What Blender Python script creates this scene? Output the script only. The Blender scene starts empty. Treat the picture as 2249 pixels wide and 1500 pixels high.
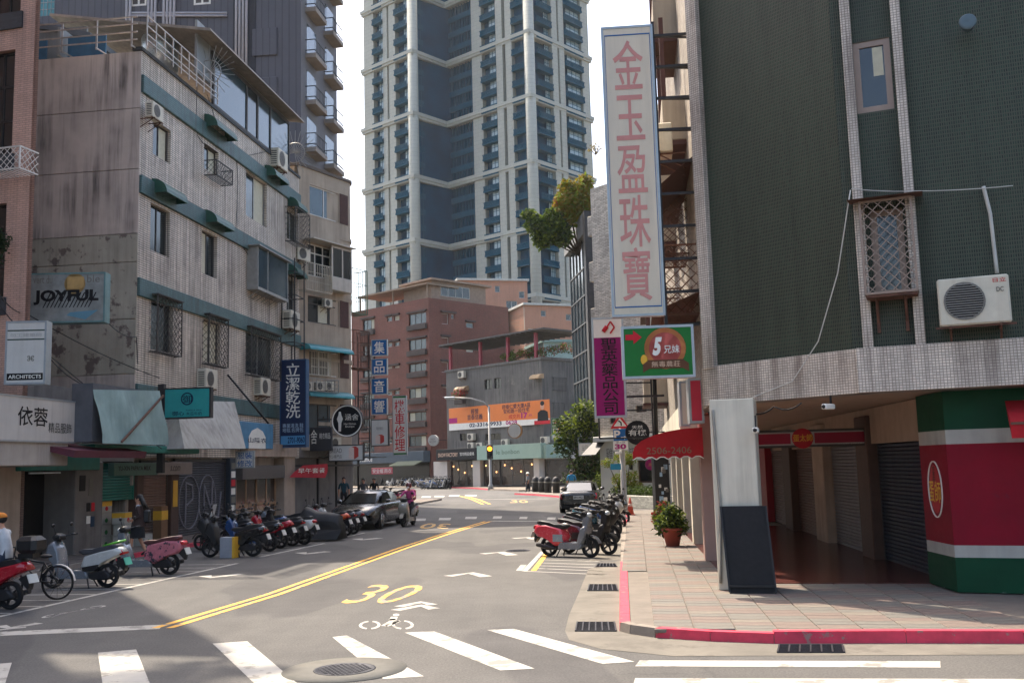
import bpy, bmesh, math, random
from mathutils import Vector, Matrix
rnd = random.Random(7)
rad = math.radians
sc = bpy.context.scene
COL = sc.collection

# ---------------------------------------------------------------- camera
FPX, CX, CY, HC = 2186.0, 1124.5, 750.0, 2.3      # 35 mm lens on a 36 mm sensor, measured in photo pixels
PITCH, ROLL = rad(7.09), rad(1.55)
FWD = Vector((0, math.cos(PITCH), math.sin(PITCH)))
_R0, _U0 = Vector((1, 0, 0)), Vector((0, -math.sin(PITCH), math.cos(PITCH)))
RGT = _R0 * math.cos(ROLL) - _U0 * math.sin(ROLL)
UPV = _R0 * math.sin(ROLL) + _U0 * math.cos(ROLL)
cam_d = bpy.data.cameras.new('camera')
cam_d.sensor_width = 36.0
cam_d.lens = 36.0 * FPX / 2249.0
cam_d.clip_start, cam_d.clip_end = 0.1, 4000
cam = bpy.data.objects.new('camera', cam_d)
COL.objects.link(cam)
mw = Matrix((RGT, UPV, -FWD)).transposed().to_4x4()
mw.translation = (0, 0, HC)
cam.matrix_world = mw
sc.camera = cam

# ---------------------------------------------------------------- sky, sun, exposure
SUN_EL, SUN_AZ = rad(56), rad(-35)                # sun ahead and to the left
world = bpy.data.worlds.new('World')
sc.world = world
world.use_nodes = True
wn = world.node_tree
sky = wn.nodes.new('ShaderNodeTexSky')
sky.sky_type = 'NISHITA'
sky.sun_disc = False
sky.sun_elevation, sky.sun_rotation = SUN_EL, SUN_AZ
sky.air_density, sky.dust_density, sky.ozone_density = 1.0, 4.5, 0.9
wn.links.new(sky.outputs[0], wn.nodes['Background'].inputs[0])
wn.nodes['Background'].inputs[1].default_value = 0.14
sun_d = bpy.data.lights.new('sun', 'SUN')
sun_d.energy, sun_d.angle, sun_d.color = 2.8, rad(0.53), (1.0, 0.88, 0.72)
sun = bpy.data.objects.new('sun', sun_d)
COL.objects.link(sun)
_ld = Vector((-math.sin(SUN_AZ) * math.cos(SUN_EL), -math.cos(SUN_AZ) * math.cos(SUN_EL), -math.sin(SUN_EL)))
sun.rotation_euler = _ld.to_track_quat('-Z', 'Y').to_euler()
sun.location = (-20, 30, 60)
sc.view_settings.view_transform = 'Standard'
sc.view_settings.look = 'None'
sc.view_settings.exposure = 1.68
sc.view_settings.gamma = 1.0
sc.render.engine = 'CYCLES'
sc.cycles.max_bounces = 6
sc.cycles.use_denoising = True

# ---------------------------------------------------------------- measuring helpers (photo pixel -> place)
def ray(px, py):
    return FWD + RGT * ((px - CX) / FPX) - UPV * ((py - CY) / FPX)
def G(px, py, z=0.0):                             # point on the ground seen at a pixel
    d = ray(px, py); t = (z - HC) / d.z
    return Vector((d.x * t, d.y * t, z))
def at(px, py, Y):                                # point at a known distance
    d = ray(px, py); t = Y / d.y
    return Vector((d.x * t, Y, HC + d.z * t))
class Frame:
    """A facade's own axes: x along it (rightwards for someone facing it), y inwards, z up."""
    def __init__(s, o, deg):
        s.o = Vector((o[0], o[1])); s.a = rad(deg)
        s.x = Vector((math.cos(s.a), math.sin(s.a))); s.y = Vector((-math.sin(s.a), math.cos(s.a)))
    def uv(s, px, py, d=0.0):
        q = ray(px, py); q2 = Vector((q.x, q.y))
        t = (d + s.o.dot(s.y)) / q2.dot(s.y)
        return ((q2 * t - s.o).dot(s.x), HC + q.z * t)
    def u(s, px, py, d=0.0): return s.uv(px, py, d)[0]
    def z(s, px, py, d=0.0): return s.uv(px, py, d)[1]
    def box(s, x0, y0, x1, y1, d=0.0):            # pixel box -> u0,u1,z0,z1 on the plane
        ym, xm = (y0 + y1) / 2, (x0 + x1) / 2
        return s.u(x0, ym, d), s.u(x1, ym, d), s.z(xm, y1, d), s.z(xm, y0, d)
    def w(s, u, v, z=0.0):
        p = s.o + s.x * u + s.y * v
        return Vector((p.x, p.y, z))
    def inv(s, p):
        q = Vector((p[0], p[1])) - s.o
        return q.dot(s.x), q.dot(s.y)

# ---------------------------------------------------------------- materials
def lin(h):
    h = h.lstrip('#')
    return tuple(((int(h[i:i + 2], 16) / 255) ** 2.2) for i in (0, 2, 4)) + (1,)
def mul(c, k): return (min(c[0] * k, 1), min(c[1] * k, 1), min(c[2] * k, 1), 1)
def _mix(nt, fac, a, b, blend='MIX'):
    m = nt.nodes.new('ShaderNodeMix'); m.data_type = 'RGBA'; m.blend_type = blend
    for s, v in ((0, fac), (6, a), (7, b)):
        if hasattr(v, 'links'): nt.links.new(v, m.inputs[s])
        else: m.inputs[s].default_value = v
    return m.outputs[2]
def _noise(nt, vec, scale, detail=4, rough=.6):
    n = nt.nodes.new('ShaderNodeTexNoise'); n.inputs['Scale'].default_value = scale
    n.inputs['Detail'].default_value = detail; n.inputs['Roughness'].default_value = rough
    nt.links.new(vec, n.inputs['Vector']); return n.outputs[0]
def _ramp(nt, fac, lo, hi):
    m = nt.nodes.new('ShaderNodeMapRange'); m.inputs[1].default_value = lo; m.inputs[2].default_value = hi
    nt.links.new(fac, m.inputs[0]); return m.outputs[0]
def _scaled(nt, vec, v):
    m = nt.nodes.new('ShaderNodeMapping'); m.inputs['Scale'].default_value = v
    nt.links.new(vec, m.inputs[0]); return m.outputs[0]
MATS = {}
def M(name, col, rough=.7, var=.18, scale=2.5, bump=.0, metal=0., streak=0., dirt=None, tile=None, grout=None,
      off=.5, mortar=.06, alpha=1., emit=0., spec=.5, tvar=.25, patch=None, coat=0., trans=0.):
    """Procedural material: noise variation, optional vertical grime streaks, tiles, patches."""
    if name in MATS: return MATS[name]
    m = bpy.data.materials.new(name); m.use_nodes = True
    nt = m.node_tree; b = nt.nodes['Principled BSDF']
    c = lin(col) if isinstance(col, str) else col
    tc = nt.nodes.new('ShaderNodeTexCoord').outputs['Object']
    n1 = _noise(nt, tc, scale)
    out = _mix(nt, _ramp(nt, n1, .3, .7), mul(c, 1 - var), mul(c, 1 + var))
    hgt = None
    if tile:
        sep = nt.nodes.new('ShaderNodeSeparateXYZ'); nt.links.new(tc, sep.inputs[0])
        add = nt.nodes.new('ShaderNodeMath'); add.operation = 'ADD'
        nt.links.new(sep.outputs[0], add.inputs[0]); nt.links.new(sep.outputs[1], add.inputs[1])
        cb = nt.nodes.new('ShaderNodeCombineXYZ'); nt.links.new(add.outputs[0], cb.inputs[0]); nt.links.new(sep.outputs[2], cb.inputs[1])
        if tile[2:] == ('flat',):
            nt.links.new(sep.outputs[0], cb.inputs[0]); nt.links.new(sep.outputs[1], cb.inputs[1])
        br = nt.nodes.new('ShaderNodeTexBrick'); nt.links.new(cb.outputs[0], br.inputs['Vector'])
        br.offset = off; br.squash = 1
        br.inputs['Scale'].default_value = 1; br.inputs['Brick Width'].default_value = tile[0]; br.inputs['Row Height'].default_value = tile[1]
        br.inputs['Mortar Size'].default_value = mortar * tile[1]; br.inputs['Mortar Smooth'].default_value = .3
        br.inputs['Color1'].default_value = (1 - tvar,) * 3 + (1,); br.inputs['Color2'].default_value = (1 + tvar,) * 3 + (1,)
        br.inputs['Mortar'].default_value = (1, 1, 1, 1)
        tcol = _mix(nt, 1.0, out, br.outputs['Color'], 'MULTIPLY')
        g = lin(grout) if grout else mul(c, .5)
        out = _mix(nt, br.outputs['Fac'], tcol, g)
        inv = nt.nodes.new('ShaderNodeMath'); inv.operation = 'SUBTRACT'; inv.inputs[0].default_value = 1
        nt.links.new(br.outputs['Fac'], inv.inputs[1]); hgt = inv.outputs[0]
    if patch:                                      # (colour, scale, threshold): flaking paint, plaster repairs
        pn = _noise(nt, tc, patch[1], 8, .65)
        out = _mix(nt, _ramp(nt, pn, patch[2], patch[2] + .05), out, lin(patch[0]))
    if streak:
        s1 = _noise(nt, _scaled(nt, tc, (2.6, 2.6, .16)), 1.6, 6, .65)
        s2 = _noise(nt, tc, .55, 3)
        mm = nt.nodes.new('ShaderNodeMath'); mm.operation = 'MULTIPLY'
        nt.links.new(_ramp(nt, s1, .43, .66), mm.inputs[0]); nt.links.new(_ramp(nt, s2, .3, .65), mm.inputs[1])
        m2 = nt.nodes.new('ShaderNodeMath'); m2.operation = 'MULTIPLY'; m2.inputs[1].default_value = streak
        nt.links.new(mm.outputs[0], m2.inputs[0])
        out = _mix(nt, m2.outputs[0], out, lin(dirt or '#2b2724'))
    nt.links.new(out, b.inputs['Base Color'])
    n2 = _noise(nt, tc, scale * 5)
    rr = nt.nodes.new('ShaderNodeMapRange'); rr.inputs[3].default_value = max(rough - .12, 0.02); rr.inputs[4].default_value = min(rough + .12, 1)
    nt.links.new(n2, rr.inputs[0]); nt.links.new(rr.outputs[0], b.inputs['Roughness'])
    b.inputs['Metallic'].default_value = metal
    b.inputs['Specular IOR Level'].default_value = spec
    b.inputs['Coat Weight'].default_value = coat
    b.inputs['Alpha'].default_value = alpha
    b.inputs['Transmission Weight'].default_value = trans
    if emit:
        b.inputs['Emission Color'].default_value = c; b.inputs['Emission Strength'].default_value = emit
    if bump or hgt is not None:
        bp = nt.nodes.new('ShaderNodeBump'); bp.inputs['Distance'].default_value = .012
        bp.inputs['Strength'].default_value = bump or .35
        if hgt is None: hgt = _noise(nt, tc, scale * 9, 5)
        nt.links.new(hgt, bp.inputs['Height']); nt.links.new(bp.outputs[0], b.inputs['Normal'])
    MATS[name] = m
    return m

# ---------------------------------------------------------------- mesh building
class MB:
    def __init__(s): s.v = []; s.f = []; s.sm = []
    def add(s, vs, fs, smooth=False):
        k = len(s.v); s.v += [tuple(v) for v in vs]
        s.f += [tuple(i + k for i in f) for f in fs]; s.sm += [smooth] * len(fs); return s
    def box(s, x0, x1, y0, y1, z0, z1):
        return s.add([(x0, y0, z0), (x1, y0, z0), (x1, y1, z0), (x0, y1, z0), (x0, y0, z1), (x1, y0, z1), (x1, y1, z1), (x0, y1, z1)],
                     [(0, 3, 2, 1), (4, 5, 6, 7), (0, 1, 5, 4), (1, 2, 6, 5), (2, 3, 7, 6), (3, 0, 4, 7)])
    def cham(s, x0, x1, y0, y1, z0, z1, c):        # box with chamfered edges all round (48 tris)
        c = min(c, (x1 - x0) * .45, (y1 - y0) * .45, (z1 - z0) * .45)
        vs = []
        for z, i in ((z0, c), (z0 + c, 0), (z1 - c, 0), (z1, c)):
            a, b_, e, g = x0 + i, x1 - i, y0 + i, y1 - i
            k = c if i == 0 else c * .6
            vs += [(a + k, e, z), (b_ - k, e, z), (b_, e + k, z), (b_, g - k, z), (b_ - k, g, z), (a + k, g, z), (a, g - k, z), (a, e + k, z)]
        fs = [tuple(range(7, -1, -1)), tuple(range(24, 32))]
        for l in range(3):
            for i in range(8):
                j = (i + 1) % 8; fs.append((l * 8 + i, l * 8 + j, l * 8 + 8 + j, l * 8 + 8 + i))
        return s.add(vs, fs)
    def tube(s, pts, r, n=6, cap=True, smooth=True):
        pts = [Vector(p) for p in pts]; rs = r if isinstance(r, (list, tuple)) else [r] * len(pts)
        vs = []; prev = None
        for i, p in enumerate(pts):
            d = (pts[min(i + 1, len(pts) - 1)] - pts[max(i - 1, 0)]).normalized()
            a = Vector((0, 0, 1)) if abs(d.z) < .9 else Vector((1, 0, 0))
            if prev is not None and (prev - d * prev.dot(d)).length > .1: e1 = (prev - d * prev.dot(d)).normalized()
            else: e1 = d.cross(a).normalized()
            prev = e1; e2 = d.cross(e1)
            for k in range(n):
                t = 2 * math.pi * k / n + math.pi / n
                vs.append(p + (e1 * math.cos(t) + e2 * math.sin(t)) * rs[i])
        fs = [(i * n + k, i * n + (k + 1) % n, (i + 1) * n + (k + 1) % n, (i + 1) * n + k) for i in range(len(pts) - 1) for k in range(n)]
        s.add(vs, fs, smooth)
        if cap:
            k = len(s.v) - len(vs)
            s.f += [tuple(k + i for i in range(n - 1, -1, -1)), tuple(k + len(vs) - n + i for i in range(n))]; s.sm += [False, False]
        return s
    def bar(s, a, b, w=.04, h=None):               # square bar between two points
        return s.tube([a, b], (w if h is None else h) * .7071, 4, True, False)
    def loft(s, rings, cap=True, smooth=True, closed=True):
        n = len(rings[0]); vs = [p for r_ in rings for p in r_]; k0 = len(s.v)
        m = n if closed else n - 1
        fs = [(i * n + k, i * n + (k + 1) % n, (i + 1) * n + (k + 1) % n, (i + 1) * n + k) for i in range(len(rings) - 1) for k in range(m)]
        s.add(vs, fs, smooth)
        if cap:
            s.f += [tuple(k0 + i for i in range(n - 1, -1, -1)), tuple(k0 + len(vs) - n + i for i in range(n))]; s.sm += [False, False]
        return s
    def slab(s, prof, w, inset=.8, y=0.0, core=.55, smooth=True):   # side profile (x,z) swollen to a rounded body of half width w
        cx = sum(p[0] for p in prof) / len(prof); cz = sum(p[1] for p in prof) / len(prof)
        rings = []
        for yy, k in ((-w, inset), (-w * .88, (1 + inset) / 2 + .04), (-w * core, 1), (w * core, 1), (w * .88, (1 + inset) / 2 + .04), (w, inset)):
            rings.append([(cx + (p[0] - cx) * k, y + yy, cz + (p[1] - cz) * k) for p in prof])
        return s.loft(rings, True, smooth)
    def prism(s, poly, z0, z1):                    # plan polygon (ccw) extruded upwards
        n = len(poly)
        return s.add([(p[0], p[1], z0) for p in poly] + [(p[0], p[1], z1) for p in poly],
                     [tuple(range(n - 1, -1, -1)), tuple(range(n, 2 * n))] + [(i, (i + 1) % n, n + (i + 1) % n, n + i) for i in range(n)])
    def sheet(s, poly, y0, y1):                    # outline (x,z) with thickness in y, front at y0
        n = len(poly)
        return s.add([(p[0], y0, p[1]) for p in poly] + [(p[0], y1, p[1]) for p in poly],
                     [tuple(range(n)), tuple(range(2 * n - 1, n - 1, -1))] + [(i, n + i, n + (i + 1) % n, (i + 1) % n) for i in range(n)])
    def lathe(s, prof, c=(0, 0, 0), n=16, axis='z', smooth=True, cap=True):
        rings = []
        for r_, h in prof:
            ring = []
            for k in range(n):
                t = 2 * math.pi * k / n; a, b_ = r_ * math.cos(t), r_ * math.sin(t)
                ring.append((c[0] + a, c[1] + b_, c[2] + h) if axis == 'z' else (c[0] + a, c[1] + h, c[2] - b_) if axis == 'y' else (c[0] + h, c[1] + a, c[2] + b_))
            rings.append(ring)
        return s.loft(rings, cap, smooth)
    def ell(s, c, r, n=10, m=6):
        rings = []
        for i in range(m + 1):
            t = math.pi * (i + .02) / (m + .04); rr = math.sin(t)
            rings.append([(c[0] + r[0] * rr * math.cos(2 * math.pi * k / n), c[1] + r[1] * rr * math.sin(2 * math.pi * k / n), c[2] - r[2] * math.cos(t)) for k in range(n)])
        return s.loft(rings, True, True)
    def build(s, name, mat, parent=None, loc=None, rz=None):
        me = bpy.data.meshes.new(name)
        me.from_pydata(s.v, [], s.f)
        me.polygons.foreach_set('use_smooth', s.sm)
        for mm in (mat if isinstance(mat, (list, tuple)) else [mat]): me.materials.append(mm)
        me.update()
        return obj(name, me, parent, loc, rz)
def obj(name, me, parent=None, loc=None, rz=None):
    o = bpy.data.objects.new(name, me); COL.objects.link(o)
    if parent is not None: o.parent = parent
    if loc is not None: o.location = loc
    if rz is not None: o.rotation_euler = (0, 0, rz)
    return o
def box(name, mat, parent, x0, x1, y0, y1, z0, z1, c=0):
    b = MB()
    return (b.cham(x0, x1, y0, y1, z0, z1, c) if c else b.box(x0, x1, y0, y1, z0, z1)).build(name, mat, parent)
def tag(o, label, cat, group=None):
    o['label'] = label; o['category'] = cat
    if group: o['group'] = group
    return o
def struct(o): o['kind'] = 'structure'; return o
def stuff(o): o['kind'] = 'stuff'; return o
def empty(name, loc=(0, 0, 0), rz=0.0, label=None, cat=None, group=None):
    o = bpy.data.objects.new(name, None); COL.objects.link(o)
    o.location = loc; o.rotation_euler = (0, 0, rz); o.empty_display_size = .2
    if label: tag(o, label, cat, group)
    return o
def fempty(name, fr, label=None, cat=None, group=None, u=0, v=0, z=0):
    return empty(name, fr.w(u, v, z), fr.a, label, cat, group)
def copy_tree(o, parent=None):
    c = o.copy(); COL.objects.link(c); c.parent = parent
    for ch in list(o.children): copy_tree(ch, c)
    return c
def text(s, x0, x1, z0, z1, y, mat, parent, name='lettering', bold=0.0, back=False, shear=0):
    """Flat lettering filling the box on a sign's face (faces -y; back=True faces +y)."""
    cu = bpy.data.curves.new('t', 'FONT'); cu.body = s; cu.align_x = 'CENTER'; cu.offset = min(bold, .008) if any(ord(ch) > 0x2e80 for ch in s) else bold; cu.shear = shear; cu.resolution_u = 3
    if '\n' in s: cu.space_line = .95
    tmp = bpy.data.objects.new('t', cu); me0 = tmp.to_mesh()
    vs = [v.co.copy() for v in me0.vertices]; fs = [tuple(p.vertices) for p in me0.polygons]
    tmp.to_mesh_clear(); bpy.data.objects.remove(tmp)
    ax, bx = min(v.x for v in vs), max(v.x for v in vs); ay, by = min(v.y for v in vs), max(v.y for v in vs)
    sx, sz = (x1 - x0) / max(bx - ax, 1e-6), (z1 - z0) / max(by - ay, 1e-6)
    mb = MB()
    if back: mb.add([(x1 - (v.x - ax) * sx, y, z0 + (v.y - ay) * sz) for v in vs], fs)
    else: mb.add([(x0 + (v.x - ax) * sx, y, z0 + (v.y - ay) * sz) for v in vs], fs)
    return mb.build(name, mat, parent)
# ================================================================ ground, road, pavements
LF = Frame((-13.0, 26.6), 82.5)        # left street front
RF = Frame((3.66, 18.37), 263.2)       # right street front (x runs towards the camera)
m_asph = M('asphalt', (.078, .074, .069, 1), .9, .16, .35, bump=.5)
def _asphalt(m):                         # fine aggregate, tar-dark repairs, pale tyre paths along the street, hairline cracks
    nt = m.node_tree; b = nt.nodes['Principled BSDF']; src = b.inputs['Base Color'].links[0].from_socket
    tc = nt.nodes.new('ShaderNodeTexCoord').outputs['Object']
    o = _mix(nt, _ramp(nt, _noise(nt, tc, 42, 3, .7), .35, .65), src, (.6, .6, .6, 1), 'MULTIPLY'); mm = o.node; mm.inputs[0].default_value = .3
    sp = _mix(nt, _ramp(nt, _noise(nt, tc, 34, 3, .85), .3, .75), (.5, .5, .5, 1), (1.5, 1.5, 1.5, 1)); o = _mix(nt, 1.0, src, sp, 'MULTIPLY')
    st = _ramp(nt, _noise(nt, _scaled(nt, tc, (1.1, .07, 1)), 1.0, 4, .6), .42, .66); o = _mix(nt, st, o, _mix(nt, 1.0, o, (1.18, 1.17, 1.15, 1), 'MULTIPLY'))
    rp = _ramp(nt, _noise(nt, _scaled(nt, tc, (.22, .1, 1)), 1.3, 2, .4), .55, .565); o = _mix(nt, rp, o, _mix(nt, 1.0, o, (.74, .74, .77, 1), 'MULTIPLY'))
    v = nt.nodes.new('ShaderNodeTexVoronoi'); v.feature = 'DISTANCE_TO_EDGE'; v.inputs['Scale'].default_value = .33; w = nt.nodes.new('ShaderNodeVectorMath'); w.operation = 'ADD'
    ns = nt.nodes.new('ShaderNodeTexNoise'); ns.inputs['Scale'].default_value = 1.5; ns.inputs['Detail'].default_value = 5; nt.links.new(tc, ns.inputs['Vector']); nt.links.new(tc, w.inputs[0]); nt.links.new(ns.outputs[1], w.inputs[1]); nt.links.new(w.outputs[0], v.inputs['Vector'])
    cr = nt.nodes.new('ShaderNodeMapRange'); cr.inputs[1].default_value = .0; cr.inputs[2].default_value = .012; cr.inputs[3].default_value = .45; cr.inputs[4].default_value = 0; nt.links.new(v.outputs[0], cr.inputs[0])
    gate = nt.nodes.new('ShaderNodeMath'); gate.operation = 'MULTIPLY'; nt.links.new(cr.outputs[0], gate.inputs[0]); nt.links.new(_ramp(nt, _noise(nt, tc, .12, 2), .5, .6), gate.inputs[1])
    o = _mix(nt, gate.outputs[0], o, (.03, .03, .03, 1)); nt.links.new(o, b.inputs['Base Color'])
_asphalt(m_asph)
m_ground = M('ground_soil', '#6b665e', .95)
m_conc = M('gutter_concrete', '#68635a', .9, .2, 1.2, bump=.3, patch=('#5f5a52', 1.5, .55))
m_pave = M('pavement_bed', '#6d655c', .9, .15, 3)
m_white = M('road_paint_white', '#a39f96', .75, .06, 6, patch=('#7d7a73', 2.6, .54))
m_yell = M('road_paint_yellow', '#dba23c', .75, .08, 6, patch=('#7d776c', 3.5, .56))
m_redk = M('kerb_red_paint', '#c2354a', .65, .2, 4, patch=('#8d6a63', 7, .6))
m_kerb = M('kerb_stone', '#7d746a', .85, .2, 4, bump=.3)
struct(MB().box(-900, 900, -60, 1500, -.6, -.03).build('ground', m_ground))
road = struct(MB().add([(-70, -12, 0), (70, -12, 0), (70, 210, 0), (-70, 210, 0)], [(0, 1, 2, 3)]).build('road', m_asph))
def paint(name, mat, polys, z=.004):
    b = MB()
    for p in polys: b.add([(q.x, q.y, z) for q in p], [tuple(range(len(p)))])
    return b.build(name, mat, road)
def gp(*pts): return [G(x, y) for x, y in pts]
def strip(pts, w):                      # ground polyline -> list of quads of width w
    out = []; L = []; Rr = []
    for i, p in enumerate(pts):
        d = (pts[min(i + 1, len(pts) - 1)] - pts[max(i - 1, 0)]).normalized(); n = Vector((-d.y, d.x, 0)) * w / 2
        L.append(p + n); Rr.append(p - n)
    return [[Rr[i], Rr[i + 1], L[i + 1], L[i]] for i in range(len(pts) - 1)]
for q in ([(-60, 1462), (26, 1455), (5, 1520), (-80, 1530)], [(215, 1433), (299, 1426), (345, 1540), (231, 1540)],
          [(467, 1413), (543, 1408), (700, 1540), (600, 1540)], [(730, 1399), (762, 1395), (931, 1485), (842, 1491)],
          [(889, 1389), (953, 1386), (1174, 1468), (1099, 1472)], [(1069, 1383), (1129, 1381), (1394, 1453), (1324, 1458)],
          [(1405, 1450), (2065, 1452), (2066, 1466), (1395, 1463)], [(1395, 1489), (2300, 1491), (2300, 1512), (1390, 1507)]):
    paint('crosswalk_stripe', m_white, [gp(*q)])
for x0, x1, y, h in ((910, 934, 1141, 5), (963, 989, 1139.5, 5), (1021, 1046, 1137, 5), (1082, 1101, 1136, 5), (1140, 1157, 1137, 5), (1201, 1219, 1138.5, 5),
                     (925, 945, 1091, 3), (953, 975, 1090, 3), (985, 1008, 1088.5, 3), (1020, 1046, 1088, 3)):
    paint('crosswalk_stripe', m_white, [gp((x0, y + h / 2), (x1, y + h / 2), (x1 + 2, y - h / 2), (x0 + 2, y - h / 2))])
paint('stop_line', m_white, [gp((-90, 1400), (350, 1381), (359, 1371.5), (-90, 1391))])
paint('stop_line', m_white, strip(gp((1080, 1144), (1215, 1144.5)), .3))
paint('stop_line', m_white, strip(gp((1057, 1096), (1205, 1095)), .35))
yc = gp((356, 1379), (600, 1305), (740, 1255), (887, 1202.5), (980, 1172), (1071, 1145))
for s_ in (-.12, .12):
    off = [p + Vector((.985, -.16, 0)) * s_ for p in yc]
    paint('centre_line', m_yell, strip(off, .12), .005)
    off = [p + Vector((.9, -.3, 0)) * s_ * 2 for p in gp((1016, 1089), (1045, 1097), (1068, 1107))]
    paint('centre_line', m_yell, strip(off, .2), .005)
def ground_text(s, quad, mat, bold=.0):
    """Lettering laid on the road: quad = pixels of bottom-left, bottom-right, top-right, top-left."""
    t = text(s, 0, 1, 0, 1, 0, mat, road, 'road_number', bold)
    c = [G(*p) for p in quad]
    for v in t.data.vertices:
        x, y = v.co.x, v.co.z
        p = (c[0] * (1 - x) + c[1] * x) * (1 - y) + (c[3] * (1 - x) + c[2] * x) * y
        v.co = (p.x, p.y, .005)
    return t
m_yellf = M('road_paint_yellow_worn', '#c99a45', .8, .1, 6, patch=('#7d776c', 4.5, .49))
ground_text('30', [(745, 1325), (868, 1325), (948, 1285), (815, 1284)], m_yellf, .0)
ground_text('30', [(1120, 1104), (1162, 1104), (1156, 1098), (1122, 1098)], m_yellf, .01)
ground_text('30', [(990, 1150), (935, 1149), (915, 1160), (985, 1161)], m_yellf, .01)
def chevron(pts, w, name='lane_chevron'): paint(name, m_white, strip(gp(*pts), w))
chevron([(984, 1265), (1034, 1258), (1068, 1266)], .28); chevron([(1059, 1216), (1101, 1212.5), (1125, 1219)], .32); chevron([(1127, 1182), (1163, 1180), (1178, 1184)], .35)
chevron([(868, 1340), (925, 1329.5), (954, 1337)], .22); chevron([(875, 1332), (925, 1322), (950, 1328)], .2)
chevron([(450, 1264), (464, 1268), (532, 1260)], .3); chevron([(660, 1213), (672, 1216), (720, 1211)], .35); chevron([(785, 1183), (795, 1185), (835, 1181.5)], .38)
chevron([(0, 1374), (22, 1379), (86, 1368)], .2); chevron([(-20, 1385), (57, 1377)], .1)
def icon(quad, name):                   # bicycle symbol: two rings and a rider
    c = [G(*p) for p in quad]
    def mp(x, y): return (c[0] * (1 - x) + c[1] * x) * (1 - y) + (c[3] * (1 - x) + c[2] * x) * y
    polys = []
    for cx in (.2, .8):
        for k in range(14):
            if k in (3, 10): continue
            a, b_ = 2 * math.pi * k / 14, 2 * math.pi * (k + 1) / 14
            polys.append([mp(cx + r_ * math.cos(t) * .2, .28 + r_ * math.sin(t) * .28) for r_, t in ((1, a), (1, b_), (.72, b_), (.72, a))])
    for a, b_, w in (((.45, .2), (.62, .55), .05), ((.62, .55), (.66, .8), .07), ((.55, .62), (.68, .62), .05), ((.5, .2), (.75, .5), .04)):
        d = Vector((b_[0] - a[0], b_[1] - a[1])).normalized(); n = Vector((-d.y, d.x)) * w
        polys.append([mp(a[0] - n.x, a[1] - n.y), mp(b_[0] - n.x, b_[1] - n.y), mp(b_[0] + n.x, b_[1] + n.y), mp(a[0] + n.x, a[1] + n.y)])
    polys.append([mp(.7 + .07 * math.cos(k * .785), .93 + .09 * math.sin(k * .785)) for k in range(8)])
    paint(name, m_white, polys)
icon([(785, 1382), (912, 1382), (902, 1347), (795, 1350)], 'bicycle_symbol')
icon([(245, 1330), (93, 1352), (85, 1366), (190, 1328)], 'bicycle_symbol')
# parking bays
paint('parking_line', m_white, strip(gp((-60, 1367), (100, 1331), (300, 1286), (521, 1237)), .12))
paint('parking_line', m_white, strip(gp((571, 1223), (712, 1193)), .12)); paint('parking_line', m_white, strip(gp((733, 1185), (800, 1170)), .14))
paint('parking_line', m_white, strip(gp((1152, 1254), (1192, 1211)), .12)); paint('parking_line', m_yell, strip(gp((1172, 1253), (1200, 1216)), .12))
for a, b_ in (((1152, 1254), (1330, 1262)), ((1180, 1248), (1325, 1254)), ((1184, 1242), (1322, 1247)), ((1188, 1236), (1318, 1240)), ((1192, 1229), (1318, 1233))):
    paint('bay_tick', m_white, strip(gp(a, b_), .07))
for i in range(15):
    Y = 17.6 + i * .82 + (1.8 if i > 10 else 0); X = -8.75 + .17 * (Y - 17.4)
    paint('bay_tick', m_white, strip([Vector((X, Y, 0)), Vector((X - 1.7, Y + .25, 0))], .07))
paint('bay_tag', m_white, [gp((1133, 1253), (1146, 1253), (1157, 1240), (1144, 1240))])
m_iron = M('cast_iron', '#33343a', .55, .3, 9, metal=.6, bump=.4)
# manholes: concrete collar, cover with raised pattern
def manhole(px, py, r, ring):
    c = G(px, py)
    e = empty('manhole', c, 0, 'round iron manhole cover %s' % ('in a pale concrete collar by the zebra stripes' if ring else 'set flush in the asphalt lane'), 'manhole cover')
    if ring: MB().lathe([(ring, .002), (ring, .006), (r + .01, .006)], n=40).build('collar', M('collar_cement', '#5f5d57', .9, .15, 3), e)
    MB().lathe([(r, .004), (r, .011), (r * .93, .011), (r * .92, .008), (.02, .008)], n=32).build('cover', m_iron, e)
    b = MB()
    for i in range(-5, 6):
        for j in range(-5, 6):
            x, y = i * r * .16 + (j % 2) * r * .08, j * r * .16
            if x * x + y * y < (r * .85) ** 2: b.box(x - r * .05, x + r * .05, y - r * .045, y + r * .045, .008, .014)
    stuff(b.build('raised_studs', m_iron, e))
manhole(757, 1470, .36, .72); manhole(1137, 1209, .34, 0)

# right-hand pavement ------------------------------------------------------------------
ZP = .12
kr = [G(1363, 1386, 0), G(1363, 1300, 0), G(1365, 1180, 0), G(1371, 1138, 0)]
corner = [Vector((30, 8.6, 0)), G(2249, 1413), G(1990, 1412), G(1700, 1413), G(1560, 1408), G(1440, 1400), G(1385, 1392)]
outline = corner + kr + [Vector((5.3, 46.5, 0)), Vector((9, 47.2, 0)), Vector((30, 49, 0))]
pr = struct(MB().prism([(p.x, p.y) for p in reversed(outline)], -.05, ZP - .02).build('pavement_right', m_pave))
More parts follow.
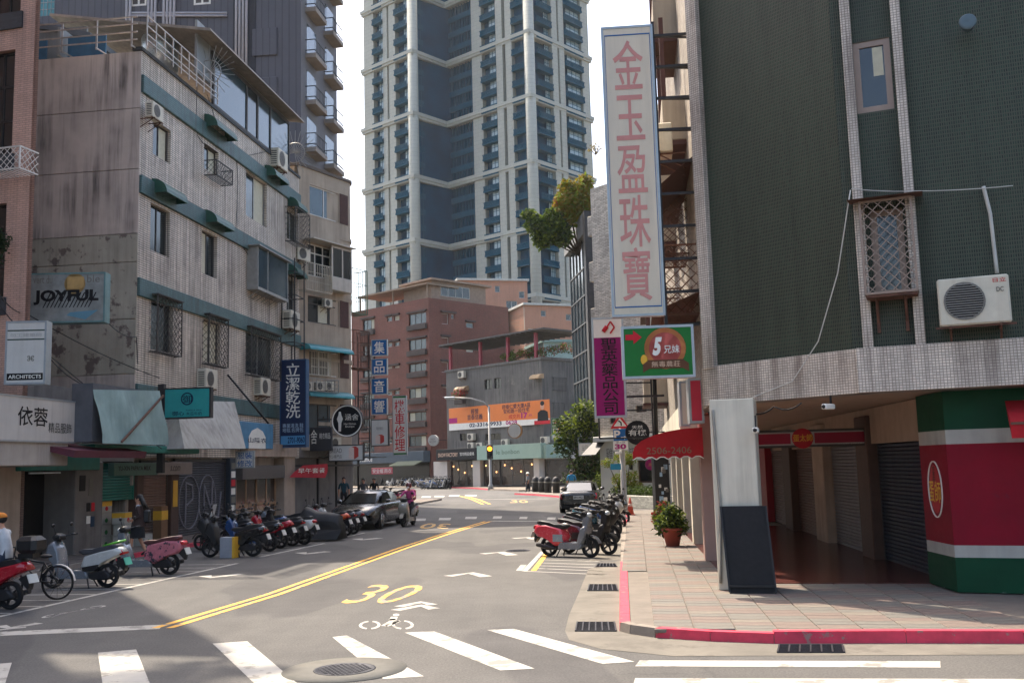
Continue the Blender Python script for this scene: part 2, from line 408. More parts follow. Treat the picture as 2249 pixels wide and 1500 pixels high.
# gutter apron of concrete
ap = gp((1292, 1250), (1272, 1300), (1250, 1350), (1241, 1385), (1250, 1405), (1320, 1425), (1480, 1441), (2300, 1437))
apr = MB()
inner = [kr[2] * .45 + kr[1] * .55, kr[1] * .93 + kr[2] * .07, kr[0] * .5 + kr[1] * .5, kr[0], corner[6], corner[5], corner[3], corner[1] + Vector((.3, 0, 0))]
for i in range(7): apr.add([(p.x, p.y, .004) for p in (ap[i], inner[i], inner[i + 1], ap[i + 1])], [(0, 1, 2, 3)])
apr.build('gutter_apron', m_conc, road)
up = [kr[1] + (kr[2] - kr[1]) * t for t in (.45, .7, 1)]
apr = MB()
for a, b_ in zip(up[:-1], up[1:]): apr.add([(a.x - .75, a.y, .004), (a.x, a.y, .004), (b_.x, b_.y, .004), (b_.x - .75, b_.y, .004)], [(0, 1, 2, 3)])
apr.build('gutter_apron', m_conc, road)
def grate(x0, y0, x1, y1):
    c = [G(x0, y1), G(x1, y1), G(x1 - 4, y0), G(x0 + 4, y0)]
    e = empty('drain_grate', (c[0] + c[2]) / 2, 0, 'slotted iron drain grate in the gutter beside %s' % {1264: 'the rounded corner', 1291: 'the painted red kerb', 1309: 'the parked red scooter', 1708: 'the ramped red kerb'}[x0], 'drain grate')
    o = e.location
    MB().add([(p.x - o.x, p.y - o.y, .006) for p in c], [(0, 1, 2, 3)]).build('pit', M('pit_dark', '#15161a', .9), e)
    b = MB()
    for i in range(7):
        t = i / 6; a, d = c[0] * (1 - t) + c[1] * t - o, c[3] * (1 - t) + c[2] * t - o
        b.bar((a.x, a.y, .012), (d.x, d.y, .012), .02)
    for i in range(9):
        t = i / 8; a, d = c[0] * (1 - t) + c[3] * t - o, c[1] * (1 - t) + c[2] * t - o
        b.bar((a.x, a.y, .01), (d.x, d.y, .01), .012)
    b.build('bars', m_iron, e)
grate(1264, 1367, 1353, 1387); grate(1291, 1284, 1357, 1298); grate(1309, 1238, 1355, 1245); grate(1708, 1417, 1854, 1434)
# kerb stones
def kerb(pts, red, parent, step=.9, h=ZP):
    k = 0
    for a, b_ in zip(pts[:-1], pts[1:]):
        L = (b_ - a).length; n = max(1, round(L / step)); d = (b_ - a) / n; t = d.normalized(); nn = Vector((t.y, -t.x, 0))
        for i in range(n):
            p = a + d * i - nn * .015; q = a + d * (i + 1) - t * .008 - nn * .015; hh = h(k) if callable(h) else h; hj = h(k + 1) if callable(h) else h
            w = .15
            b = MB().add([(p.x, p.y, 0), (q.x, q.y, 0), (q.x + nn.x * w, q.y + nn.y * w, 0), (p.x + nn.x * w, p.y + nn.y * w, 0),
                          (p.x + nn.x * .012, p.y + nn.y * .012, hh), (q.x + nn.x * .012, q.y + nn.y * .012, hj), (q.x + nn.x * w, q.y + nn.y * w, hj), (p.x + nn.x * w, p.y + nn.y * w, hh)],
                         [(0, 1, 5, 4), (1, 2, 6, 5), (2, 3, 7, 6), (3, 0, 4, 7), (4, 5, 6, 7)])
            b.build('kerb_stone', m_redk if (red(p) if callable(red) else red) else m_kerb, parent); k += 1
kc = [corner[i] for i in (6, 5, 4, 3)]
kerb([Vector((30, 8.6, 0)), corner[1], corner[2], corner[3]], True, pr, 1.15, .15)
kerb([corner[3], corner[4], corner[5], corner[6], kr[0]], lambda p: p.x > 1.9, pr, .6, .126)
kerb(kr, lambda p: p.y < 22.5 or p.y > 36, pr, .9, ZP)
# paving blocks: alternating pink and grey, laid to the street's direction
m_pk = [M('paver_pink', '#6d6058', .85, .22, 3, bump=.2), M('paver_grey', '#67635c', .85, .22, 3, bump=.2), M('paver_tan', '#71695f', .85, .22, 3, bump=.2)]
def inside(p, poly):
    c = False; n = len(poly)
    for i in range(n):
        a, b_ = poly[i], poly[i - 1]
        if (a.y > p[1]) != (b_.y > p[1]) and p[0] < (b_.x - a.x) * (p[1] - a.y) / (b_.y - a.y) + a.x: c = not c
    return c
mesh_pv = []
for m_ in m_pk:
    o_ = MB().cham(-.257, .257, -.127, .127, -.03, .02, .008).build('paver', m_); mesh_pv.append(o_.data); bpy.data.objects.remove(o_)
cells = []
for i in range(-30, 14):
    for j in range(-8, 140):
        u, v = j * .265, i * .528 + .35          # u along the street, v across (left positive)
        p = Vector((3.5, 18.4, 0)) + Vector((.118, .993, 0)) * (u - 6.6) + Vector((-.993, .118, 0)) * v
        if p.y > 42 or p.x > 9.2: continue
        uu, vv = RF.inv(p)
        if vv > .25 and uu < 0.3: continue       # under the arcade
        if vv > 3.2: continue
        if all(inside((p.x + a, p.y + b_), outline) for a, b_ in ((-.27, 0), (.27, 0), (0, -.14), (0, .14))): cells.append((p, i, j))
cells.sort(key=lambda c: c[0].y)
ang = math.atan2(.118, -.993) + math.pi
rest = [MB(), MB(), MB()]
for k, (p, i, j) in enumerate(cells):
    mi = 0 if (i * 3 + j) % 4 < 2 else 1
    if (i * 7 + j * 5) % 11 == 0: mi = 2
    zz = ZP - .02 + rnd.uniform(0, .004)
    if k < 296:
        obj('paver', mesh_pv[mi], pr, (p.x, p.y, zz), ang)
    else:
        ca, sa = math.cos(ang), math.sin(ang)
        rest[mi].add([(p.x + ca * v.co.x - sa * v.co.y, p.y + sa * v.co.x + ca * v.co.y, zz + v.co.z) for v in mesh_pv[mi].vertices], [tuple(q.vertices) for q in mesh_pv[mi].polygons])
for r_, m_ in zip(rest, m_pk):
    if r_.v: stuff(r_.build('far_pavers', m_, pr))
# left pavement and the blocks beyond
pl = struct(MB().prism([(LF.w(u, v).x, LF.w(u, v).y) for u, v in ((-22, -1.9), (45, -1.9), (45, 4), (-22, 4))], -.05, ZP).build('pavement_left', M('pavement_left', '#6d6259', .85, .2, 2, tile=(.3, .3, 'flat'), off=0)))
kerb([LF.w(u, -1.9) for u in (44, 30, 15, 0, -20)], lambda p: 28 < p.y < 34, pl, 1.2, ZP + .004)
blk = [G(1130, 1086), G(1175, 1088), G(1222, 1092), Vector((4.4, 60, 0)), Vector((4.9, 51, 0)), Vector((30, 53.5, 0)), Vector((30, 130, 0)), Vector((9, 100, 0))]
pb = struct(MB().prism([(p.x, p.y) for p in blk], -.05, ZP).build('pavement_corner', m_pave))
kerb([blk[4], blk[3], blk[2], blk[1], blk[0]], True, pb, 2)
fb = [Vector((-40, 142, 0)), G(978, 1071), G(1040, 1073), G(1085, 1077), G(1140, 1079), Vector((10, 92, 0)), Vector((40, 120, 0)), Vector((0, 170, 0))]
pf = struct(MB().prism([(p.x, p.y) for p in fb], -.05, ZP).build('pavement_far', M('pavement_far', '#7a6f62', .9)))
kerb([fb[4], fb[3], fb[2], fb[1]], lambda p: p.x < -2.5, pf, 2)
# ================================================================ facade kit
m_glass = M('window_glass', '#1b2528', .08, .3, 1.5, spec=.9)
m_glassb = M('window_glass_bluish', '#2f4148', .08, .3, 1.2, spec=1.0)
m_curt = M('curtain_cream', '#b9b39c', .8, .1, 8)
m_alu = M('aluminium_frame', '#8f8c86', .5, .15, 4, metal=.4)
m_fdark = M('dark_frame', '#3b3632', .6, .2, 4)
m_fwhite = M('white_frame', '#cfcac0', .6, .1, 4, streak=.3)
m_black = M('black_steel', '#1d1c1e', .6, .3, 5)
m_rust = M('rusty_steel', '#5a3d31', .8, .4, 6)
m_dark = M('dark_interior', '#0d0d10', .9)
m_cable = M('cable_black', '#141416', .6)
m_wcable = M('cable_white', '#b8b5ad', .6)
def wall(name, mat, parent, u0, u1, z0, z1, holes=(), depth=.2, y=0.0):
    """A wall face with real openings: front face split round the holes, each with reveals."""
    us = sorted({u0, u1, *[min(max(h[i], u0), u1) for h in holes for i in (0, 1)]}); zs = sorted({z0, z1, *[min(max(h[i], z0), z1) for h in holes for i in (2, 3)]})
    b = MB()
    for a, c in zip(us[:-1], us[1:]):
        for d, e in zip(zs[:-1], zs[1:]):
            um, zm = (a + c) / 2, (d + e) / 2
            if any(h[0] < um < h[1] and h[2] < zm < h[3] for h in holes): continue
            b.add([(a, y, d), (c, y, d), (c, y, e), (a, y, e)], [(0, 1, 2, 3)])
    for h in holes:
        a, c, d, e = h[:4]; q = y + depth
        b.add([(a, y, d), (c, y, d), (c, y, e), (a, y, e), (a, q, d), (c, q, d), (c, q, e), (a, q, e)], [(0, 4, 5, 1), (1, 5, 6, 2), (2, 6, 7, 3), (3, 7, 4, 0)])
    return b.build(name, mat, parent)
def window(parent, h, y=.12, fm=None, gm=None, nx=2, nz=1, t=.05, name='window', split=None, curtain=0):
    u0, u1, z0, z1 = h[:4]; b = MB(); fm = fm or m_alu; gm = gm or m_glass
    b.box(u0, u1, y, y + .06, z0, z0 + t); b.box(u0, u1, y, y + .06, z1 - t, z1)
    b.box(u0, u0 + t, y + .002, y + .058, z0 + t, z1 - t); b.box(u1 - t, u1, y + .002, y + .058, z0 + t, z1 - t)
    zz = [z0 + (z1 - z0) * k / nz for k in range(nz + 1)] if split is None else [z0, z0 + (z1 - z0) * split, z1]
    for z in zz[1:-1]: b.box(u0 + t, u1 - t, y + .004, y + .056, z - t / 2, z + t / 2)
    for k in range(1, nx):
        u = u0 + (u1 - u0) * k / nx; b.box(u - t / 2, u + t / 2, y + .006, y + .054, z0 + t, z1 - t)
    w = b.build(name, fm, parent)
    for k in range(nx):
        for d, e in zip(zz[:-1], zz[1:]):
            a, c = u0 + (u1 - u0) * k / nx, u0 + (u1 - u0) * (k + 1) / nx
            yy = y + .03 + (.012 if k % 2 else 0)
            g = m_curt if rnd.random() < curtain else gm
            MB().add([(a, yy, d), (c, yy, d), (c, yy, e), (a, yy, e)], [(0, 1, 2, 3)]).build('pane', g, w)
    return w
def cage(parent, h, y0, y1, mat, diamond=True, step=.14, name='window_cage', r=.012):
    """Security cage of bars projecting from a window (from y1 at the wall out to y0)."""
    u0, u1, z0, z1 = h[:4]; b = MB()
    for z in (z0, z1): b.bar((u0, y0, z), (u1, y0, z), .035); b.bar((u0, y0, z), (u0, y1, z), .035); b.bar((u1, y0, z), (u1, y1, z), .035)
    for u in (u0, u1): b.bar((u, y0, z0), (u, y0, z1), .035)
    def face(P, Q, A, B):                        # lattice on the rectangle P + s*Q..., spanned by A (horizontal) and B (vertical)
        la, lb = A.length, B.length
        if not diamond:
            n = max(2, int(la / step))
            for k in range(1, n): b.bar(P + A * (k / n), P + A * (k / n) + B, r)
            for k in (1, 2): b.bar(P + B * (k / 3), P + B * (k / 3) + A, r)
            return
        n = int((la + lb) / (step * 1.3))
        for k in range(1, n):
            d = k * step * 1.3
            s0 = (max(0, d - lb), min(d, lb)); s1 = (min(d, la), max(0, d - la))
            b.bar(P + A * (s0[0] / la) + B * (s0[1] / lb), P + A * (s1[0] / la) + B * (s1[1] / lb), r)
            b.bar(P + A * (s0[0] / la) + B * (1 - s0[1] / lb), P + A * (s1[0] / la) + B * (1 - s1[1] / lb), r)
    V = Vector
    face(V((u0, y0, z0)), 0, V((u1 - u0, 0, 0)), V((0, 0, z1 - z0)))
    if y1 - y0 > .15:
        face(V((u0, y0, z0)), 0, V((0, y1 - y0, 0)), V((0, 0, z1 - z0))); face(V((u1, y0, z0)), 0, V((0, y1 - y0, 0)), V((0, 0, z1 - z0)))
    for k in range(int((u1 - u0) / .12)): b.bar((u0 + k * .12, y0, z0), (u0 + k * .12, y1, z0), .014)
    return b.build(name, mat, parent)
def awning(parent, u0, u1, z1, proj, drop, mat, y=0.0, name='awning', curve=True):
    """Curved sheet hood over a window with side cheeks."""
    b = MB(); n = 6; top = []
    for k in range(n + 1):
        t = k / n; yy = y - proj * (math.sin(t * math.pi / 2) if curve else t); zz = z1 - drop * ((1 - math.cos(t * math.pi / 2)) if curve else t); top.append((yy, zz))
    b.loft([[(u0, a, z) for a, z in top] + [(u0, a + .01, z - .02) for a, z in reversed(top)], [(u1, a, z) for a, z in top] + [(u1, a + .01, z - .02) for a, z in reversed(top)]], True, False)
    for u in (u0, u1): b.add([(u, a, z) for a, z in top] + [(u, y, z1 - drop)], [tuple(range(n + 2))])
    for u in (u0 + (u1 - u0) * .33, u0 + (u1 - u0) * .66): b.bar((u, y, z1 - drop), (u, y - proj, z1 - drop), .02)
    return b.build(name, mat, parent)
m_acw = M('ac_casing', '#c3bca9', .6, .08, 5, streak=.35, dirt='#6b4f3a')
m_acg = M('ac_grille', '#7d7a74', .5, .1, 5)
def make_ac(w=.82, d=.32, h=.6):
    e = empty('air_conditioner')
    MB().cham(0, w, 0, d, 0, h, .02).build('casing', m_acw, e)
    b = MB(); cx, cz, r = w * .37, h * .5, h * .4
    b.lathe([(r, -.012), (r, -.004), (r * .93, -.004), (r * .93, -.012)], (cx, 0, cz), 20, 'y', True, False)
    for k in range(-7, 8):
        zz = cz + k * r / 8; hw = math.sqrt(max(r * r - (k * r / 8) ** 2, 0)); b.box(cx - hw, cx + hw, -.012, -.006, zz - .006, zz + .006)
    b.build('fan_grille', m_acg, e)
    MB().lathe([(r * .92, -.004), (.01, -.004)], (cx, 0, cz), 20, 'y').build('fan', m_dark, e)
    b = MB()
    for k in range(7):
        b.box(-.006, 0, d * .2, d * .8, h * (.12 + k * .11), h * (.17 + k * .11))
    b.build('side_louvres', M('louvre_dark', '#3c3a38', .7), e)
    b = MB()
    for x in (w * .15, w * .85): b.bar((x, -.02, -.02), (x, d + .25, -.02), .03); b.bar((x, d + .25, -.35), (x, .05, -.03), .025)
    b.bar((-.05, .05, -.015), (w + .05, .05, -.015), .025)
    b.build('bracket', m_rust, e)
    return e
_ac0 = [None]
def ac(fr, px0, py0, px1, py1, d, label, turn=0.0, size=None):
    """Outdoor unit hung on a facade; pixel box gives its place, local y = d."""
    u0, u1, z0, z1 = fr.box(px0, py0, px1, py1, d)
    if _ac0[0] is None: o = _ac0[0] = make_ac()
    else: o = copy_tree(_ac0[0])
    k = size or (z1 - z0) / .6
    o.location = fr.w(u0, d, z0); o.rotation_euler = (0, 0, fr.a + turn); o.scale = (k, k, k)
    return tag(o, label, 'air conditioner', 'air conditioner units on the walls')
def cable(pts, r=.012, mat=None, label='thin cable strung along the wall', sag=0.0):
    pts = [Vector(p) for p in pts]; out = []
    for a, b_ in zip(pts[:-1], pts[1:]):
        for k in range(6):
            t = k / 6; p = a.lerp(b_, t); p.z -= sag * 4 * t * (1 - t); out.append(p)
    out.append(pts[-1]); o = out[0].copy()
    return tag(MB().tube([p - o for p in out], r, 5).build('cable', mat or m_cable, None, o), label, 'cable')

# ================================================================ left tiled apartment block
m_ltile = M('tile_grey_pink', '#cdbfad', .6, .16, .8, tile=(.24, .075), off=.0, mortar=.16, grout='#55504b', streak=.9, dirt='#3a2c25', tvar=.1)
m_lband = M('tile_teal', '#466261', .55, .22, .9, tile=(.12, .075), off=.0, mortar=.12, grout='#2c4646', streak=.75, dirt='#35312e', tvar=.12)
m_lconc = M('grimy_concrete', '#b5a79b', .9, .2, .5, bump=.25, streak=.75, dirt='#211e20')
m_flake = M('flaking_paint', '#a39c8b', .85, .14, .9, patch=('#6b5f58', 1.6, .55), streak=.3, bump=.3)
m_green = M('green_hood', '#1c4a3c', .45, .25, 3, streak=.4)
ZT = 16.55
LB = fempty('tiled_apartment_building', LF, 'five storey grey tiled block with teal bands and a stained concrete flank', 'building')
def lbx(*p, d=0): return LF.box(*p, d)
u0L, u1L = 5.66, 21.1
wins = {'a5': lbx(336, 275, 375, 350), 'b5': lbx(448, 325, 480, 380), 'c5': lbx(540, 388, 586, 487),
        'a4': lbx(330, 455, 373, 558), 'b4': lbx(443, 512, 477, 606), 'd4': lbx(630, 465, 655, 530), 'd3': lbx(630, 612, 650, 690),
        'a3': lbx(331, 665, 380, 772), 'b3': lbx(446, 705, 484, 798), 'c3': lbx(540, 735, 602, 825), 'c4': lbx(545, 560, 608, 645)}
wall('tiled_wall', m_ltile, LB, u0L, u1L, 2.9, ZT, list(wins.values()), .22)
for k, h in wins.items():
    window(LB, h, .14, m_fdark if k[0] in 'ab' else m_alu, m_glass, 2, 1, .05, curtain=.22)
MB().box(u0L, u1L, .26, 14, 0, ZT - .02).build('core_wall', m_lconc, LB)
# flank wall of stained concrete in day joints, flaking painted part below
zj = [2.0, 5.6, 7.4, 9.3, 10.25, 12.45, 14.55, ZT]
for z0, z1 in zip(zj[:-1], zj[1:]):
    MB().box(u0L - .06, u0L, .004, 14, z0, z1 - .025).build('flank_panel', m_flake if 5.6 <= z0 < 10 else m_lconc, LB)
for z in (15.1, 11.62, 8.15, 4.65):
    MB().cham(u0L - .02, u1L + .03, -.1, .02, z, z + .62, .02).build('teal_band', m_lband, LB)
MB().box(u0L - .1, u1L + .05, -.06, .3, ZT, ZT + .12).build('parapet_cap', M('coping_dark', '#35383a', .8, .2, 3), LB)
for p in ((448, 280, 525, 333, 'b'), (581, 382, 632, 415, 'c'), (333, 415, 415, 462, 'a'), (447, 480, 517, 517, 'b'), (632, 445, 668, 470, 'd'), (630, 590, 668, 615, 'd')):
    a = lbx(*p[:4]); hw = (a[1] - a[0]) * .5
    awning(LB, a[0], a[0] + hw * 1.15, a[3], .55, .5, m_green)
# caged windows on the lower floor, a balcony cage and a bay window
for k in ('a3', 'b3', 'c3'):
    h = wins[k]; cage(LB, (h[0] - .1, h[1] + .1, h[2] - .1, h[3] + .12), -.28, 0, m_fdark, True, .2)
    MB().box(h[0] - .15, h[1] + .15, -.34, 0, h[3] + .14, h[3] + .17).build('cage_hood', m_fdark, LB)
h = lbx(448, 372, 505, 420); cage(LB, (h[0], h[0] + 1.5, h[2] + .3, h[3]), -.5, 0, m_fdark, True, .16, 'balcony_cage')
h = wins['d4']; cage(LB, (h[0] - .2, h[1] + .25, h[2] - .2, h[3]), -.5, 0, m_fdark, True, .2, 'balcony_cage')
h = wins['c4']
bay = MB(); bay.box(h[0] - .15, h[1] + .15, -.5, 0, h[2] - .12, h[2]); bay.box(h[0] - .3, h[1] + .3, -.62, 0, h[3], h[3] + .05)
for u in (h[0] - .12, h[0] + (h[1] - h[0]) * .3, h[1] + .07): bay.box(u, u + .06, -.48, -.42, h[2], h[3])
bay.box(h[0] - .14, h[0] - .1, -.44, 0, h[2], h[3])
for k in range(6): bay.bar((h[0] + k * .45, -.5, h[2] - .12), (h[0] + k * .45, 0, h[2] - .45), .03)
bw = bay.build('bay_window', m_alu, LB)
MB().box(h[0] - .08, h[1] + .08, -.455, -.445, h[2], h[3]).build('pane', m_glassb, bw)
# roof: railing of pipes on the flank, glazed roof room, corrugated shed
b = MB(); zr = ZT + .12
for k in range(9):
    v = .2 + k * 1.25; b.bar((u0L - .35, v, zr - .1), (u0L - .35, v, zr + .95), .05); b.bar((u0L + .3, v, zr), (u0L - .4, v, zr - .05), .04)
for z in (.15, .42, .7, .95): b.bar((u0L - .35, .0, zr + z), (u0L - .35, 11, zr + z), .04)
for k in range(10):
    u = u0L - .35 + k * .62; b.bar((u, -.35, zr - .1), (u, -.35, zr + .95), .04)
for z in (.1, .95, .6, .3): b.bar((u0L - .35, -.35, zr + z), (u0L + 5.3, -.35, zr + z), .035)
b.build('roof_railing', M('galvanised', '#a39d94', .45, .2, 6, metal=.5, streak=.4, dirt='#6b4a38'), LB)
m_corr = M('corrugated_white', '#a7aba8', .5, .1, 2, tile=(.12, 50), off=0, mortar=.002, grout='#787c7c', streak=.4)
b = MB().sheet([(u0L - .0, zr), (u0L + 4.5, zr), (u0L + 4.5, zr + 1.0), (u0L, zr + 1.0)], 3, 3.1)
b.build('shed_wall', m_corr, LB)
MB().loft([[(u0L + 1, 2.5, zr + 1.2), (u0L + 1, 6.5, zr + 2.3), (u0L + 1, 12, zr + 1.3), (u0L + 1, 12, zr + 1.1), (u0L + 1, 6.5, zr + 2.1), (u0L + 1, 2.5, zr + 1.0)], [(u0L + 8, 2.5, zr + 1.2), (u0L + 8, 6.5, zr + 2.3), (u0L + 8, 12, zr + 1.3), (u0L + 8, 12, zr + 1.1), (u0L + 8, 6.5, zr + 2.1), (u0L + 8, 2.5, zr + 1.0)]], True, False).build('shed_roof', M('shed_roof', '#5d6468', .6, .1, 3), LB)
MB().box(u0L + 1.1, u0L + 1.2, 2.7, 11.8, zr, zr + 1.5).build('shed_gable', m_corr, LB)
for k in range(4): MB().box(u0L + .3, u0L + .36, 1.5 + k * 2.2, 2.9 + k * 2.2, zr, zr + .75).build('blue_tarp_panel', M('tarp_blue', '#2c5873', .6, .2, 3), LB)
ug = LF.u(440, 190); g0, g1 = 11.2, 19.6
gl = MB()
for u in (g0, g0 + 3.3, g0 + 4.5, g0 + 6, g1): gl.box(u, u + .12, -.04, .06, zr, zr + 2.1)
gl.box(g0, g1, -.03, .05, zr, zr + .12); gl.box(g0, g1, -.05, .07, zr + 2.1, zr + 2.25)
rw = gl.build('roof_room_frame', m_fdark, LB)
for a, c, mt in ((g0 + .12, g0 + 3.3, m_glassb), (g0 + 3.42, g0 + 4.5, m_glass), (g0 + 4.62, g0 + 6, m_glassb), (g0 + 6.12, g1, m_glassb)):
    MB().box(a, c, .0, .015, zr + .12, zr + 2.1).build('pane', mt, rw)
MB().loft([[(u, -.65, zr + 2.3), (u, -.6, zr + 2.42), (u, 6, zr + 3.6), (u, 6, zr + 3.5)] for u in (g0 - 1.6, g1 + .5)], True, False).build('roof_room_roof', M('roof_sheet', '#7d7468', .7, .2, 3, streak=.4), LB)
MB().box(g0 - 1.2, g1 + .2, .1, .2, zr + .9, zr + 3).build('roof_room_wall', m_corr, LB)
MB().lathe([(.7, 0), (.72, 1.3), (.66, 1.5), (.3, 1.62)], (u0L + 5.5, 2.2, zr + 1.5), 18).build('water_tank', M('steel_tank', '#a5adb0', .3, .1, 4, metal=.7), LB)
# fan-shaped spike barriers at the roof edge
for uu, zz in ((10.6, zr + 1.1), (20.2, zr + .9)):
    b = MB()
    for k in range(20):
        a = rad(-80 + k * 14); b.bar((uu, -.1 - .3 * abs(math.cos(a)) * .2, zz), (uu, -.1 - 1.15 * math.cos(a) * .95, zz + 1.1 * math.sin(a)), .018)
    b.lathe([(.5, -.01), (.52, .01), (.48, .01)], (uu, -.1, zz), 20, 'x', True, False); b.build('spike_barrier', m_alu, LB)
ac(LF, 336, 236, 378, 270, -.5, 'box air conditioner with teal side hung over a top floor window')
ac(LF, 453, 813, 495, 855, -.36, 'cream air conditioner unit low on the tiled wall beside a slanting strut')
ac(LF, 575, 832, 608, 870, -.36, 'cream air conditioner unit on the tiled wall next to the blue dry cleaner sign')
ac(LF, 612, 335, 640, 375, -.4, 'rust stained air conditioner on a red bracket at the roof corner')
ac(LF, 640, 685, 664, 725, -.5, 'air conditioner unit inside a black ladder frame')
b = MB()
fl = lbx(617, 608, 662, 723)
for u in (fl[0], fl[0] + 1.3):
    for y in (-.65, -.05): b.bar((u, y, fl[2] - 3.2), (u, y, fl[3] + .6), .045)
for k in range(6):
    z = fl[2] - 3 + k * 1.1
    for y in (-.65, -.05): b.bar((fl[0], y, z), (fl[0] + 1.3, y, z), .04)
    for u in (fl[0], fl[0] + 1.3): b.bar((u, -.65, z), (u, -.05, z), .04)
tag(b.build('steel_frame', m_black, None, LF.w(0, 0), LF.a), 'black steel ladder frame climbing the end of the tiled block', 'frame')
for nm, a in zip(('by the roof railing', 'from the roof spikes', 'between the green hoods'), (((430, 190), (428, 250), (432, 300), (445, 318)), ((452, 208), (470, 262), (530, 345), (600, 330)), ((515, 320), (520, 400), (515, 520), (560, 585)))):
    cable([LF.w(*(lambda q: (q[0], -.05))(LF.uv(*p)), LF.z(*p)) for p in a], .014, m_cable, 'loose black cable hanging %s on the tiled wall' % nm)

# ================================================================ pink tiled building at the edge
m_pink = M('tile_pink', '#c09a88', .6, .12, .7, tile=(.2, .062), off=.5, mortar=.14, grout='#94796c', streak=.35, dirt='#3a4046', tvar=.08)
p0 = at(60, 560, 26.4)
PF = Frame((p0.x, p0.y), -14)
PB = fempty('pink_tiled_building', PF, 'pink tiled building with arched dark windows beside the stained concrete flank', 'building')
pw = [(-1.6, -.62, 11.2, 14.2), (-1.75, -.72, 7.2, 9.8), (-1.5, -.5, 15.3, 18)]
wall('tiled_wall', m_pink, PB, -9, 0, 3.2, 24.5, pw, .25)
MB().prism([(-9, .3), (-.1, .3), (-6.6, 6.8), (-9, 6.8)], 0, 24.4).build('core_wall', m_pink, PB)
for h in pw:
    window(PB, h, .15, m_black, m_glass, 2, 3, .05)
    MB().box(h[0] - .1, h[1] + .1, -.06, 0, h[2] - .5, h[2] - .02).build('dark_apron', M('dark_tile', '#2a2f35', .6, .15, 3, tile=(.2, .06)), PB)
cage(PB, (-1.8, .25, 10.5, 11.1), -.7, 0, m_fwhite, True, .15, 'balcony_cage')

wg = [(-14.6, 25.4), (-17.0, 4.0), (-32, 4.0), (-32, 25.4)]
def toP(p): d = Vector((p[0], p[1], 0)) - PF.w(0, 0); d.rotate(Matrix.Rotation(-PF.a, 3, 'Z')); return (d.x, d.y)
MB().prism([toP(p) for p in reversed(wg)], 0, 24.4).build('street_wing', m_pink, PB)
# ================================================================ signs
def board(name, label, bx, Y, mat, deg=-7.5, t=.18, frame=None, cat='sign', group=None, fr=None, d=0.0, c=.015, fw=.035):
    """A sign box whose front is seen at the pixel box bx at distance Y (or on frame fr at depth d)."""
    x0, y0, x1, y1 = bx
    if fr is None:
        p = at(x0, (y0 + y1) / 2, Y); fr = Frame((p.x, p.y), deg)
    u0, u1, z0, z1 = fr.box(x0, y0, x1, y1, d); w, h = u1 - u0, z1 - z0
    e = empty(name, fr.w(u0, d, z0), fr.a, label, cat, group)
    MB().cham(0, w, 0, t, 0, h, c).build('panel', mat, e)
    if frame:
        b = MB()
        for a in ((-.01, w + .01, -.012, t + .01, -.012, fw), (-.01, w + .01, -.012, t + .01, h - fw, h + .012), (-.012, fw, -.01, t + .008, fw, h - fw), (w - fw, w + .012, -.01, t + .008, fw, h - fw)): b.box(*a)
        b.build('frame', frame, e)
    return e, w, h
def T(s3, s, x0, x1, z0, z1, mat, bold=.0, y=-.006, name='lettering', shear=0):
    e, w, h = s3
    return text(s, w * x0, w * x1, h * z0, h * z1, y, mat, e, name, bold, shear=shear)
def flat(s3, x0, x1, z0, z1, mat, name='colour_field', y=-.004):
    e, w, h = s3
    return MB().box(w * x0, w * x1, y, .01, h * z0, h * z1).build(name, mat, e)
def P_(name, col, rough=.5, **k): return M('print_' + name, col, rough, k.pop('var', .07), 3, spec=k.pop('spec', .22), **k)
i_black = P_('black', '#15161a'); i_white = P_('white', '#dedbd0'); i_red = P_('red', '#b81d2c'); i_navy = P_('navy', '#101f3f'); i_grey = P_('grey', '#6a675f')
i_teal = P_('teal', '#2b8f8c'); i_blue = P_('blue', '#1c5a92'); i_orange = P_('orange', '#e0752c'); i_mag = P_('magenta', '#a3206b'); i_gold = P_('gold', '#d9a63a'); i_green = P_('green', '#1f6b35')
m_sign = M('sign_face_pale', '#b9b4ac', .5, .06, 1.5, streak=.25, dirt='#5d564e'); m_signw = M('sign_face_white', '#c9c7bf', .45, .05, 2, streak=.2, dirt='#6b655c')
m_trim = M('sign_trim_metal', '#9aa0a3', .4, .1, 4, metal=.5); m_tealtrim = M('sign_trim_teal', '#5a7c7b', .5, .15, 3, streak=.4)
# --- left side
s = board('shop_sign', 'long pale clothing shop sign with brush characters over the corner shop', (-40, 872, 180, 970), 0, m_sign, t=.35, frame=m_trim, fr=LF, d=-1.3)
T(s, '依蓉', .32, .62, .35, .78, i_black, .01); T(s, '精品服飾', .63, .88, .22, .46, i_black)
s = board('blade_sign', 'white lightbox reading ARCHITECTS in a black strip', (12, 706, 100, 843), 24.5, m_signw, 3, .32, m_trim)
flat(s, .05, .95, .06, .17, i_black); T(s, 'ARCHITECTS', .09, .91, .085, .145, i_white, .02)
flat(s, .02, .98, .845, .865, P_('darkgreen', '#1e3b33')); flat(s, .02, .98, .7, .72, P_('darkgreen', '#1e3b33')); T(s, '勿工建築師', .1, .9, .75, .81, P_('faded', '#a9a7a2')); T(s, '⌘', .55, .72, .36, .45, i_grey)
s = board('blade_sign', 'weathered poster lightbox with bold black lettering over a straw hat drawing', (64, 600, 230, 708), 28.0, P_('poster', '#7f827e', var=.25), 2, .38, m_tealtrim)
e, w, h = s
b = MB()
for k in range(13):
    x = w * (.18 + k * .05); b.add([(x, -.005, h * .3), (x + .03, -.005, h * .3), (x + .24, -.005, h * .6), (x + .2, -.005, h * .6)], [(0, 1, 2, 3)])
b.build('shirt_stripes', i_black, e)
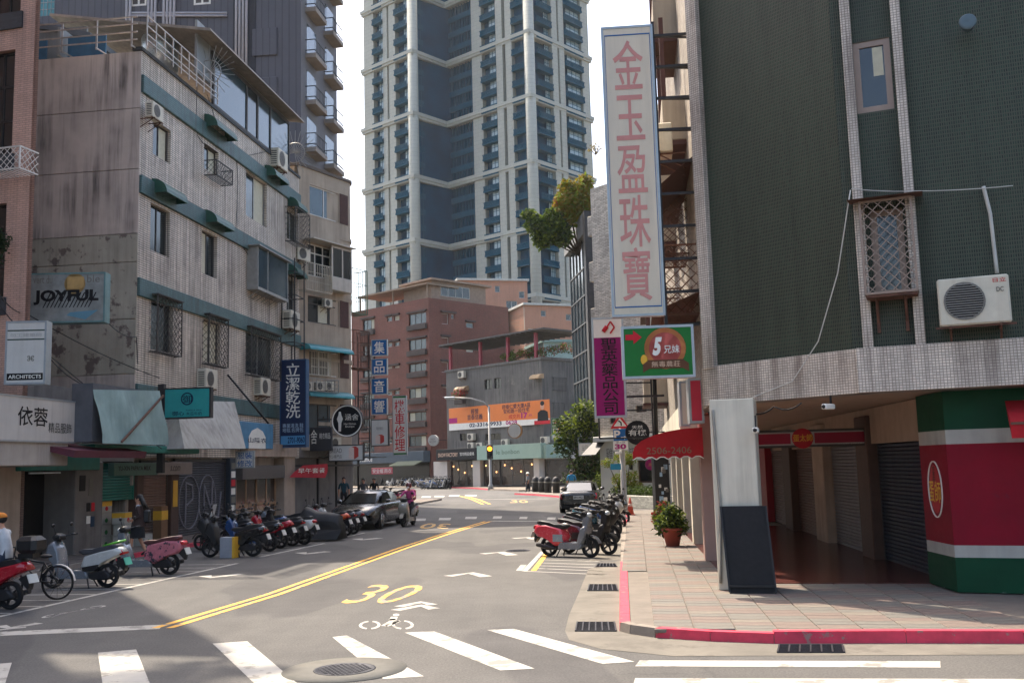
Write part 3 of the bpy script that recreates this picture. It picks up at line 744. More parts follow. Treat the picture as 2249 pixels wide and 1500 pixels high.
MB().lathe([(.3, 0), (.01, 0)], (w * .6, -.007, h * .78), 20, 'y').build('hat_brim', P_('straw', '#a98a58', var=.2), e); MB().box(w * .5, w * .72, -.012, -.009, h * .68, h * .92).build('hat_crown', P_('straw', '#a98a58'), e)
MB().sheet([(w * .5, h * .14), (w * .75, h * .05), (w * .92, h * .24), (w * .55, h * .2)], -.008, -.004).build('blue_scarf', P_('scarf', '#5b8595'), e)
T(s, 'vert du', .05, .3, .8, .95, i_grey); T(s, 'ble', .76, .93, .8, .95, i_grey); T(s, 'JOYFUL', .06, .92, .36, .66, i_black, .045, -.014)
b = MB()
for zz in (h * .5, h * .98): b.bar((-.6, .2, zz), (0, .2, zz), .05)
b.build('bracket', m_black, e)
s = board('blade_sign', 'teal papaya milk sign with a round crest on a black post', (360, 852, 462, 918), 31.5, i_teal, -4, .22, m_black)
MB().lathe([(.2, -.004), (.2, -.01), (.165, -.01), (.165, -.004)], (s[1] * .5, 0, s[2] * .64), 24, 'y', True, False).build('crest_ring', i_navy, s[0]); T(s, '御', .4, .6, .5, .8, i_navy, .02); T(s, '御心', .18, .44, .08, .26, i_navy, .02); T(s, '木瓜牛奶', .48, .82, .08, .2, i_navy); T(s, 'PAPAYA MILK', .48, .82, .23, .28, i_navy)
MB().box(-.22, -.02, .02, .2, -1.7, s[2] + .15).build('post', m_black, s[0])
s = board('blade_sign', 'tall navy dry cleaning sign with white characters and phone number', (615, 790, 672, 982), 44.4, M('sign_navy', '#0f2547', .4, .1, 2), -12, .3, M('navy_trim', '#20486b', .5))
T(s, '立\n潔\n乾\n洗', .22, .78, .33, .96, i_white, .02); T(s, '專業清洗.鞋\n地毯.名牌包', .1, .9, .17, .27, P_('paleblue', '#9fb8cc')); flat(s, .04, .96, .03, .13, P_('skyblue', '#4e8bb5')); T(s, '2701-9060', .3, .95, .045, .115, i_navy, .02)
s = board('wall_sign', 'grey boutique fascia with pale characters below the navy sign', (680, 938, 728, 990), 47, P_('slate', '#3a3a3d'), -8, .2); T(s, '舍', .05, .35, .3, .9, i_white); T(s, '精衣精品', .45, .95, .5, .75, i_white)
# round boutique sign
c = at(762, 924, 48.2); e = empty('round_sign', c, rad(-8), 'round black boutique sign with a white woman silhouette', 'sign')
MB().lathe([(.78, .0), (.78, .22), (.72, .24), (.01, .24)], (0, 0, 0), 32, 'y').build('drum', M('drum_brown', '#3a2e2b', .6), e)
MB().lathe([(.76, -.012), (.7, -.012), (.7, -.004), (.76, -.004)], (0, 0, 0), 32, 'y', True, False).build('ring', i_white, e)
MB().lathe([(.7, -.006), (.01, -.006)], (0, 0, 0), 32, 'y').build('face', P_('charcoal', '#1d2026'), e)
MB().sheet([(-.42, -.5), (-.3, -.5), (-.28, -.1), (-.2, .1), (-.28, .3), (-.3, .45), (-.4, .45), (-.42, .3), (-.5, .1), (-.43, -.1)], -.012, -.008).build('woman_silhouette', i_white, e)
text('涵舍', -.1, .58, .02, .33, -.012, i_white, e); text('Han Homes\nBoutique', -.15, .45, -.35, -.1, -.012, i_white, e)
MB().bar((-1.5, .1, .1), (-.7, .1, .1), .05).bar((-1.5, .1, -.5), (-1.5, .1, .6), .05).build('bracket', m_black, e)
m_loaf = P_('loaf', '#b5443e'); m_loafl = P_('loaf_light', '#d8c2b4')
def loaf(s, x0, x1, z0, z1):
    e, w, h = s; a, b_, c, d = w * x0, w * x1, h * z0, h * z1; m = a + (b_ - a) * .55
    MB().sheet([(a, c), (m, c - (d - c) * .1), (m, d * .9 + c * .1), ((a + m) / 2, d), (a, d * .85 + c * .15)], -.008, -.004).build('loaf_front', m_loafl, e)
    MB().sheet([(m, c - (d - c) * .1), (b_, c + (d - c) * .15), (b_, d * .85 + c * .15), ((a + m) / 2 + (b_ - m), d * 1.02), ((a + m) / 2, d), (m, d * .9 + c * .1)], -.008, -.004).build('loaf_crust', m_loaf, e)
s = board('shop_sign', 'cream bakery fascia reading BREAD with a loaf drawing', (722, 977, 798, 1012), 48, m_signw, -6, .2, m_black); T(s, 'BREAD', .03, .38, .52, .8, i_grey); T(s, 'パン専門店', .0, .38, .15, .4, i_grey); loaf(s, .58, .86, .15, .88)
s = board('blade_sign', 'small cream bakery sign with a loaf under the blue squares', (815, 921, 853, 979), 54, m_signw, -8, .2, m_black); T(s, '現烤麵包', .3, .7, .6, .72, i_grey); loaf(s, .25, .75, .1, .42)
for k, (ch, y) in enumerate(zip('集品音響', (746, 788, 831, 875))):
    s = board('blade_sign', 'blue square sign with the white character %s on a steel tower' % {'集': '集 topmost', '品': '品 second', '音': '音 third', '響': '響 lowest'}[ch], (816, y, 850, y + 35), 60, i_blue, -8, .2, m_trim, group='stack of blue character squares'); T(s, ch, .16, .84, .12, .88, i_white, .03)
b = MB(); q0 = at(812, 1000, 60.3); q1 = at(788, 1000, 60.3)
for q in (q0, q1): b.bar((q.x, q.y, 2.8), (q.x, q.y, at(812, 735, 60.3).z), .07)
for k in range(13): z = 3 + k * .58; b.bar((q1.x, q1.y, z), (q0.x + (1.0 if k % 3 == 0 else 0), q0.y, z), .04)
tag(b.build('steel_frame', m_black), 'black steel lattice tower carrying the blue character squares', 'frame')
s = board('blade_sign', 'tall white motorcycle repair sign with red characters and green ends', (863, 869, 893, 999), 66, m_signw, -8, .2, m_trim); T(s, '機\n車\n修\n理', .12, .88, .07, .93, i_red, .02); flat(s, 0, 1, .965, 1, i_green); flat(s, 0, 1, 0, .035, i_green)
s = board('blade_sign', 'small white and blue clothing alteration sign', (518, 991, 557, 1027), 36.5, m_signw, -7.5, .12, m_trim); T(s, '服裝', .08, .92, .54, .94, i_blue, .03); T(s, '修改', .08, .92, .06, .46, i_blue, .03)

# ================================================================ left shop row
m_tealp = M('teal_paint', '#1f7468', .55, .15, 2, streak=.4); m_stucco = M('grey_plaster', '#6f6a66', .85, .15, 2, streak=.4); m_cream = M('cream_plaster', '#a3907f', .8, .12, 2, streak=.3)
m_brown = M('brown_column', '#4d3830', .7, .15, 3)
def shutter(parent, u0, u1, z0, z1, mat, y=.1, pitch=.085, name='roller_shutter', mats=None):
    e = MB().sheet([(u0, z0), (u0 + .05, z0), (u0 + .05, z1), (u1 - .05, z1), (u1 - .05, z0), (u1, z0), (u1, z1 + .1), (u0, z1 + .1)], y - .03, y + .05).build(name, mats or m_fdark, parent)
    n = max(3, int((z1 - z0) / pitch)); p = (z1 - z0) / n
    o = MB().loft([[(u, y + .03, 0), (u, y - .004, p * .12), (u, y - .012, p * .5), (u, y - .004, p * .85), (u, y + .03, p * .97)] for u in (u0 + .05, u1 - .05)], False, True, False).build('slat', mat, e)
    o.location.z = z0
    for k in range(1, n): obj('slat', o.data, e, (0, 0, z0 + k * p))
    return e
def zl(px, py, d=0): return LF.z(px, py, d)
def ul(px, py, d=0): return LF.u(px, py, d)
SR = fempty('shop_row', LF, 'row of small street shops with shutters and teal fascias below the tiled block', 'shops')
MB().box(-16, u0L, .9, 8, 0, 5.0).build('back_wall', m_stucco, SR)
MB().box(u0L, 31, .35, 6, 0, 3.6).build('back_wall', m_stucco, SR)
MB().box(-16, u0L, .0, .9, 2.75, 4.0).build('lintel', M('lintel_plaster', '#7b756d', .85, .12, 2, streak=.4), SR)
MB().box(u0L, 31, .02, .35, 2.95, 4.65).build('lintel', m_stucco, SR)
def seg(px0, px1): return ul(px0, 1130), ul(px1, 1130)
# corner shop block, dark opening, column, half-raised teal shutter, brown shutter, graffiti shutter
a, c = seg(-60, 40); MB().box(a, c, -.05, .9, 0, 2.75).build('pale_pier', m_cream, SR)
a, c = ul(-60, 990, -1.2), ul(146, 990, -1.2); MB().cham(a, c, -1.25, .0, zl(80, 1023, -1.2), zl(80, 968, -1.2), .02).build('canopy_box', M('canopy_white', '#a59b90', .7, .1, 2, streak=.4), SR)
a, c = seg(156, 217); MB().cham(a, c, -.12, .9, 0, 2.75, .03).build('plaster_column', m_stucco, SR)
for k, (x, z, w_, h_, mt) in enumerate(((.2, 1.9, .3, .45, i_black), (.75, 1.75, .2, .5, i_grey), (.65, 1.3, .18, .25, i_black), (.92, 1.3, .17, .25, i_red), (.65, .95, .2, .22, i_white), (.9, .85, .2, .3, P_('dkblue', '#22394f')))):
    MB().box(a + x * .9, a + x * .9 + w_, -.135, -.122, z, z + h_).build('poster', mt, SR)
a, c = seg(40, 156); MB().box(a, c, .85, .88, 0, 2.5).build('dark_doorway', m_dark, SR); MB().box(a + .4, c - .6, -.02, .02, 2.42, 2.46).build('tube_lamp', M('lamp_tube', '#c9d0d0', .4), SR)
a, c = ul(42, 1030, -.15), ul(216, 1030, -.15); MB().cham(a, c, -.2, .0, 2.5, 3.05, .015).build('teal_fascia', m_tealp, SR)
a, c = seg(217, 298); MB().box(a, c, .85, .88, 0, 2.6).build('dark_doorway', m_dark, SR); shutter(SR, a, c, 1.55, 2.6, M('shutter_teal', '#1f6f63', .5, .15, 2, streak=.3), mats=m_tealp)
a2, c2 = seg(298, 312); MB().cham(a2, c2, -.05, .3, 0, 2.7, .02).build('brown_column', m_brown, SR)
a, c = seg(312, 371); shutter(SR, a, c, .12, 2.7, M('shutter_brown', '#7b6054', .55, .15, 2, streak=.3))
a2, c2 = seg(371, 388); MB().cham(a2, c2, -.08, .3, 0, 2.75, .02).build('brown_column', m_brown, SR); MB().box(a2 + .1, c2 - .15, -.1, -.085, 1.2, 2.1).build('poster', i_gold, SR)
a, c = seg(388, 500); gs = shutter(SR, a, c, .12, 2.75, M('shutter_charcoal', '#34333a', .5, .15, 2, streak=.3), y=.12)
w_ = c - a; m_chalk = M('spray_chalk', '#7a7880', .8, .25, 4); b = MB()
for cx, sx in ((.27, .19), (.62, .17)):
    for k in range(26):
        t0, t1 = 2 * math.pi * k / 26, 2 * math.pi * (k + 1) / 26
        b.bar((a + w_ * (cx + sx * math.cos(t0)), .1, 1.3 + .95 * math.sin(t0)), (a + w_ * (cx + sx * math.cos(t1)), .1, 1.3 + .95 * math.sin(t1)), .035)
for l in ([(.2, .5), (.2, 2.0), (.32, 1.9), (.33, 1.4), (.22, 1.2)], [(.55, .4), (.55, 1.9), (.7, .9), (.72, 2.0)], [(.84, .6), (.9, 1.6)]):
    for p, q in zip(l[:-1], l[1:]): b.bar((a + w_ * p[0], .098, p[1]), (a + w_ * q[0], .098, q[1]), .05)
b.build('graffiti_lines', m_chalk, gs)
a, c = ul(500, 1130), ul(513, 1130); MB().cham(a, c, -.1, .3, 0, 2.9, .02).build('sticker_column', M('column_blueblack', '#26303a', .6), SR)
for k in range(6): MB().box(a + .08, c - .12, -.115, -.102, .8 + k * .33, 1.05 + k * .33).build('sticker', (i_white, i_grey, i_white, i_red, i_white, i_grey)[k], SR)
s = board('shop_sign', 'dull green fascia with dark papaya milk lettering', (251, 1016, 347, 1044), 0, M('fascia_green', '#4c6d62', .6, .1, 2, streak=.2), fr=LF, d=-.3, t=.2); T(s, 'YU-XIN PAPAYA MILK', .08, .82, .4, .75, i_black, .02)
s = board('shop_sign', 'pale mauve fascia with a thin script name beside the papaya milk fascia', (348, 1015, 423, 1042), 0, P_('mauve', '#8e8380'), fr=LF, d=-.3, t=.2); T(s, 's.com', .33, .62, .3, .7, i_black, shear=.3)
a, c = ul(200, 1008, -1.2), ul(432, 1008, -1.2); MB().cham(a, c, -1.3, -.35, 2.98, 3.2, .02).build('teal_soffit', m_tealp, SR)
a, c = ul(146, 985, -1.7), ul(305, 990, -1.7); MB().loft([[(u, -1.95, 2.98), (u, -.6, 3.22), (u, -.6, 3.12), (u, -1.9, 2.8)] for u in (a, c)], True, False).build('canvas_awning', M('awning_maroon', '#5d2d38', .8, .2, 2), SR)
# clothes shop with timber glazed door, cream pier, bakery
a, c = seg(517, 612); m_wood = M('timber_door', '#8a6a4e', .55, .2, 3)
MB().cham(a, c, -.3, .0, zl(560, 1052), zl(560, 1022), .02).build('shop_fascia', P_('fascia_grey', '#59534f'), SR)
window(SR, (a + .1, c - .2, .15, 2.5), .05, m_wood, M('shop_glass', '#3a2d25', .1, .3, 2, spec=.8), 4, 1, .12, 'glazed_door', split=.35)
a, c = seg(613, 637); MB().cham(a, c, -.25, .3, 0, 3.0, .03).build('cream_pier', m_cream, SR)
MB().box(ul(527, 1000), ul(637, 1000), -.35, .0, 2.95, 3.5).build('cream_lintel', m_cream, SR)
a, c = ul(637, 1080), ul(788, 1080)
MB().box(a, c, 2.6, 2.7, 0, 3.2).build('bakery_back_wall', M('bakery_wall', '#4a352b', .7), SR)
b = MB()
for u in (a, a + (c - a) * .35, a + (c - a) * .62, c - .1): b.box(u, u + .1, -.05, .05, 0, 2.9)
b.box(a, c, -.05, .05, 2.5, 2.6); b.build('bakery_frame', m_black, SR)
MB().cham(a + .8, a + 4.2, .9, 1.5, .1, 1.0, .03).build('bakery_counter', M('counter_grey', '#5a5652', .6, .2, 3), SR)
MB().box(a + .8, a + 4.2, .86, .9, .93, 1.0).build('counter_light', M('warm_light', '#ff9a4a', .5, emit=3.0), SR)
for k in range(3): MB().lathe([(.01, 0), (.07, .05), (.05, .14), (.01, .15)], (a + 1.2 + k * .9, .9, 2.1), 10).build('pendant_lamp', M('warm_bulb', '#ffb060', .5, emit=4.0), SR)
b = MB()
for k in range(40): b.box(a + 4 + k * .16, a + 4.08 + k * .16, -1.3, .3, 2.95 + (k % 2) * .015, 2.98 + (k % 2) * .015)
b.build('corrugated_eave', M('eave_sheet', '#4b4a4a', .6, .2, 3), SR)
# tarp, slanted white awning, blue arched sign, red cloth banner
p_ = [LF.uv(x, y, -1.85) for x, y in ((205, 974), (352, 978), (354, 858), (213, 856))]
b = MB(); n = 10
b.loft([[(p_[0][0] + (p_[1][0] - p_[0][0]) * i / n + .02 * math.sin(j * 2.1 + i), -1.85 - .05 * math.sin(i * 1.3 + j * .8) - .25 * (1 - j / 6), (p_[0][1] * (1 - i / n) + p_[1][1] * i / n) * (1 - j / 6) + (p_[3][1] * (1 - i / n) + p_[2][1] * i / n) * j / 6) for i in range(n + 1)] for j in range(7)], False, True, False)
e = fempty('tarpaulin', LF, 'grey green tarpaulin stretched over a sign frame with a diagonal strap', 'tarpaulin')
b.build('sheet', M('tarp_grey', '#7d9490', .7, .15, 1.5, streak=.5, dirt='#4b6a6b'), e)
MB().bar((p_[0][0] + .9, -2.15, p_[0][1] + .05), (p_[2][0] - .05, -1.95, p_[2][1] - .15), .05).build('strap', m_rust, e)
MB().box(p_[0][0], p_[1][0], -1.8, -1.2, p_[0][1] + .05, p_[2][1] - .05).build('frame_box', M('box_grey', '#55565a', .8), e)
p_ = [LF.uv(x, y, d) for x, y, d in ((405, 985, -1.9), (540, 985, -1.9), (515, 882, -1.0), (385, 880, -1.0))]
e = fempty('slanted_awning', LF, 'slanted pale shop awning printed with a faint crest and characters', 'awning')
MB().add([(p_[0][0], -1.9, p_[0][1]), (p_[1][0], -1.9, p_[1][1]), (p_[2][0], -1.0, p_[2][1]), (p_[3][0], -1.0, p_[3][1]), (p_[0][0], -1.0, p_[0][1]), (p_[1][0], -1.0, p_[1][1])], [(0, 1, 2, 3), (1, 5, 2), (4, 0, 3), (0, 4, 5, 1)]).build('sheet', M('awning_pale', '#a39f95', .7, .1, 2, streak=.5), e)
t = text('御心木瓜牛奶', p_[0][0] + .9, p_[1][0] - 1.1, 0, .35, 0, i_grey, e)
for v in t.data.vertices: v.co.y = -1.36 + v.co.z * -.0 + (v.co.z) * .55 - .02; v.co.z = p_[0][1] + (p_[3][1] - p_[0][1]) * (.6 + v.co.z * .55)
s = board('wall_sign', 'blue shop sign with a white arch and dark characters', (527, 928, 600, 985), 0, M('sign_blue_faded', '#4a7fa0', .5, .15, 2, streak=.3), fr=LF, d=-.4, t=.3)
MB().sheet([(s[1] * x, s[2] * z) for x, z in ((.25, 0), (.75, 0), (.75, .45), (.66, .68), (.5, .8), (.34, .68), (.25, .45))], -.01, .0).build('arch', i_white, s[0]); T(s, '山隆衣', .22, .78, .22, .42, i_navy, .03, -.016)
p_ = [LF.uv(x, y, -.6) for x, y in ((636, 1048), (715, 1049), (720, 1018), (664, 1022))]
e = fempty('cloth_banner', LF, 'crumpled red cloth banner with white characters over the bakery corner', 'banner')
b = MB(); n = 9
b.loft([[((p_[0][0] * (1 - i / n) + p_[1][0] * i / n) * (1 - j / 4) + (p_[3][0] * (1 - i / n) + p_[2][0] * i / n) * j / 4, -.6 + .05 * math.sin(i * 1.7 + j), (p_[0][1] * (1 - i / n) + p_[1][1] * i / n) * (1 - j / 4) + (p_[3][1] * (1 - i / n) + p_[2][1] * i / n) * j / 4) for i in range(n + 1)] for j in range(5)], False, True, False)
b.build('cloth', M('cloth_red', '#b0182e', .8, .15, 3), e); text('早午套餐', p_[0][0] + .9, p_[1][0] - .3, p_[0][1] + .15, p_[2][1] - .2, -.67, i_white, e, bold=.02)
# fruit boxes, mailbox stack inside the shop
m_card = M('carton_white', '#a8a49a', .8, .08, 3); m_cardb = M('carton_brown', '#7b5a40', .85, .1, 3)
def carton(p, w, d, h, rz, label, band=None):
    e = empty('carton', p, rz, label, 'box', 'fruit cartons stacked at the papaya shop')
    MB().cham(0, w, 0, d, 0, h, .01).build('body', m_card, e)
    if band: MB().box(-.003, w + .003, -.003, d + .003, h * .55, h * .99).build('printed_band', band, e)
    MB().ell((w * .5, -.002, h * .35), (.09, .005, .07), 10, 6).build('fruit_print', i_green if not band else i_red, e)
    MB().box(-.002, w * .5 - .01, -.004, d + .002, h, h + .006).box(w * .5 + .01, w + .002, -.004, d + .002, h, h + .006).build('flaps', m_card, e)
zf = .12
for k, (u, v, z, bd) in enumerate(((4.3, -.5, 0, None), (4.3, -.5, .36, None), (4.25, -.5, .72, i_gold), (5.1, -.7, 0, None))):
    carton(LF.w(u, v, zf + z), .52, .4, .35, LF.a + (.1 if k == 2 else 0), ('white fruit carton at the bottom of the stack by the column', 'white fruit carton in the middle of the stack by the column', 'yellow banded carton on top of the stack by the column', 'single low fruit carton beside the stack')[k], bd)
ua = ul(222, 1150)
for k in range(5):
    carton(LF.w(ua + .35 + (k // 4) * .65, .2, zf + (k % 4) * .36), .6, .45, .35, LF.a, 'fruit carton %s the half-raised teal shutter' % ('at the foot of the pile under', 'second from the floor under', 'third from the floor under', 'on top of the pile under', 'standing alone inside')[k], i_gold if k == 3 else None)
e = empty('carton', LF.w(ul(332, 1180), -.35, zf), LF.a, 'tall brown carton with a yellow band against the brown shutter', 'box'); MB().cham(0, .45, 0, .3, 0, 1.15, .01).build('body', m_cardb, e); MB().box(-.003, .453, -.003, .303, .7, 1.0).build('printed_band', i_gold, e)
e = empty('carton', G(482, 1226), rad(-10), 'white and yellow box standing on the road by the parked scooters', 'box'); MB().cham(0, .42, 0, .35, 0, .56, .01).build('body', M('box_greywhite', '#8f9297', .7), e); MB().box(.36, .425, -.003, .353, 0, .565).build('yellow_edge', i_gold, e)

# ================================================================ beige rounded block
m_beige = M('beige_render', '#a39380', .85, .12, .8, streak=.55, dirt='#4a4038'); m_pebble = M('red_pebbledash', '#4d3631', .95, .35, 22, bump=.8)
bo = LF.w(21.25, .1); BFm = Frame((bo.x, bo.y), 60)
BB = fempty('beige_apartment_building', BFm, 'beige rendered block with rounded corners and red pebbledash panels', 'building')
WB = BFm.u(778, 600)
floors = [BFm.z(715, y) for y in (1010, 875, 690, 510, 390)]
holes = []
zs_ = {5: (405, 480), 4: (535, 615), 3: (650, 712), 2: (775, 830), 1: (885, 960)}
Bw = {5: BFm.box(680, 416, 744, 480), 4: BFm.box(676, 540, 728, 610), 3: BFm.box(676, 655, 745, 712), 2: BFm.box(680, 772, 745, 826), 1: BFm.box(678, 888, 745, 955)}
wall('front_wall', m_beige, BB, 0, WB - .5, 3.3, 17.3, list(Bw.values()), .2)
for k, h in Bw.items():
    MB().box(.05, WB - .55, -.015, -.003, h[2] - .05, h[2] - .02).build('sill', m_beige, BB)
    MB().cham(h[1] + .05, WB - .5, -.03, .0, h[2] - .02, h[3] + .05, .08).build('pebbledash_panel', m_pebble, BB)
    window(BB, h, .06, m_fwhite if k in (5, 4, 2) else m_fdark, m_glassb if k in (5, 1) else m_glass, 3 if k != 5 else 2, 1, .06, split=.72 if k in (3, 4) else None, curtain=.1)
# rounded corner and street side
ring = [(WB - .5, 0)] + [(WB - .5 + .6 * math.sin(t), .6 - .6 * math.cos(t)) for t in (rad(12), rad(25), rad(38), rad(52))]
e_ = Vector((math.cos(rad(52)), math.sin(rad(52)))); q = ring[-1]
poly = ring + [(q[0] + 9 * e_.x, q[1] + 9 * e_.y), (-2, 12), (0, .25)]
MB().prism(poly, 3.3, 17.3).build('core_wall', m_beige, BB)
for z in (4.5, 7.7, 10.9, 14.1): MB().prism([(p[0] * 1.002 + .02, p[1] - .06) for p in ring] + [(q[0] + 6 * e_.x + .1, q[1] + 6 * e_.y - .06), (0, .2)], z, z + .18).build('floor_ledge', m_beige, BB)
MB().prism([(p[0] + .05, p[1] - .08) for p in ring] + [(q[0] + 9 * e_.x + .1, q[1] + 9 * e_.y), (-2, 12), (-.05, -.08)], 17.3, 17.45).build('roof_coping', M('coping_brown', '#5b5148', .8), BB)
h = BFm.box(660, 585, 725, 640, -.6); cage(BB, (h[0] + .3, h[1], h[2], h[3] + .1), -.7, 0, M('cage_cream', '#b3a894', .6), False, .13, 'balcony_cage', .02)
h = BFm.box(728, 545, 772, 628, -.5); b = MB(); b.cham(h[0], h[1], -.55, 0, h[2] - .3, h[2] + .4, .02)
for u in (h[0], (h[0] + h[1]) / 2, h[1] - .08): b.box(u, u + .08, -.54, -.46, h[2] + .4, h[3])
b.box(h[0], h[1], -.53, -.47, h[3] - .1, h[3]); b.box(h[0] - 1.6, h[1] + .1, -.75, 0, h[3] + .05, h[3] + .1)
bw = b.build('white_bay_window', M('bay_white', '#b7ad9e', .6, .08, 3, streak=.3), BB); MB().box(h[0] + .08, h[1] - .08, -.51, -.5, h[2] + .4, h[3] - .1).build('pane', m_glass, bw)
m_aqua = M('aqua_hood', '#2f7d80', .4, .2, 3)
for p in ((672, 762, 768, 785), (672, 862, 770, 880)):
    h = BFm.box(*p, -.4); awning(BB, h[0], h[1], h[3] + .1, .7, .35, m_aqua)
h = Bw[2]; cage(BB, (h[0], h[0] + (h[1] - h[0]) * .65, h[2], h[3]), -.1, 0, M('cage_cream', '#b3a894', .6), False, .12, 'window_grille', .03)
h = BFm.box(668, 832, 742, 860, -.7); cage(BB, (h[0], h[1], h[2], h[3]), -.75, 0, m_alu, False, .25, 'condenser_rack', .02)
for k, x in enumerate((670, 696, 716)): ac(BFm, x, 836, x + 20, 858, -.6, 'round fan condenser %s in the rack on the beige block' % ('beside the tiled block', 'in the middle', 'farthest along')[k], size=.75)
ac(BFm, 655, 543, 680, 572, -.45, 'white condenser bolted high on the beige block by a drain pipe'); ac(BFm, 714, 658, 742, 676, -.3, 'window air conditioner set in the dark window of the beige block')
ac(BFm, 728, 960, 752, 985, -.9, 'grimy condenser hung behind the round boutique sign')
# caged balconies on the receding side
SF = Frame(BFm.w(q[0], q[1])[:2], 82.5)
for k, (za, zb_) in enumerate(((7.6, 9.6), (10.6, 13.0), (4.4, 6.2))):
    cage(BB, (WB + .25 + k * .3, WB + 1.6 + k * .3, za, zb_), .3 + k * .35, 1.2 + k * .35, (m_rust, M('cage_green', '#4f6b52', .6), m_fdark)[k], False, .13, 'balcony_cage', .02)

# ================================================================ dark grey tower block behind
m_dgrey = M('panel_dark_grey', '#4a494e', .7, .06, .6, tile=(.45, 40), off=0, mortar=.001, grout='#3b3a3f', tvar=.03)
go = at(70, 300, 62); GF = Frame((go.x, go.y), -6)
GB = fempty('grey_highrise', GF, 'dark grey ribbed high-rise with white drain pipes behind the tiled block', 'building')
WG = GF.u(661, 200)
gh = [GF.box(288, -20, 322, 14), GF.box(426, -24, 463, 11), GF.box(78, -40, 120, 36)]
wall('front_wall', m_dgrey, GB, -6, WG, 0, 40, gh, .3)
for h in gh[:2]: window(GB, h, -.02, m_fwhite, m_fdark, 2, 1, .12)
window(GB, gh[2], .05, m_alu, M('glass_teal', '#3f7478', .15, .1, 2), 5, 5, .03)
e2 = Vector((math.sin(rad(2)), math.cos(rad(2))))
MB().prism([(-6, .35), (WG, .0), (WG + 7.2 * e2.x, 7.2 * e2.y), (WG - 3, 12), (-6, 12)], 0, 40).build('core_wall', M('panel_side_grey', '#5b5a5d', .75, .08, .8), GB)
for x0, n in ((278, 2), (326, 3), (360, 4), (520, 4)):
    b = MB()
    for k in range(n): u = GF.u(x0 + k * 7.5, 150); b.tube([(u, -.15, GF.z(400, 175)), (u, -.15, 40)], .085, 8)
    b.build('drain_pipes', M('pipe_white', '#9a9aa0', .5, .1, 4), GB)
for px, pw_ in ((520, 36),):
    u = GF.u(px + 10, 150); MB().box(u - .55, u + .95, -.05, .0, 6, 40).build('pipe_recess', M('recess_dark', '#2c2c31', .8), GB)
for y in (31, 37): MB().tube([(GF.u(280, y), -.12, GF.z(280, y)), (GF.u(500, y), -.12, GF.z(500, y))], .07, 8).build('cross_pipe', M('pipe_white', '#9a9aa0', .5, .1, 4), GB)
for y in (64, 172): h = GF.box(555, y, 610, y + 60); MB().cham(h[0], h[1], -.12, 0, h[2], h[3], .03).build('raised_panel', m_dgrey, GB)
SG = Frame(GF.w(WG, 0)[:2], -6 + 76)
for k in range(9):
    z = 13.0 + k * 3.1
    for u in (.8, 4.4):
        p = Vector((WG, 0)) + e2 * u; n_ = Vector((e2.y, -e2.x)); q1 = p + e2 * 2.2
        def L3(a, o, zz): return (p.x + e2.x * a + n_.x * o, p.y + e2.y * a + n_.y * o, zz)
        b = MB().add([L3(a, o, zz) for zz in (z, z + .3) for a, o in ((0, 0), (2.2, 0), (2.2, .7), (0, .7))], [(0, 3, 2, 1), (4, 5, 6, 7), (0, 1, 5, 4), (1, 2, 6, 5), (2, 3, 7, 6), (3, 0, 4, 7)])
        bal = b.build('balcony', M('balcony_beige', '#7d746a', .8, .1, 2), GB)
        r = MB()
        for zz in (.5, 1.2): r.bar(L3(0, .65, z + zz), L3(2.2, .65, z + zz), .05); r.bar(L3(0, 0, z + zz), L3(0, .65, z + zz), .05)
        for i in range(9): r.bar(L3(i * .27, .65, z + .3), L3(i * .27, .65, z + 1.2), .025)
        r.build('railing', m_black, bal)
        MB().add([L3(.2, .02, z + .3), L3(2.0, .02, z + .3), L3(2.0, .02, z + 2.4), L3(.2, .02, z + 2.4)], [(0, 1, 2, 3)]).build('door_glass', m_glassb, bal)
# ================================================================ residential tower
m_stone = M('tower_stone', '#a6a598', .8, .06, .12, tile=(1.6, .8), off=.5, mortar=.02, grout='#6f736f', tvar=.03)
m_teal = M('tower_teal_metal', '#1a4a5c', .7, .12, .5, spec=.12); m_tglass = M('tower_dark_glass', '#0a3a50', .5, .3, .15, spec=.08); m_tpane = M('tower_pale_pane', '#8fa3a6', .12, .2, .4, spec=.9)
K1 = at(908, 300, 190); a_ = Vector((.755, -.656)); b_ = Vector((.743, .669)); b_ = Vector((.669, .743))
TA1 = Frame((K1.x - a_.x * 14.7, K1.y - a_.y * 14.7), -41); TB1 = Frame((K1.x, K1.y), 48)
K2 = TB1.w(TB1.u(982, 300), 0); TA2 = Frame((K2.x, K2.y), -41); K3 = TA2.w(TA2.u(1168, 300), 0); TB2 = Frame((K3.x, K3.y), 48)
TW = empty('residential_tower', (K1.x, K1.y, 0), 0, 'hazy pale stone residential tower with dark teal balconies and glass', 'building')
def sub(fr):                                     # a face of the tower: holder-free, meshes are moved into the tower's axes
    dx, dy = fr.o.x - K1.x, fr.o.y - K1.y
    return (dx, dy, 0), fr.a
def tpart(name, mb, mat, fr):
    loc, a = sub(fr); return mb.build(name, mat, TW, loc, a)
ZB, FH = 19.9, 3.2; NF = 26; ZTOP = ZB + NF * FH
L1 = 14.7; L2 = (Vector((K2.x, K2.y)) - Vector((K1.x, K1.y))).length; L3_ = (Vector((K3.x, K3.y)) - Vector((K2.x, K2.y))).length; L4 = TB2.u(1300, 300)
for fr, L in ((TA1, L1), (TB1, L2), (TA2, L3_), (TB2, L4)):
    tpart('glass_wall', MB().box(0, L, 1.0, 1.3, 0, ZTOP), m_tglass, fr)
def tu(fr, *xs): return [fr.u(x, 300) for x in xs]
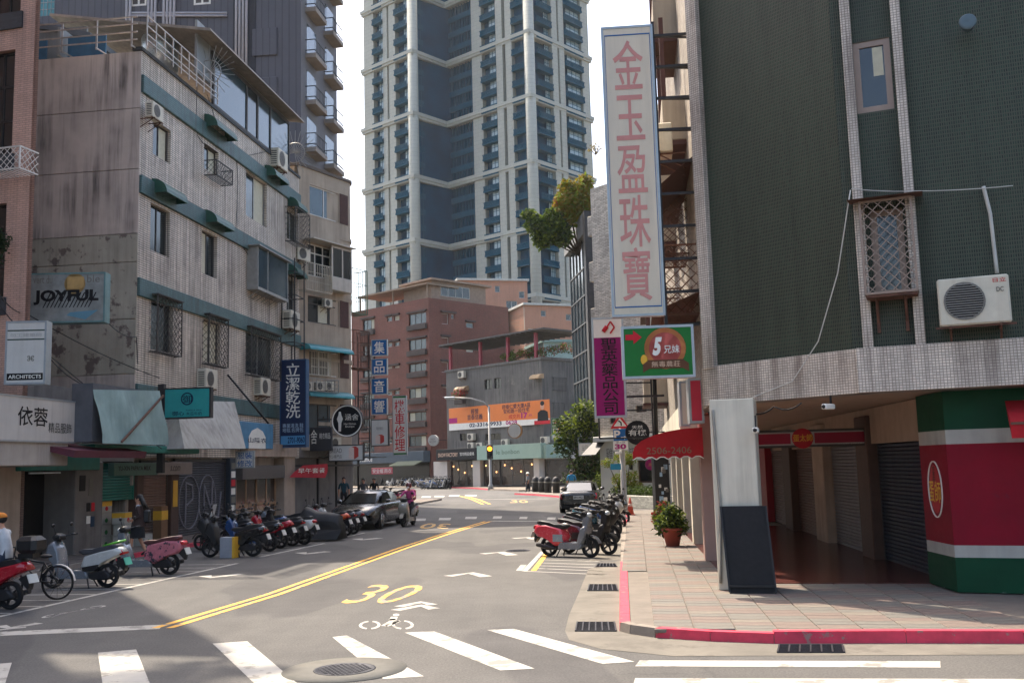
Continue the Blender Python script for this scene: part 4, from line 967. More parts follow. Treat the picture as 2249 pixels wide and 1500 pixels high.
cols = [(TA1, 797, 822, 0), (TA1, 843, 852, .0), (TA1, 856, 870, 0), (TA2, 1040, 1062, 0), (TA2, 1096, 1110, -.3), (TA2, 1117, 1131, -.3), (TB2, 1216, 1228, -.3), (TB2, 1232, 1243, -.3), (TB2, 1284, 1300, 0)]
for fr, x0, x1, y in cols:
    u0, u1 = tu(fr, x0, x1); tpart('stone_pier', MB().box(max(u0, 0), u1, y, 1.1, 0, ZTOP), m_stone, fr)
tpart('stone_pier', MB().box(tu(TA1, 852)[0], tu(TA1, 856)[0], .6, 1.1, 0, ZTOP), m_stone, TA1)
for fr, u in ((TB1, 0), (TB2, 0)): tpart('round_column', MB().lathe([(1.05, 0), (1.05, ZTOP)], (.55, .5, 0), 20), m_stone, fr)
for k in range(7):                               # stone belts every four floors
    z = 33.2 + k * 12.8
    for fr, L in ((TA1, L1), (TB1, L2 + .5), (TA2, L3_), (TB2, L4)):
        tpart('stone_belt', MB().box(-.5 if fr in (TA1, TA2) else -.2, L + (.5 if fr in (TA1, TA2) else .4), -.55, 1.0, z, z + .7).box(-.35, L + .3, -.35, 1.0, z - .5, z), m_stone, fr)
def bayset(fr, x0, x1, lattice, glass_part=1.0):
    u0, u1 = tu(fr, x0, x1); W = u1 - u0
    b = MB()                                     # balcony front: rails and crossed lattice
    b.box(0, W, -.5, -.42, 0, .12); b.box(0, W, -.5, -.42, 1.0, 1.12); b.box(0, W, -.5, 1.0, -.12, 0)
    n = max(3, int(W / .55))
    for k in range(n):
        a, c = W * k / n, W * (k + 1) / n; b.bar((a, -.46, .1), (c, -.46, 1.0), .07); b.bar((c, -.46, .1), (a, -.46, 1.0), .07)
    b.box(0, W, -.4, -.38, 0, 1.0)
    bal = b.build('balcony', m_teal, TW); wm = MB(); g = W * (1 - glass_part)
    for k in range(4): u = g + (W - g) * k / 3; wm.box(u - .05, u + .05, .55, .68, 0, 2.1)
    wm.box(g, W, .56, .66, 1.35, 1.43); wn_ = wm.build('window', m_teal, TW); 
    pn = MB().box(g, W, .6, .64, 0, 2.1).build('pane', m_tpane, wn_)
    loc, a = sub(fr)
    for f in range(NF):
        z = ZB + f * FH + .35
        if f == 0: o, w_ = bal, wn_
        else:
            o = bal.copy(); COL.objects.link(o); w_ = copy_tree(wn_, TW)
        p = fr.w(u0, 0) - Vector((K1.x, K1.y, 0))
        o.location = (p.x, p.y, z); o.rotation_euler = (0, 0, a); w_.location = (p.x, p.y, z + 1.0); w_.rotation_euler = (0, 0, a)
for args in ((TA1, 822, 843, 1, .62), (TA1, 870, 898, 1, .45), (TA2, 1062, 1096, 1, .62), (TA2, 1131, 1158, 1, .5), (TB2, 1182, 1216, 1, .3), (TB2, 1243, 1284, 1, .7)): bayset(*args)
for fr, x0, x1 in ((TB1, 918, 982), (TA2, 983, 1040)):   # recessed teal balconies of the dark corner
    u0, u1 = tu(fr, x0, x1); u0 = max(u0, .05)
    b = MB().box(0, u1 - u0, .5, .62, 0, 1.15)
    n = int((u1 - u0) / .8)
    for k in range(n): b.box(k * .8, k * .8 + .16, .55, .9, 1.15, 3.1)
    o = b.build('dark_balcony', m_teal, TW); loc, a = sub(fr); p = fr.w(u0, 0) - Vector((K1.x, K1.y, 0))
    for f in range(NF):
        c = o if f == 0 else o.copy()
        if f: COL.objects.link(c)
        c.location = (p.x, p.y, ZB + f * FH); c.rotation_euler = (0, 0, a)
c0_, c1_ = TA1.w(0, 1.2) - Vector((K1.x, K1.y, 0)), TB2.w(L4, 1.2) - Vector((K1.x, K1.y, 0)); k2_ = TA2.w(.5, 1.5) - Vector((K1.x, K1.y, 0)); k3_ = TB2.w(.5, 1.2) - Vector((K1.x, K1.y, 0))
MB().prism([(c0_.x, c0_.y), (.4, 1.6), (k2_.x, k2_.y), (k3_.x, k3_.y), (c1_.x, c1_.y), (c1_.x - 8, c1_.y + 12), (c0_.x + 8, c0_.y + 16)], 0, ZTOP - .2).build('core_wall', m_tglass, TW)

# ================================================================ red brick block
m_brick = M('red_brick', '#74463a', .8, .15, .5, tile=(.24, .08), off=.5, mortar=.1, grout='#5d4438', streak=.35, dirt='#33221f', tvar=.15)
m_ledge = M('ledge_dark', '#4a413c', .85, .15, 2, streak=.5)
kb = at(945, 900, 125); BLf = Frame((kb.x - .743 * 15.5, kb.y + .669 * 15.5), -42); BRf = Frame((kb.x, kb.y), 44)
KB = empty('brick_apartment_building', (kb.x, kb.y, 0), 0, 'seven storey red brick block with ledged window bays', 'building')
def holder(fr): return (fr.o.x - kb.x, fr.o.y - kb.y, 0), fr.a
zt = BLf.z(935, 655)
hl = []; hw = []
for y0, y1 in ((688, 712), (745, 768), (798, 816), (852, 874), (905, 925), (957, 980)):
    hl.append(BLf.box(898, y0, 936, y1)); hl.append(BLf.box(850, y0 + 8, 861, y1 - 6)); hl.append(BLf.box(866, y0 + 6, 877, y1 - 8)); hl.append(BLf.box(797, y0 + 14, 822, y1 + 12))
hr = [BRf.box(970, 688, 985, 712), BRf.box(991, 690, 998, 700), BRf.box(1024, 709, 1040, 720), BRf.box(970, 741, 986, 765), BRf.box(1024, 762, 1040, 773), BRf.box(970, 795, 985, 818), BRf.box(972, 850, 984, 872)]
for fr, L, hs in ((BLf, 15.5, hl), (BRf, 14, hr)):
    w_ = wall('brick_wall', m_brick, KB, 0, L, 0, zt, hs, .3); w_.location, w_.rotation_euler = holder(fr)[0], (0, 0, fr.a)
    for h in hs:
        n = 3 if h[1] - h[0] > 1.6 else 1
        o = window(KB, h, .15, m_fdark if n > 1 else m_fwhite, m_glassb, n, 1, .07, curtain=.15); o.location, o.rotation_euler = w_.location, w_.rotation_euler
        l_ = MB().box(h[0] - .2, h[1] + .2, -.3, 0, h[3] + .08, h[3] + .3)
        if n > 1: o = MB().box(h[0] - .15, h[1] + .15, -.35, 0, h[2] - .75, h[2] - .1).build('window_sill', m_ledge, KB); o.location, o.rotation_euler = w_.location, w_.rotation_euler
        o = l_.build('window_ledge', m_ledge, KB); o.location, o.rotation_euler = w_.location, w_.rotation_euler
pl_ = [BLf.w(0, .35), BLf.w(15.4, .35), BRf.w(14, .35), BRf.w(14, 12), BLf.w(0, 14)]
MB().prism([(p.x - kb.x, p.y - kb.y) for p in pl_], 0, zt - .05).build('core_wall', m_brick, KB)
o = MB().box(1, 15, .3, 6, zt + 1.9, zt + 2.1).box(1.2, 1.35, .5, .65, zt, zt + 1.9).box(8, 8.15, .5, .65, zt, zt + 1.9).box(14.6, 14.75, .5, .65, zt, zt + 1.9).build('roof_canopy', M('canopy_tan', '#84705c', .8, .15, 2), KB); o.location, o.rotation_euler = holder(BLf)[0], (0, 0, BLf.a)
o = MB().box(1.5, 11, 1.2, 7, zt, zt + 2.6).box(1, 11.6, .6, 7.4, zt + 2.6, zt + 2.85).build('roof_room', M('roof_room_beige', '#8f7a68', .8), KB); o.location, o.rotation_euler = holder(BRf)[0], (0, 0, BRf.a)
o = window(KB, (3, 8, zt + .7, zt + 2.2), 1.1, m_fwhite, m_glass, 4); o.location, o.rotation_euler = holder(BRf)[0], (0, 0, BRf.a)
# ground floor shops of the brick block
o = MB().cham(0, 15.4, -1.2, 0, 3.0, 4.4, .05).build('shop_fascia', M('fascia_slate', '#3c4750', .6, .15, 1), KB); o.location, o.rotation_euler = holder(BLf)[0], (0, 0, BLf.a)
o = MB().box(.2, 15.2, -.1, -.02, 0, 3.0).build('shop_glass', M('shop_dark', '#191a1d', .2), KB); o.location, o.rotation_euler = holder(BLf)[0], (0, 0, BLf.a)
t = text('Koffice', 3.2, 5.6, 3.3, 3.9, -1.21, i_white, KB); t.location, t.rotation_euler = holder(BLf)[0], (0, 0, BLf.a)
o = MB().loft([[(u, -1.2, 3.2), (u, -2.6, 2.7), (u, -2.6, 2.6), (u, -1.2, 3.05)] for u in (10.5, 15.2)], True, False).build('shop_awning', M('awning_olive', '#5d6350', .8), KB); o.location, o.rotation_euler = holder(BLf)[0], (0, 0, BLf.a)
s = board('shop_banner', 'red helmet and raincoat banner behind the bakery eave', (816, 1027, 862, 1041), 105, P_('bannerpink', '#b5545c'), -10, .1); T(s, '安全帽.雨衣', .05, .95, .15, .85, i_white, .03)
c = at(951, 967, 112); e = empty('round_sign', c, rad(-20), 'round white blade sign on an arm from the brick block', 'sign'); MB().lathe([(.62, 0), (.62, .3), (.01, .3)], (0, 0, 0), 28, 'y').build('drum', m_signw, e); MB().lathe([(.6, -.01), (.01, -.01)], (0, 0, 0), 28, 'y').build('face', m_signw, e); text('SNOW\nFACTORY', -.42, .42, -.25, .25, -.02, i_grey, e); MB().bar((.6, .15, 0), (1.6, .15, 0), .06).build('arm', m_black, e)

# ================================================================ salmon blocks behind
m_salm = M('salmon_render', '#b3836a', .85, .08, .4, streak=.3, dirt='#6d5548'); m_sgrey = M('render_grey_beige', '#9a8f7f', .85, .1, .5, streak=.5)
def simple_block(name, label, px0, px1, pyt, Y, deg, depth, mat, hs_px, roof=None, zb=0):
    p = at(px0, 800, Y); fr = Frame((p.x, p.y), deg); L = fr.u(px1, 700); z = fr.z((px0 + px1) / 2, pyt)
    e = fempty(name, fr, label, 'building'); hs = [fr.box(*h) for h in hs_px]
    wall('front_wall', mat, e, 0, L, zb, z, hs, .3); MB().box(0, L, .35, depth, zb, z - .02).build('core_wall', mat, e)
    MB().box(.0, .02, .0, depth, zb, z - .03).build('side_wall', m_sgrey, e)
    for h in hs: window(e, h, .15, m_fwhite, m_glass, 2 if h[1] - h[0] > 1 else 1, 1, .07)
    MB().box(-.3, L + .3, -.4, depth + .3, z, z + .35).build('roof_slab', roof or m_sgrey, e)
    return e, fr, L, z
simple_block('salmon_apartment_building', 'tall salmon rendered block with a pale roof slab', 1010, 1160, 617, 165, 12, 12, m_salm, [(1115, 702, 1138, 732), (1112, 661, 1136, 682), (1087, 628, 1098, 642), (1025, 625, 1038, 635), (1140, 640, 1152, 655), (1120, 740, 1150, 755), (1142, 668, 1154, 690)], M('roof_pale', '#b5b3a8', .7))
simple_block('salmon_apartment_building', 'balconied grey beige block with an open loggia in front of the salmon block', 1064, 1108, 682, 155, 12, 8, m_sgrey, [(1066, 708, 1096, 736), (1066, 745, 1096, 770)], M('roof_brown', '#4d4038', .8))
simple_block('salmon_apartment_building', 'low salmon and beige block with roof parapet right of the tall salmon one', 1155, 1262, 672, 150, 20, 10, m_salm, [(1160, 722, 1184, 743), (1205, 738, 1216, 744), (1188, 682, 1199, 695), (1243, 690, 1255, 704)], M('roof_pale', '#b5b3a8', .7))
simple_block('pale_green_house', 'pale green gabled house behind the planted roof terrace', 1195, 1262, 752, 128, 15, 8, M('pale_green_wall', '#8fa39a', .8), [(1218, 756, 1240, 768)], M('roof_green', '#7d968c', .7))

# ================================================================ grey concrete corner building with cafes
m_cgrey = M('weathered_cement', '#67645f', .9, .25, .3, streak=.6, dirt='#1f1f22', bump=.2, patch=('#77736b', .5, .6))
gl_ = at(983, 1000, 112.6); CF_ = Frame((gl_.x, gl_.y), -47.3); W_ = CF_.u(1192, 900); CR_ = Frame(CF_.w(W_, 0)[:2], 43)
CB = fempty('grey_corner_building', CF_, 'weathered grey cement corner building with roof garden and cafes below', 'building')
zc = CF_.z(1090, 803)
ch = [CF_.box(1064, 833, 1080, 855), CF_.box(1085, 830, 1100, 853), CF_.box(1006, 900, 1028, 928), CF_.box(1066, 952, 1100, 966), CF_.box(1010, 952, 1024, 968)]
wall('front_wall', m_cgrey, CB, 0, W_, 4.2, zc, ch, .3)
for h in ch: window(CB, h, .15, m_fdark, m_glass, 2)
MB().box(.0, W_, .4, 10, 0, zc - .05).build('core_wall', m_cgrey, CB)
LR = CR_.u(1262, 900)
hr = [CR_.box(1212, 885, 1235, 920), CR_.box(1212, 830, 1240, 858)]
def onCR(o):
    o.location = (Vector((CR_.o.x, CR_.o.y, 0)) - Vector((CF_.o.x, CF_.o.y, 0))); o.location.rotate(Matrix.Rotation(-CF_.a, 3, 'Z')); o.rotation_euler = (0, 0, CR_.a - CF_.a); return o
onCR(wall('side_wall', m_cgrey, CB, 0, LR + 4, 4.2, zc, hr, .3))
for h in hr: onCR(window(CB, h, .15, m_fdark, m_glass, 2)); onCR(cage(CB, h, -.3, 0, m_fdark, False, .2))
onCR(MB().box(0, LR + 4, .35, 3, 0, zc - .03).build('core_wall', m_cgrey, CB))
b = MB()                                          # roof canopy on red posts
zr2 = zc + 3.0
b.box(-.5, W_ + 1, -.6, 6, zr2, zr2 + .15)
for k in range(20): b.box(-.5 + k * .8, -.4 + k * .8, -.6, 6, zr2 - .14, zr2)
b.build('terrace_roof', M('terrace_roof', '#4d4a47', .7, .2, 1), CB)
for u in (.3, 5.5, 10, 14.3): MB().box(u, u + .3, .2, .5, zc, zr2 - .1).build('red_post', M('post_red', '#8c1f33', .5), CB)
MB().box(-.1, W_ + .1, -.12, .3, zc, zc + .25).build('parapet', m_cgrey, CB)
onCR(MB().box(-.1, LR + 4, -.12, .2, zc, zc + .3).build('parapet', m_cgrey, CB))
# orange property banner
s = board('billboard', 'long orange property billboard with phone number and a suited man', (986, 887, 1207, 938), 0, M('banner_orange', '#d9752f', .6, .08, .5), fr=CF_, d=-.15, t=.1)
e, w, h = s
MB().add([(0, -.006, 0), (w, -.006, 0), (w, -.006, h * .22), (0, -.006, h * .3)], [(0, 1, 2, 3)]).build('white_strip', i_white, e); MB().box(0, w * .09, -.009, 0, h * .32, h * .55).build('maroon_box', i_mag, e)
MB().box(w * .86, w, -.009, 0, 0, h * .16).build('maroon_box', i_red, e)
T(s, '經營\n首泰信義', .2, .36, .4, .9, i_navy, .02, -.012); T(s, '02-3316-9933', .22, .55, .08, .26, i_navy, .03, -.012); T(s, '0628', .59, .7, .08, .26, i_mag, .03, -.012); T(s, '國泰仁愛大廈A區\n安和路一段住宅', .56, .83, .55, .94, i_navy, .02, -.012); T(s, '成交共', .62, .73, .32, .5, i_red, .02, -.012); T(s, '17', .74, .8, .3, .54, i_mag, .05, -.012); T(s, '戶', .81, .84, .34, .46, i_mag, .0, -.012)
MB().sheet([(w * .89, h * .14), (w * .99, h * .14), (w * .985, h * .5), (w * .955, h * .58), (w * .92, h * .58), (w * .895, h * .48)], -.016, -.012).build('printed_suit', i_black, e); MB().ell((w * .938, -.014, h * .74), (w * .017, .004, h * .15), 14, 8).build('printed_face', P_('skin', '#c99a80'), e); MB().ell((w * .938, -.018, h * .86), (w * .019, .004, h * .1), 14, 6).build('printed_hair', i_black, e)
for k, p in enumerate(((1005, 815, 1020, 830), (1026, 955, 1041, 967), (1026, 972, 1044, 987), (1045, 972, 1062, 987), (1100, 960, 1120, 980), (1186, 958, 1206, 975))):
    ac(CF_, *p, -.5, 'distant condenser %s on the grey corner building' % ('near the roof', 'above a pair', 'left of a pair', 'right of a pair', 'beside the clock-like disc', 'next to the convenience store sign')[k], size=1.25)
for p in ((1000, 848, 1022, 855), (1166, 821, 1187, 829)):
    h = CF_.box(*p, -.5); awning(CB, h[0], h[1], h[3], .8, .5, M('hood_cream', '#a58a68', .7), name='window_hood')
# shop fronts
m_mint = M('fascia_mint', '#8ba394', .6, .06, 1); hsn = CF_.box(955, 985, 1046, 1011, -.6); hbo = CF_.box(1046, 975, 1192, 1008, -.8)
s = board('shop_sign', 'black dessert shop fascia with pale lettering', (958, 985, 1046, 1010), 0, P_('jet', '#14161c'), fr=CF_, d=-.9, t=.9); T(s, 'SNOW FACTORY', .05, .55, .3, .65, P_('peach', '#c9a890'), .02); T(s, '雪坊精品優格', .6, .95, .35, .65, i_white)
s = board('shop_sign', 'mint green cafe fascia wrapping the building corner', (1047, 976, 1188, 1008), 0, m_mint, fr=CF_, d=-1.2, t=1.2); T(s, 'le bonbon', .32, .68, .35, .65, P_('sage', '#5d7466'), .01)
p_ = CR_.box(1188, 976, 1240, 1006, -.3); o = onCR(MB().cham(-.9, p_[1], -1.2, 0, p_[2], p_[3], .02).build('mint_fascia', m_mint, CB)); t = text('Pâtisserie & Café', .2, p_[1] - .3, p_[2] + .5, p_[3] - .5, -1.21, P_('sage', '#5d7466'), CB); onCR(t)
m_shopw = M('shop_white_wall', '#b9afa4', .8, .05, 2); m_lit = M('shop_interior_warm', '#c98a5d', .7, .3, .8)
zs0 = hbo[2]
for x0, x1 in ((960, 990), (1046, 1062), (1180, 1192)): h = CF_.box(x0, 1000, x1, 1066); MB().box(h[0], h[1], -.5, .3, 0, zs0).build('white_pier', m_shopw, CB)
for x0, x1, n in ((992, 1044, 3), (1064, 1100, 2), (1102, 1178, 3)):
    h = CF_.box(x0, 1012, x1, 1066); window(CB, (h[0], h[1], .2, zs0), -.1, m_fdark, M('cafe_glass', '#3a302b', .08, .3, .6, spec=.8), n, 1, .1, 'shop_window')
    for k in range(n + 1): MB().ell((h[0] + (h[1] - h[0]) * (k + .5 + .2 * math.sin(k * 5)) / (n + 1), -.14, zs0 - .6 - .35 * (k % 3)), (.1, .05, .1), 8, 6).build('globe_lamp', M('globe_warm', '#ffb070', .4, emit=1.2), CB)
o = onCR(MB().box(.3, 8, -.15, -.05, .2, zs0).build('side_shop_window', M('cafe_glass', '#3a302b', .08), CB)); onCR(MB().box(-.1, 8, -1.0, 0, zs0 - .1, zs0 + .6).build('side_lintel', m_shopw, CB))
# round disc sign, convenience store sign
c = at(1130, 946, 100); e = empty('round_sign', c, rad(-25), 'round cream disc sign with a wooden rim above the cafe', 'sign'); MB().lathe([(.75, 0), (.75, .35), (.01, .35)], (0, 0, 0), 28, 'y').build('rim', M('rim_wood', '#8a6238', .6), e); MB().lathe([(.68, -.02), (.01, -.02)], (0, 0, 0), 28, 'y').build('face', m_signw, e)
s = board('shop_sign', 'green white convenience store sign with a red and orange 7', (1211, 917, 1243, 965), 82, i_green, -15, .3, m_trim); flat(s, .1, .9, .3, .93, i_white)
e, w, h = s; MB().sheet([(w * .2, h * .88), (w * .85, h * .88), (w * .85, h * .76), (w * .6, h * .62), (w * .45, h * .62), (w * .62, h * .76), (w * .2, h * .76)], -.012, -.008).build('seven_top', P_('sevenred', '#c8322b'), e); MB().sheet([(w * .45, h * .56), (w * .6, h * .56), (w * .58, h * .34), (w * .43, h * .34)], -.012, -.008).build('seven_stem', i_orange, e); T(s, 'ELEVEn', .16, .86, .5, .62, i_green, .04, -.016); flat(s, 0, 1, 0, .24, P_('aqua', '#8fb8b4'))
for k in range(3): flat(s, .06 + k * .32, .3 + k * .32, .05, .2, i_white, 'pictogram', -.008)
# street lamp with signal, far
def lamp():
    g = G(1078, 1076); top = at(1073, 885, g.y); H = top.z
    e = empty('street_lamp', g, 0, 'tall grey street lamp with a curved arm and an amber traffic signal', 'street lamp')
    MB().lathe([(.3, 0), (.22, .5), (.13, .6), (.1, H - .3)], n=12).build('pole', m_alu, e); MB().tube([(0, 0, H - .4), (-.5, 0, H + .1), (-1.8, 0, H + .5), (-3.4, 0, H + .6)], .08, 8).build('arm', m_alu, e)
    MB().cham(-4.3, -3.3, -.18, .18, H + .5, H + .72, .08).build('lamp_head', m_trim, e)
    z = at(1073, 988, g.y).z; sg = MB().cham(-.3, .3, -.55, -.15, z - .9, z + .5, .05).build('signal_housing', m_black, e); MB().lathe([(.22, 0), (.2, -.06), (.01, -.08)], (0, -.56, z + .1), 16, 'y').build('amber_lens', M('amber_lens', '#ff8a1e', .4, emit=2.5), sg); MB().lathe([(.22, 0), (.2, -.04), (.01, -.05)], (0, -.56, z - .5), 16, 'y').build('dark_lens', m_dark, sg)
    return e
lamp()
g = G(1000, 1070); e = empty('bollard_post', g, 0, 'slim yellow and black striped post at the far kerb', 'post')
for k in range(8): MB().lathe([(.09, k * .4), (.09, k * .4 + .4)], n=8).build('stripe', i_gold if k % 2 else i_black, e)
MB().box(-.25, .25, -.05, .02, 3.3, 4.9).build('small_plate', i_white, e)
for k, x in enumerate((1177, 1191, 1204, 1222)):
    g = G(x, 1080 + k * .8, ZP); e = empty('bollard', g, 0, 'black domed bollard on the cafe corner pavement', 'bollard', 'black bollards at the cafe corner'); r_ = .28
    MB().lathe([(r_, 0), (r_, .95), (r_ * .8, 1.15), (.02, 1.25)], n=14).build('shaft', m_black, e); MB().lathe([(r_ + .03, .75), (r_ + .03, .85)], n=14).build('collar', i_grey, e)
# ================================================================ right-hand green tiled corner building
m_gtile = M('tile_dark_green', '#1e3026', .5, .45, .3, tile=(.034, .066), off=0, mortar=.17, grout='#4a4c40', tvar=.6, streak=.3, dirt='#161a18', spec=.25)
m_wtile = M('tile_white_mosaic', '#cfc2b2', .5, .2, .9, tile=(.05, .044), off=0, mortar=.13, grout='#857a70', tvar=.12, streak=.95, dirt='#4a352b')
m_rend = M('arcade_render', '#a08a78', .9, .1, 2.5, bump=.5, streak=.25); m_ivory = M('ivory_paint', '#cdc6b3', .6, .1, 1.2, streak=.5, dirt='#6d6455')
m_alum = M('window_pinkish_alu', '#8f7a6c', .45, .1, 3, metal=.3)
c0 = G(1562, 1290, .0); c0 = Vector((3.62, 18.45, 0))
GC = Frame(c0[:2], -51); uC = GC.u(1868, 600); GR = Frame(GC.w(uC, 0)[:2], -23)
GN = fempty('green_tiled_building', GC, 'dark green mosaic tiled corner building over a shuttered arcade', 'building')
def onGR(o):
    d = GR.w(0, 0) - GC.w(0, 0); d.rotate(Matrix.Rotation(-GC.a, 3, 'Z')); o.location = d; o.rotation_euler = (0, 0, GR.a - GC.a); return o
zb0, zb1, ZG = 3.3, 4.02, 15.5
wall('green_wall', m_gtile, GN, .2, uC, zb1 - .1, ZG, [], .1, .06)
MB().cham(-.06, .2, -.06, .4, zb1 - .05, ZG, .01).build('white_pilaster', m_wtile, GN)
MB().cham(-.1, uC + .02, -.04, .5, zb0, zb1, .01).build('white_beam', m_wtile, GN)
sp = [GR.u(x, 400) for x in (1871, 1893, 1984, 2006)]
wu = GR.box(1893, 88, 1966, 246, .1); wl = GR.box(1912, 460, 1992, 650, .1)
wu = (sp[1], sp[2] - .05, wu[2], wu[3]); wl = (sp[1] + .08, sp[2] - .05, wl[2], wl[3])
onGR(wall('green_wall', m_gtile, GN, -.05, 12, zb1 - .1, ZG, [wu, wl], .2, .06))
for a, b_ in ((sp[0], sp[1]), (sp[2], sp[3])): onGR(MB().cham(a, b_, -.1, .08, zb1 - .05, ZG, .008).build('white_pilaster', m_wtile, GN))
onGR(MB().cham(.0, 12, -.12, .4, zb0, zb1, .01).build('white_beam', m_wtile, GN))
o = onGR(window(GN, wu, .08, m_alum, m_glass, 1, 1, .1)); p = MB().box(wu[0] + .3, wu[1] - .12, .105, .11, (wu[2] + wu[3]) / 2, wu[3] - .12).build('blind', m_curt, o)
o = onGR(window(GN, wl, .1, m_alum, m_glass, 1, 1, .1))
onGR(cage(GN, (wl[0] - .12, wl[1] + .14, wl[2] - .02, wl[3] + .04), -.42, .05, m_alum, True, .13, 'window_cage', .013))
onGR(MB().add([(wl[0] - .3, -.62, wl[3] + .06), (wl[1] + .32, -.62, wl[3] + .06), (wl[1] + .32, .05, wl[3] + .14), (wl[0] - .3, .05, wl[3] + .14)], [(0, 1, 2, 3)]).build('cage_hood', m_rust, GN)); onGR(MB().box(wl[0] - .12, wl[1] + .14, -.42, .05, wl[2] - .08, wl[2] - .04).build('cage_floor', m_rust, GN))
b = MB()
for u in (wl[0] + .02, wl[1] - .05): b.bar((u, -.3, wl[2] - .08), (u, .02, wl[2] - .45), .03); b.bar((u, .0, wl[2] - .08), (u, .02, wl[2] - .6), .05)
onGR(b.build('cage_strut', m_rust, GN))
# soffit, core and upper shell so the block is solid
pts = [GC.w(.25, .3), GC.w(uC, .3), GR.w(12, .3), GR.w(12, 9), RF.w(-27, 9), RF.w(-27, .2), GC.w(.1, .3)]
def toGC(p): d = p - GC.w(0, 0); d.rotate(Matrix.Rotation(-GC.a, 3, 'Z')); return (d.x, d.y)
MB().prism([toGC(p) for p in pts], zb0 + .02, ZG - .05).build('core_wall', m_rend, GN)
def onRF(o): d = RF.w(0, 0) - GC.w(0, 0); d.rotate(Matrix.Rotation(-GC.a, 3, 'Z')); o.location = d; o.rotation_euler = (0, 0, RF.a - GC.a); return o
# arcade: pillars, inner shutters, polished floor
IFr = Frame((8.55, 31.9), 264.9)
def onIF(o): d = IFr.w(0, 0) - GC.w(0, 0); d.rotate(Matrix.Rotation(-GC.a, 3, 'Z')); o.location = d; o.rotation_euler = (0, 0, IFr.a - GC.a); return o
def ui(px, py=1190): return IFr.u(px, py)
fl = [Vector((3.75, 18.0, 0)), Vector((7.5, 17.2, 0)), Vector((12, 15.6, 0)), Vector((12, 33, 0)), Vector((5.3, 33, 0))]
struct(MB().prism([(p.x, p.y) for p in fl], .05, ZP + .012).build('arcade_floor', M('terrazzo_red', '#54322e', .22, .2, 14, spec=.6, tile=(.6, .6, 'flat'), off=0, mortar=.004, grout='#3d2926', tvar=.04)))
pq = G(1586, 1296, ZP); PFr = Frame(pq[:2], -18); wP = PFr.u(1668, 1120)
def onPF(o): d = PFr.w(0, 0) - GC.w(0, 0); d.rotate(Matrix.Rotation(-GC.a, 3, 'Z')); o.location = d; o.rotation_euler = (0, 0, PFr.a - GC.a); return o
onPF(MB().cham(-.06, wP, 0, .65, ZP, zb0 + .03, .015).build('white_pillar', m_ivory, GN))
for k, (u, mt, w_) in enumerate(((-3.75, M('pillar_pink', '#a5867c', .6, .06, 2, streak=.2), .55), (-8.2, m_ivory, .5), (-12.6, m_ivory, .5), (-17, m_ivory, .5), (-22, m_ivory, .5))):
    onRF(MB().cham(u - w_, u, -.02, .75, ZP, zb0, .015).build('arcade_pillar', mt, GN))
prev = None; mm = {'a': M('shutter_maroon', '#4a2a2a', .5, .12, 2), 'b': M('shutter_rust', '#5b3c34', .5, .12, 2), 'c': M('shutter_grey', '#75757a', .45, .1, 2, metal=.3), 'd': M('shutter_navy', '#1f2a3d', .5, .12, 2)}
zt_ = 2.55
for k, x0, x1 in (('a', 1697, 1738), ('b', 1752, 1806), ('c', 1828, 1906), ('d', 1930, 2036)):
    sh = onIF(shutter(GN, ui(x0), ui(x1), ZP, zt_, mm[k], .12, .078))
for x0, x1, mt in ((1737, 1753, m_brown), (1805, 1829, m_cream), (1905, 1931, m_brown), (1684, 1698, P_('redpost', '#8c2430'))): onIF(MB().cham(ui(x0), ui(x1), -.12, .3, ZP, zt_ + .6, .02).build('shutter_pier', mt, GN))
onIF(MB().box(-6, ui(2045) + .5, .3, .5, 0, zb0).build('inner_wall', m_rend, GN)); onIF(MB().box(-2, ui(2045), -.02, .3, zt_, zb0).build('inner_lintel', m_rend, GN))
# header sign across the arcade
s = board('hanging_sign', 'red and white snack shop header hung across the arcade with a gold emblem', (1662, 944, 1902, 980), 21.6, P_('headerwhite', '#a29c98'), -3, .12, m_fdark)
e, w, h = s; flat(s, 0, .31, .18, .82, P_('crimson', '#8c1b35')); flat(s, .53, 1, .18, .82, P_('crimson', '#8c1b35')); MB().ell((w * .42, -.01, h * .5), (w * .1, .02, h * .62), 20, 10).build('emblem_oval', P_('emblemred', '#a8202a'), e); T(s, '蛋太師', .33, .51, .3, .75, i_gold, .03, -.035); T(s, '0227542060', .74, .96, .02, .14, i_white, 0, -.01)
# painted mural pier
mp = [G(2042, 1280, .12), G(2104, 1300, .12)]; MP = Frame(mp[1][:2], -23); ML = Frame(mp[0][:2], math.degrees(math.atan2(mp[1].y - mp[0].y, mp[1].x - mp[0].x)))
mu = empty('mural_wall', (mp[1].x, mp[1].y, 0), MP.a, 'wall painted in red, white and green bands with an oval food emblem', 'wall')
lm = (mp[1] - mp[0]).length; d = ML.w(0, 0) - MP.w(0, 0); d.rotate(Matrix.Rotation(-MP.a, 3, 'Z'))
paints = {'g': M('mural_green', '#0f3f2a', .65, .2, 1.2, spec=.2, patch=('#6d7a70', 2.5, .68)), 'w': M('mural_white', '#a8a59c', .65, .12, 2, spec=.2, streak=.3), 'r': M('mural_red', '#7a0624', .65, .16, 1.2, spec=.2, patch=('#6b2030', 1.6, .62))}
for k, (z0, z1, c_) in enumerate(((ZP, .66, 'g'), (.66, .85, 'w'), (.85, 2.45, 'r'), (2.45, 2.68, 'w'), (2.68, 3.3, 'g'))):
    MB().box(0, 5, 0, .3, z0, z1).build('painted_band', paints[c_], mu)
    o = MB().box(0, lm - .002, 0, .3, z0, z1).build('painted_band', paints[c_], mu); o.location = d; o.rotation_euler = (0, 0, ML.a - MP.a)
cz = 1.72; b = MB()
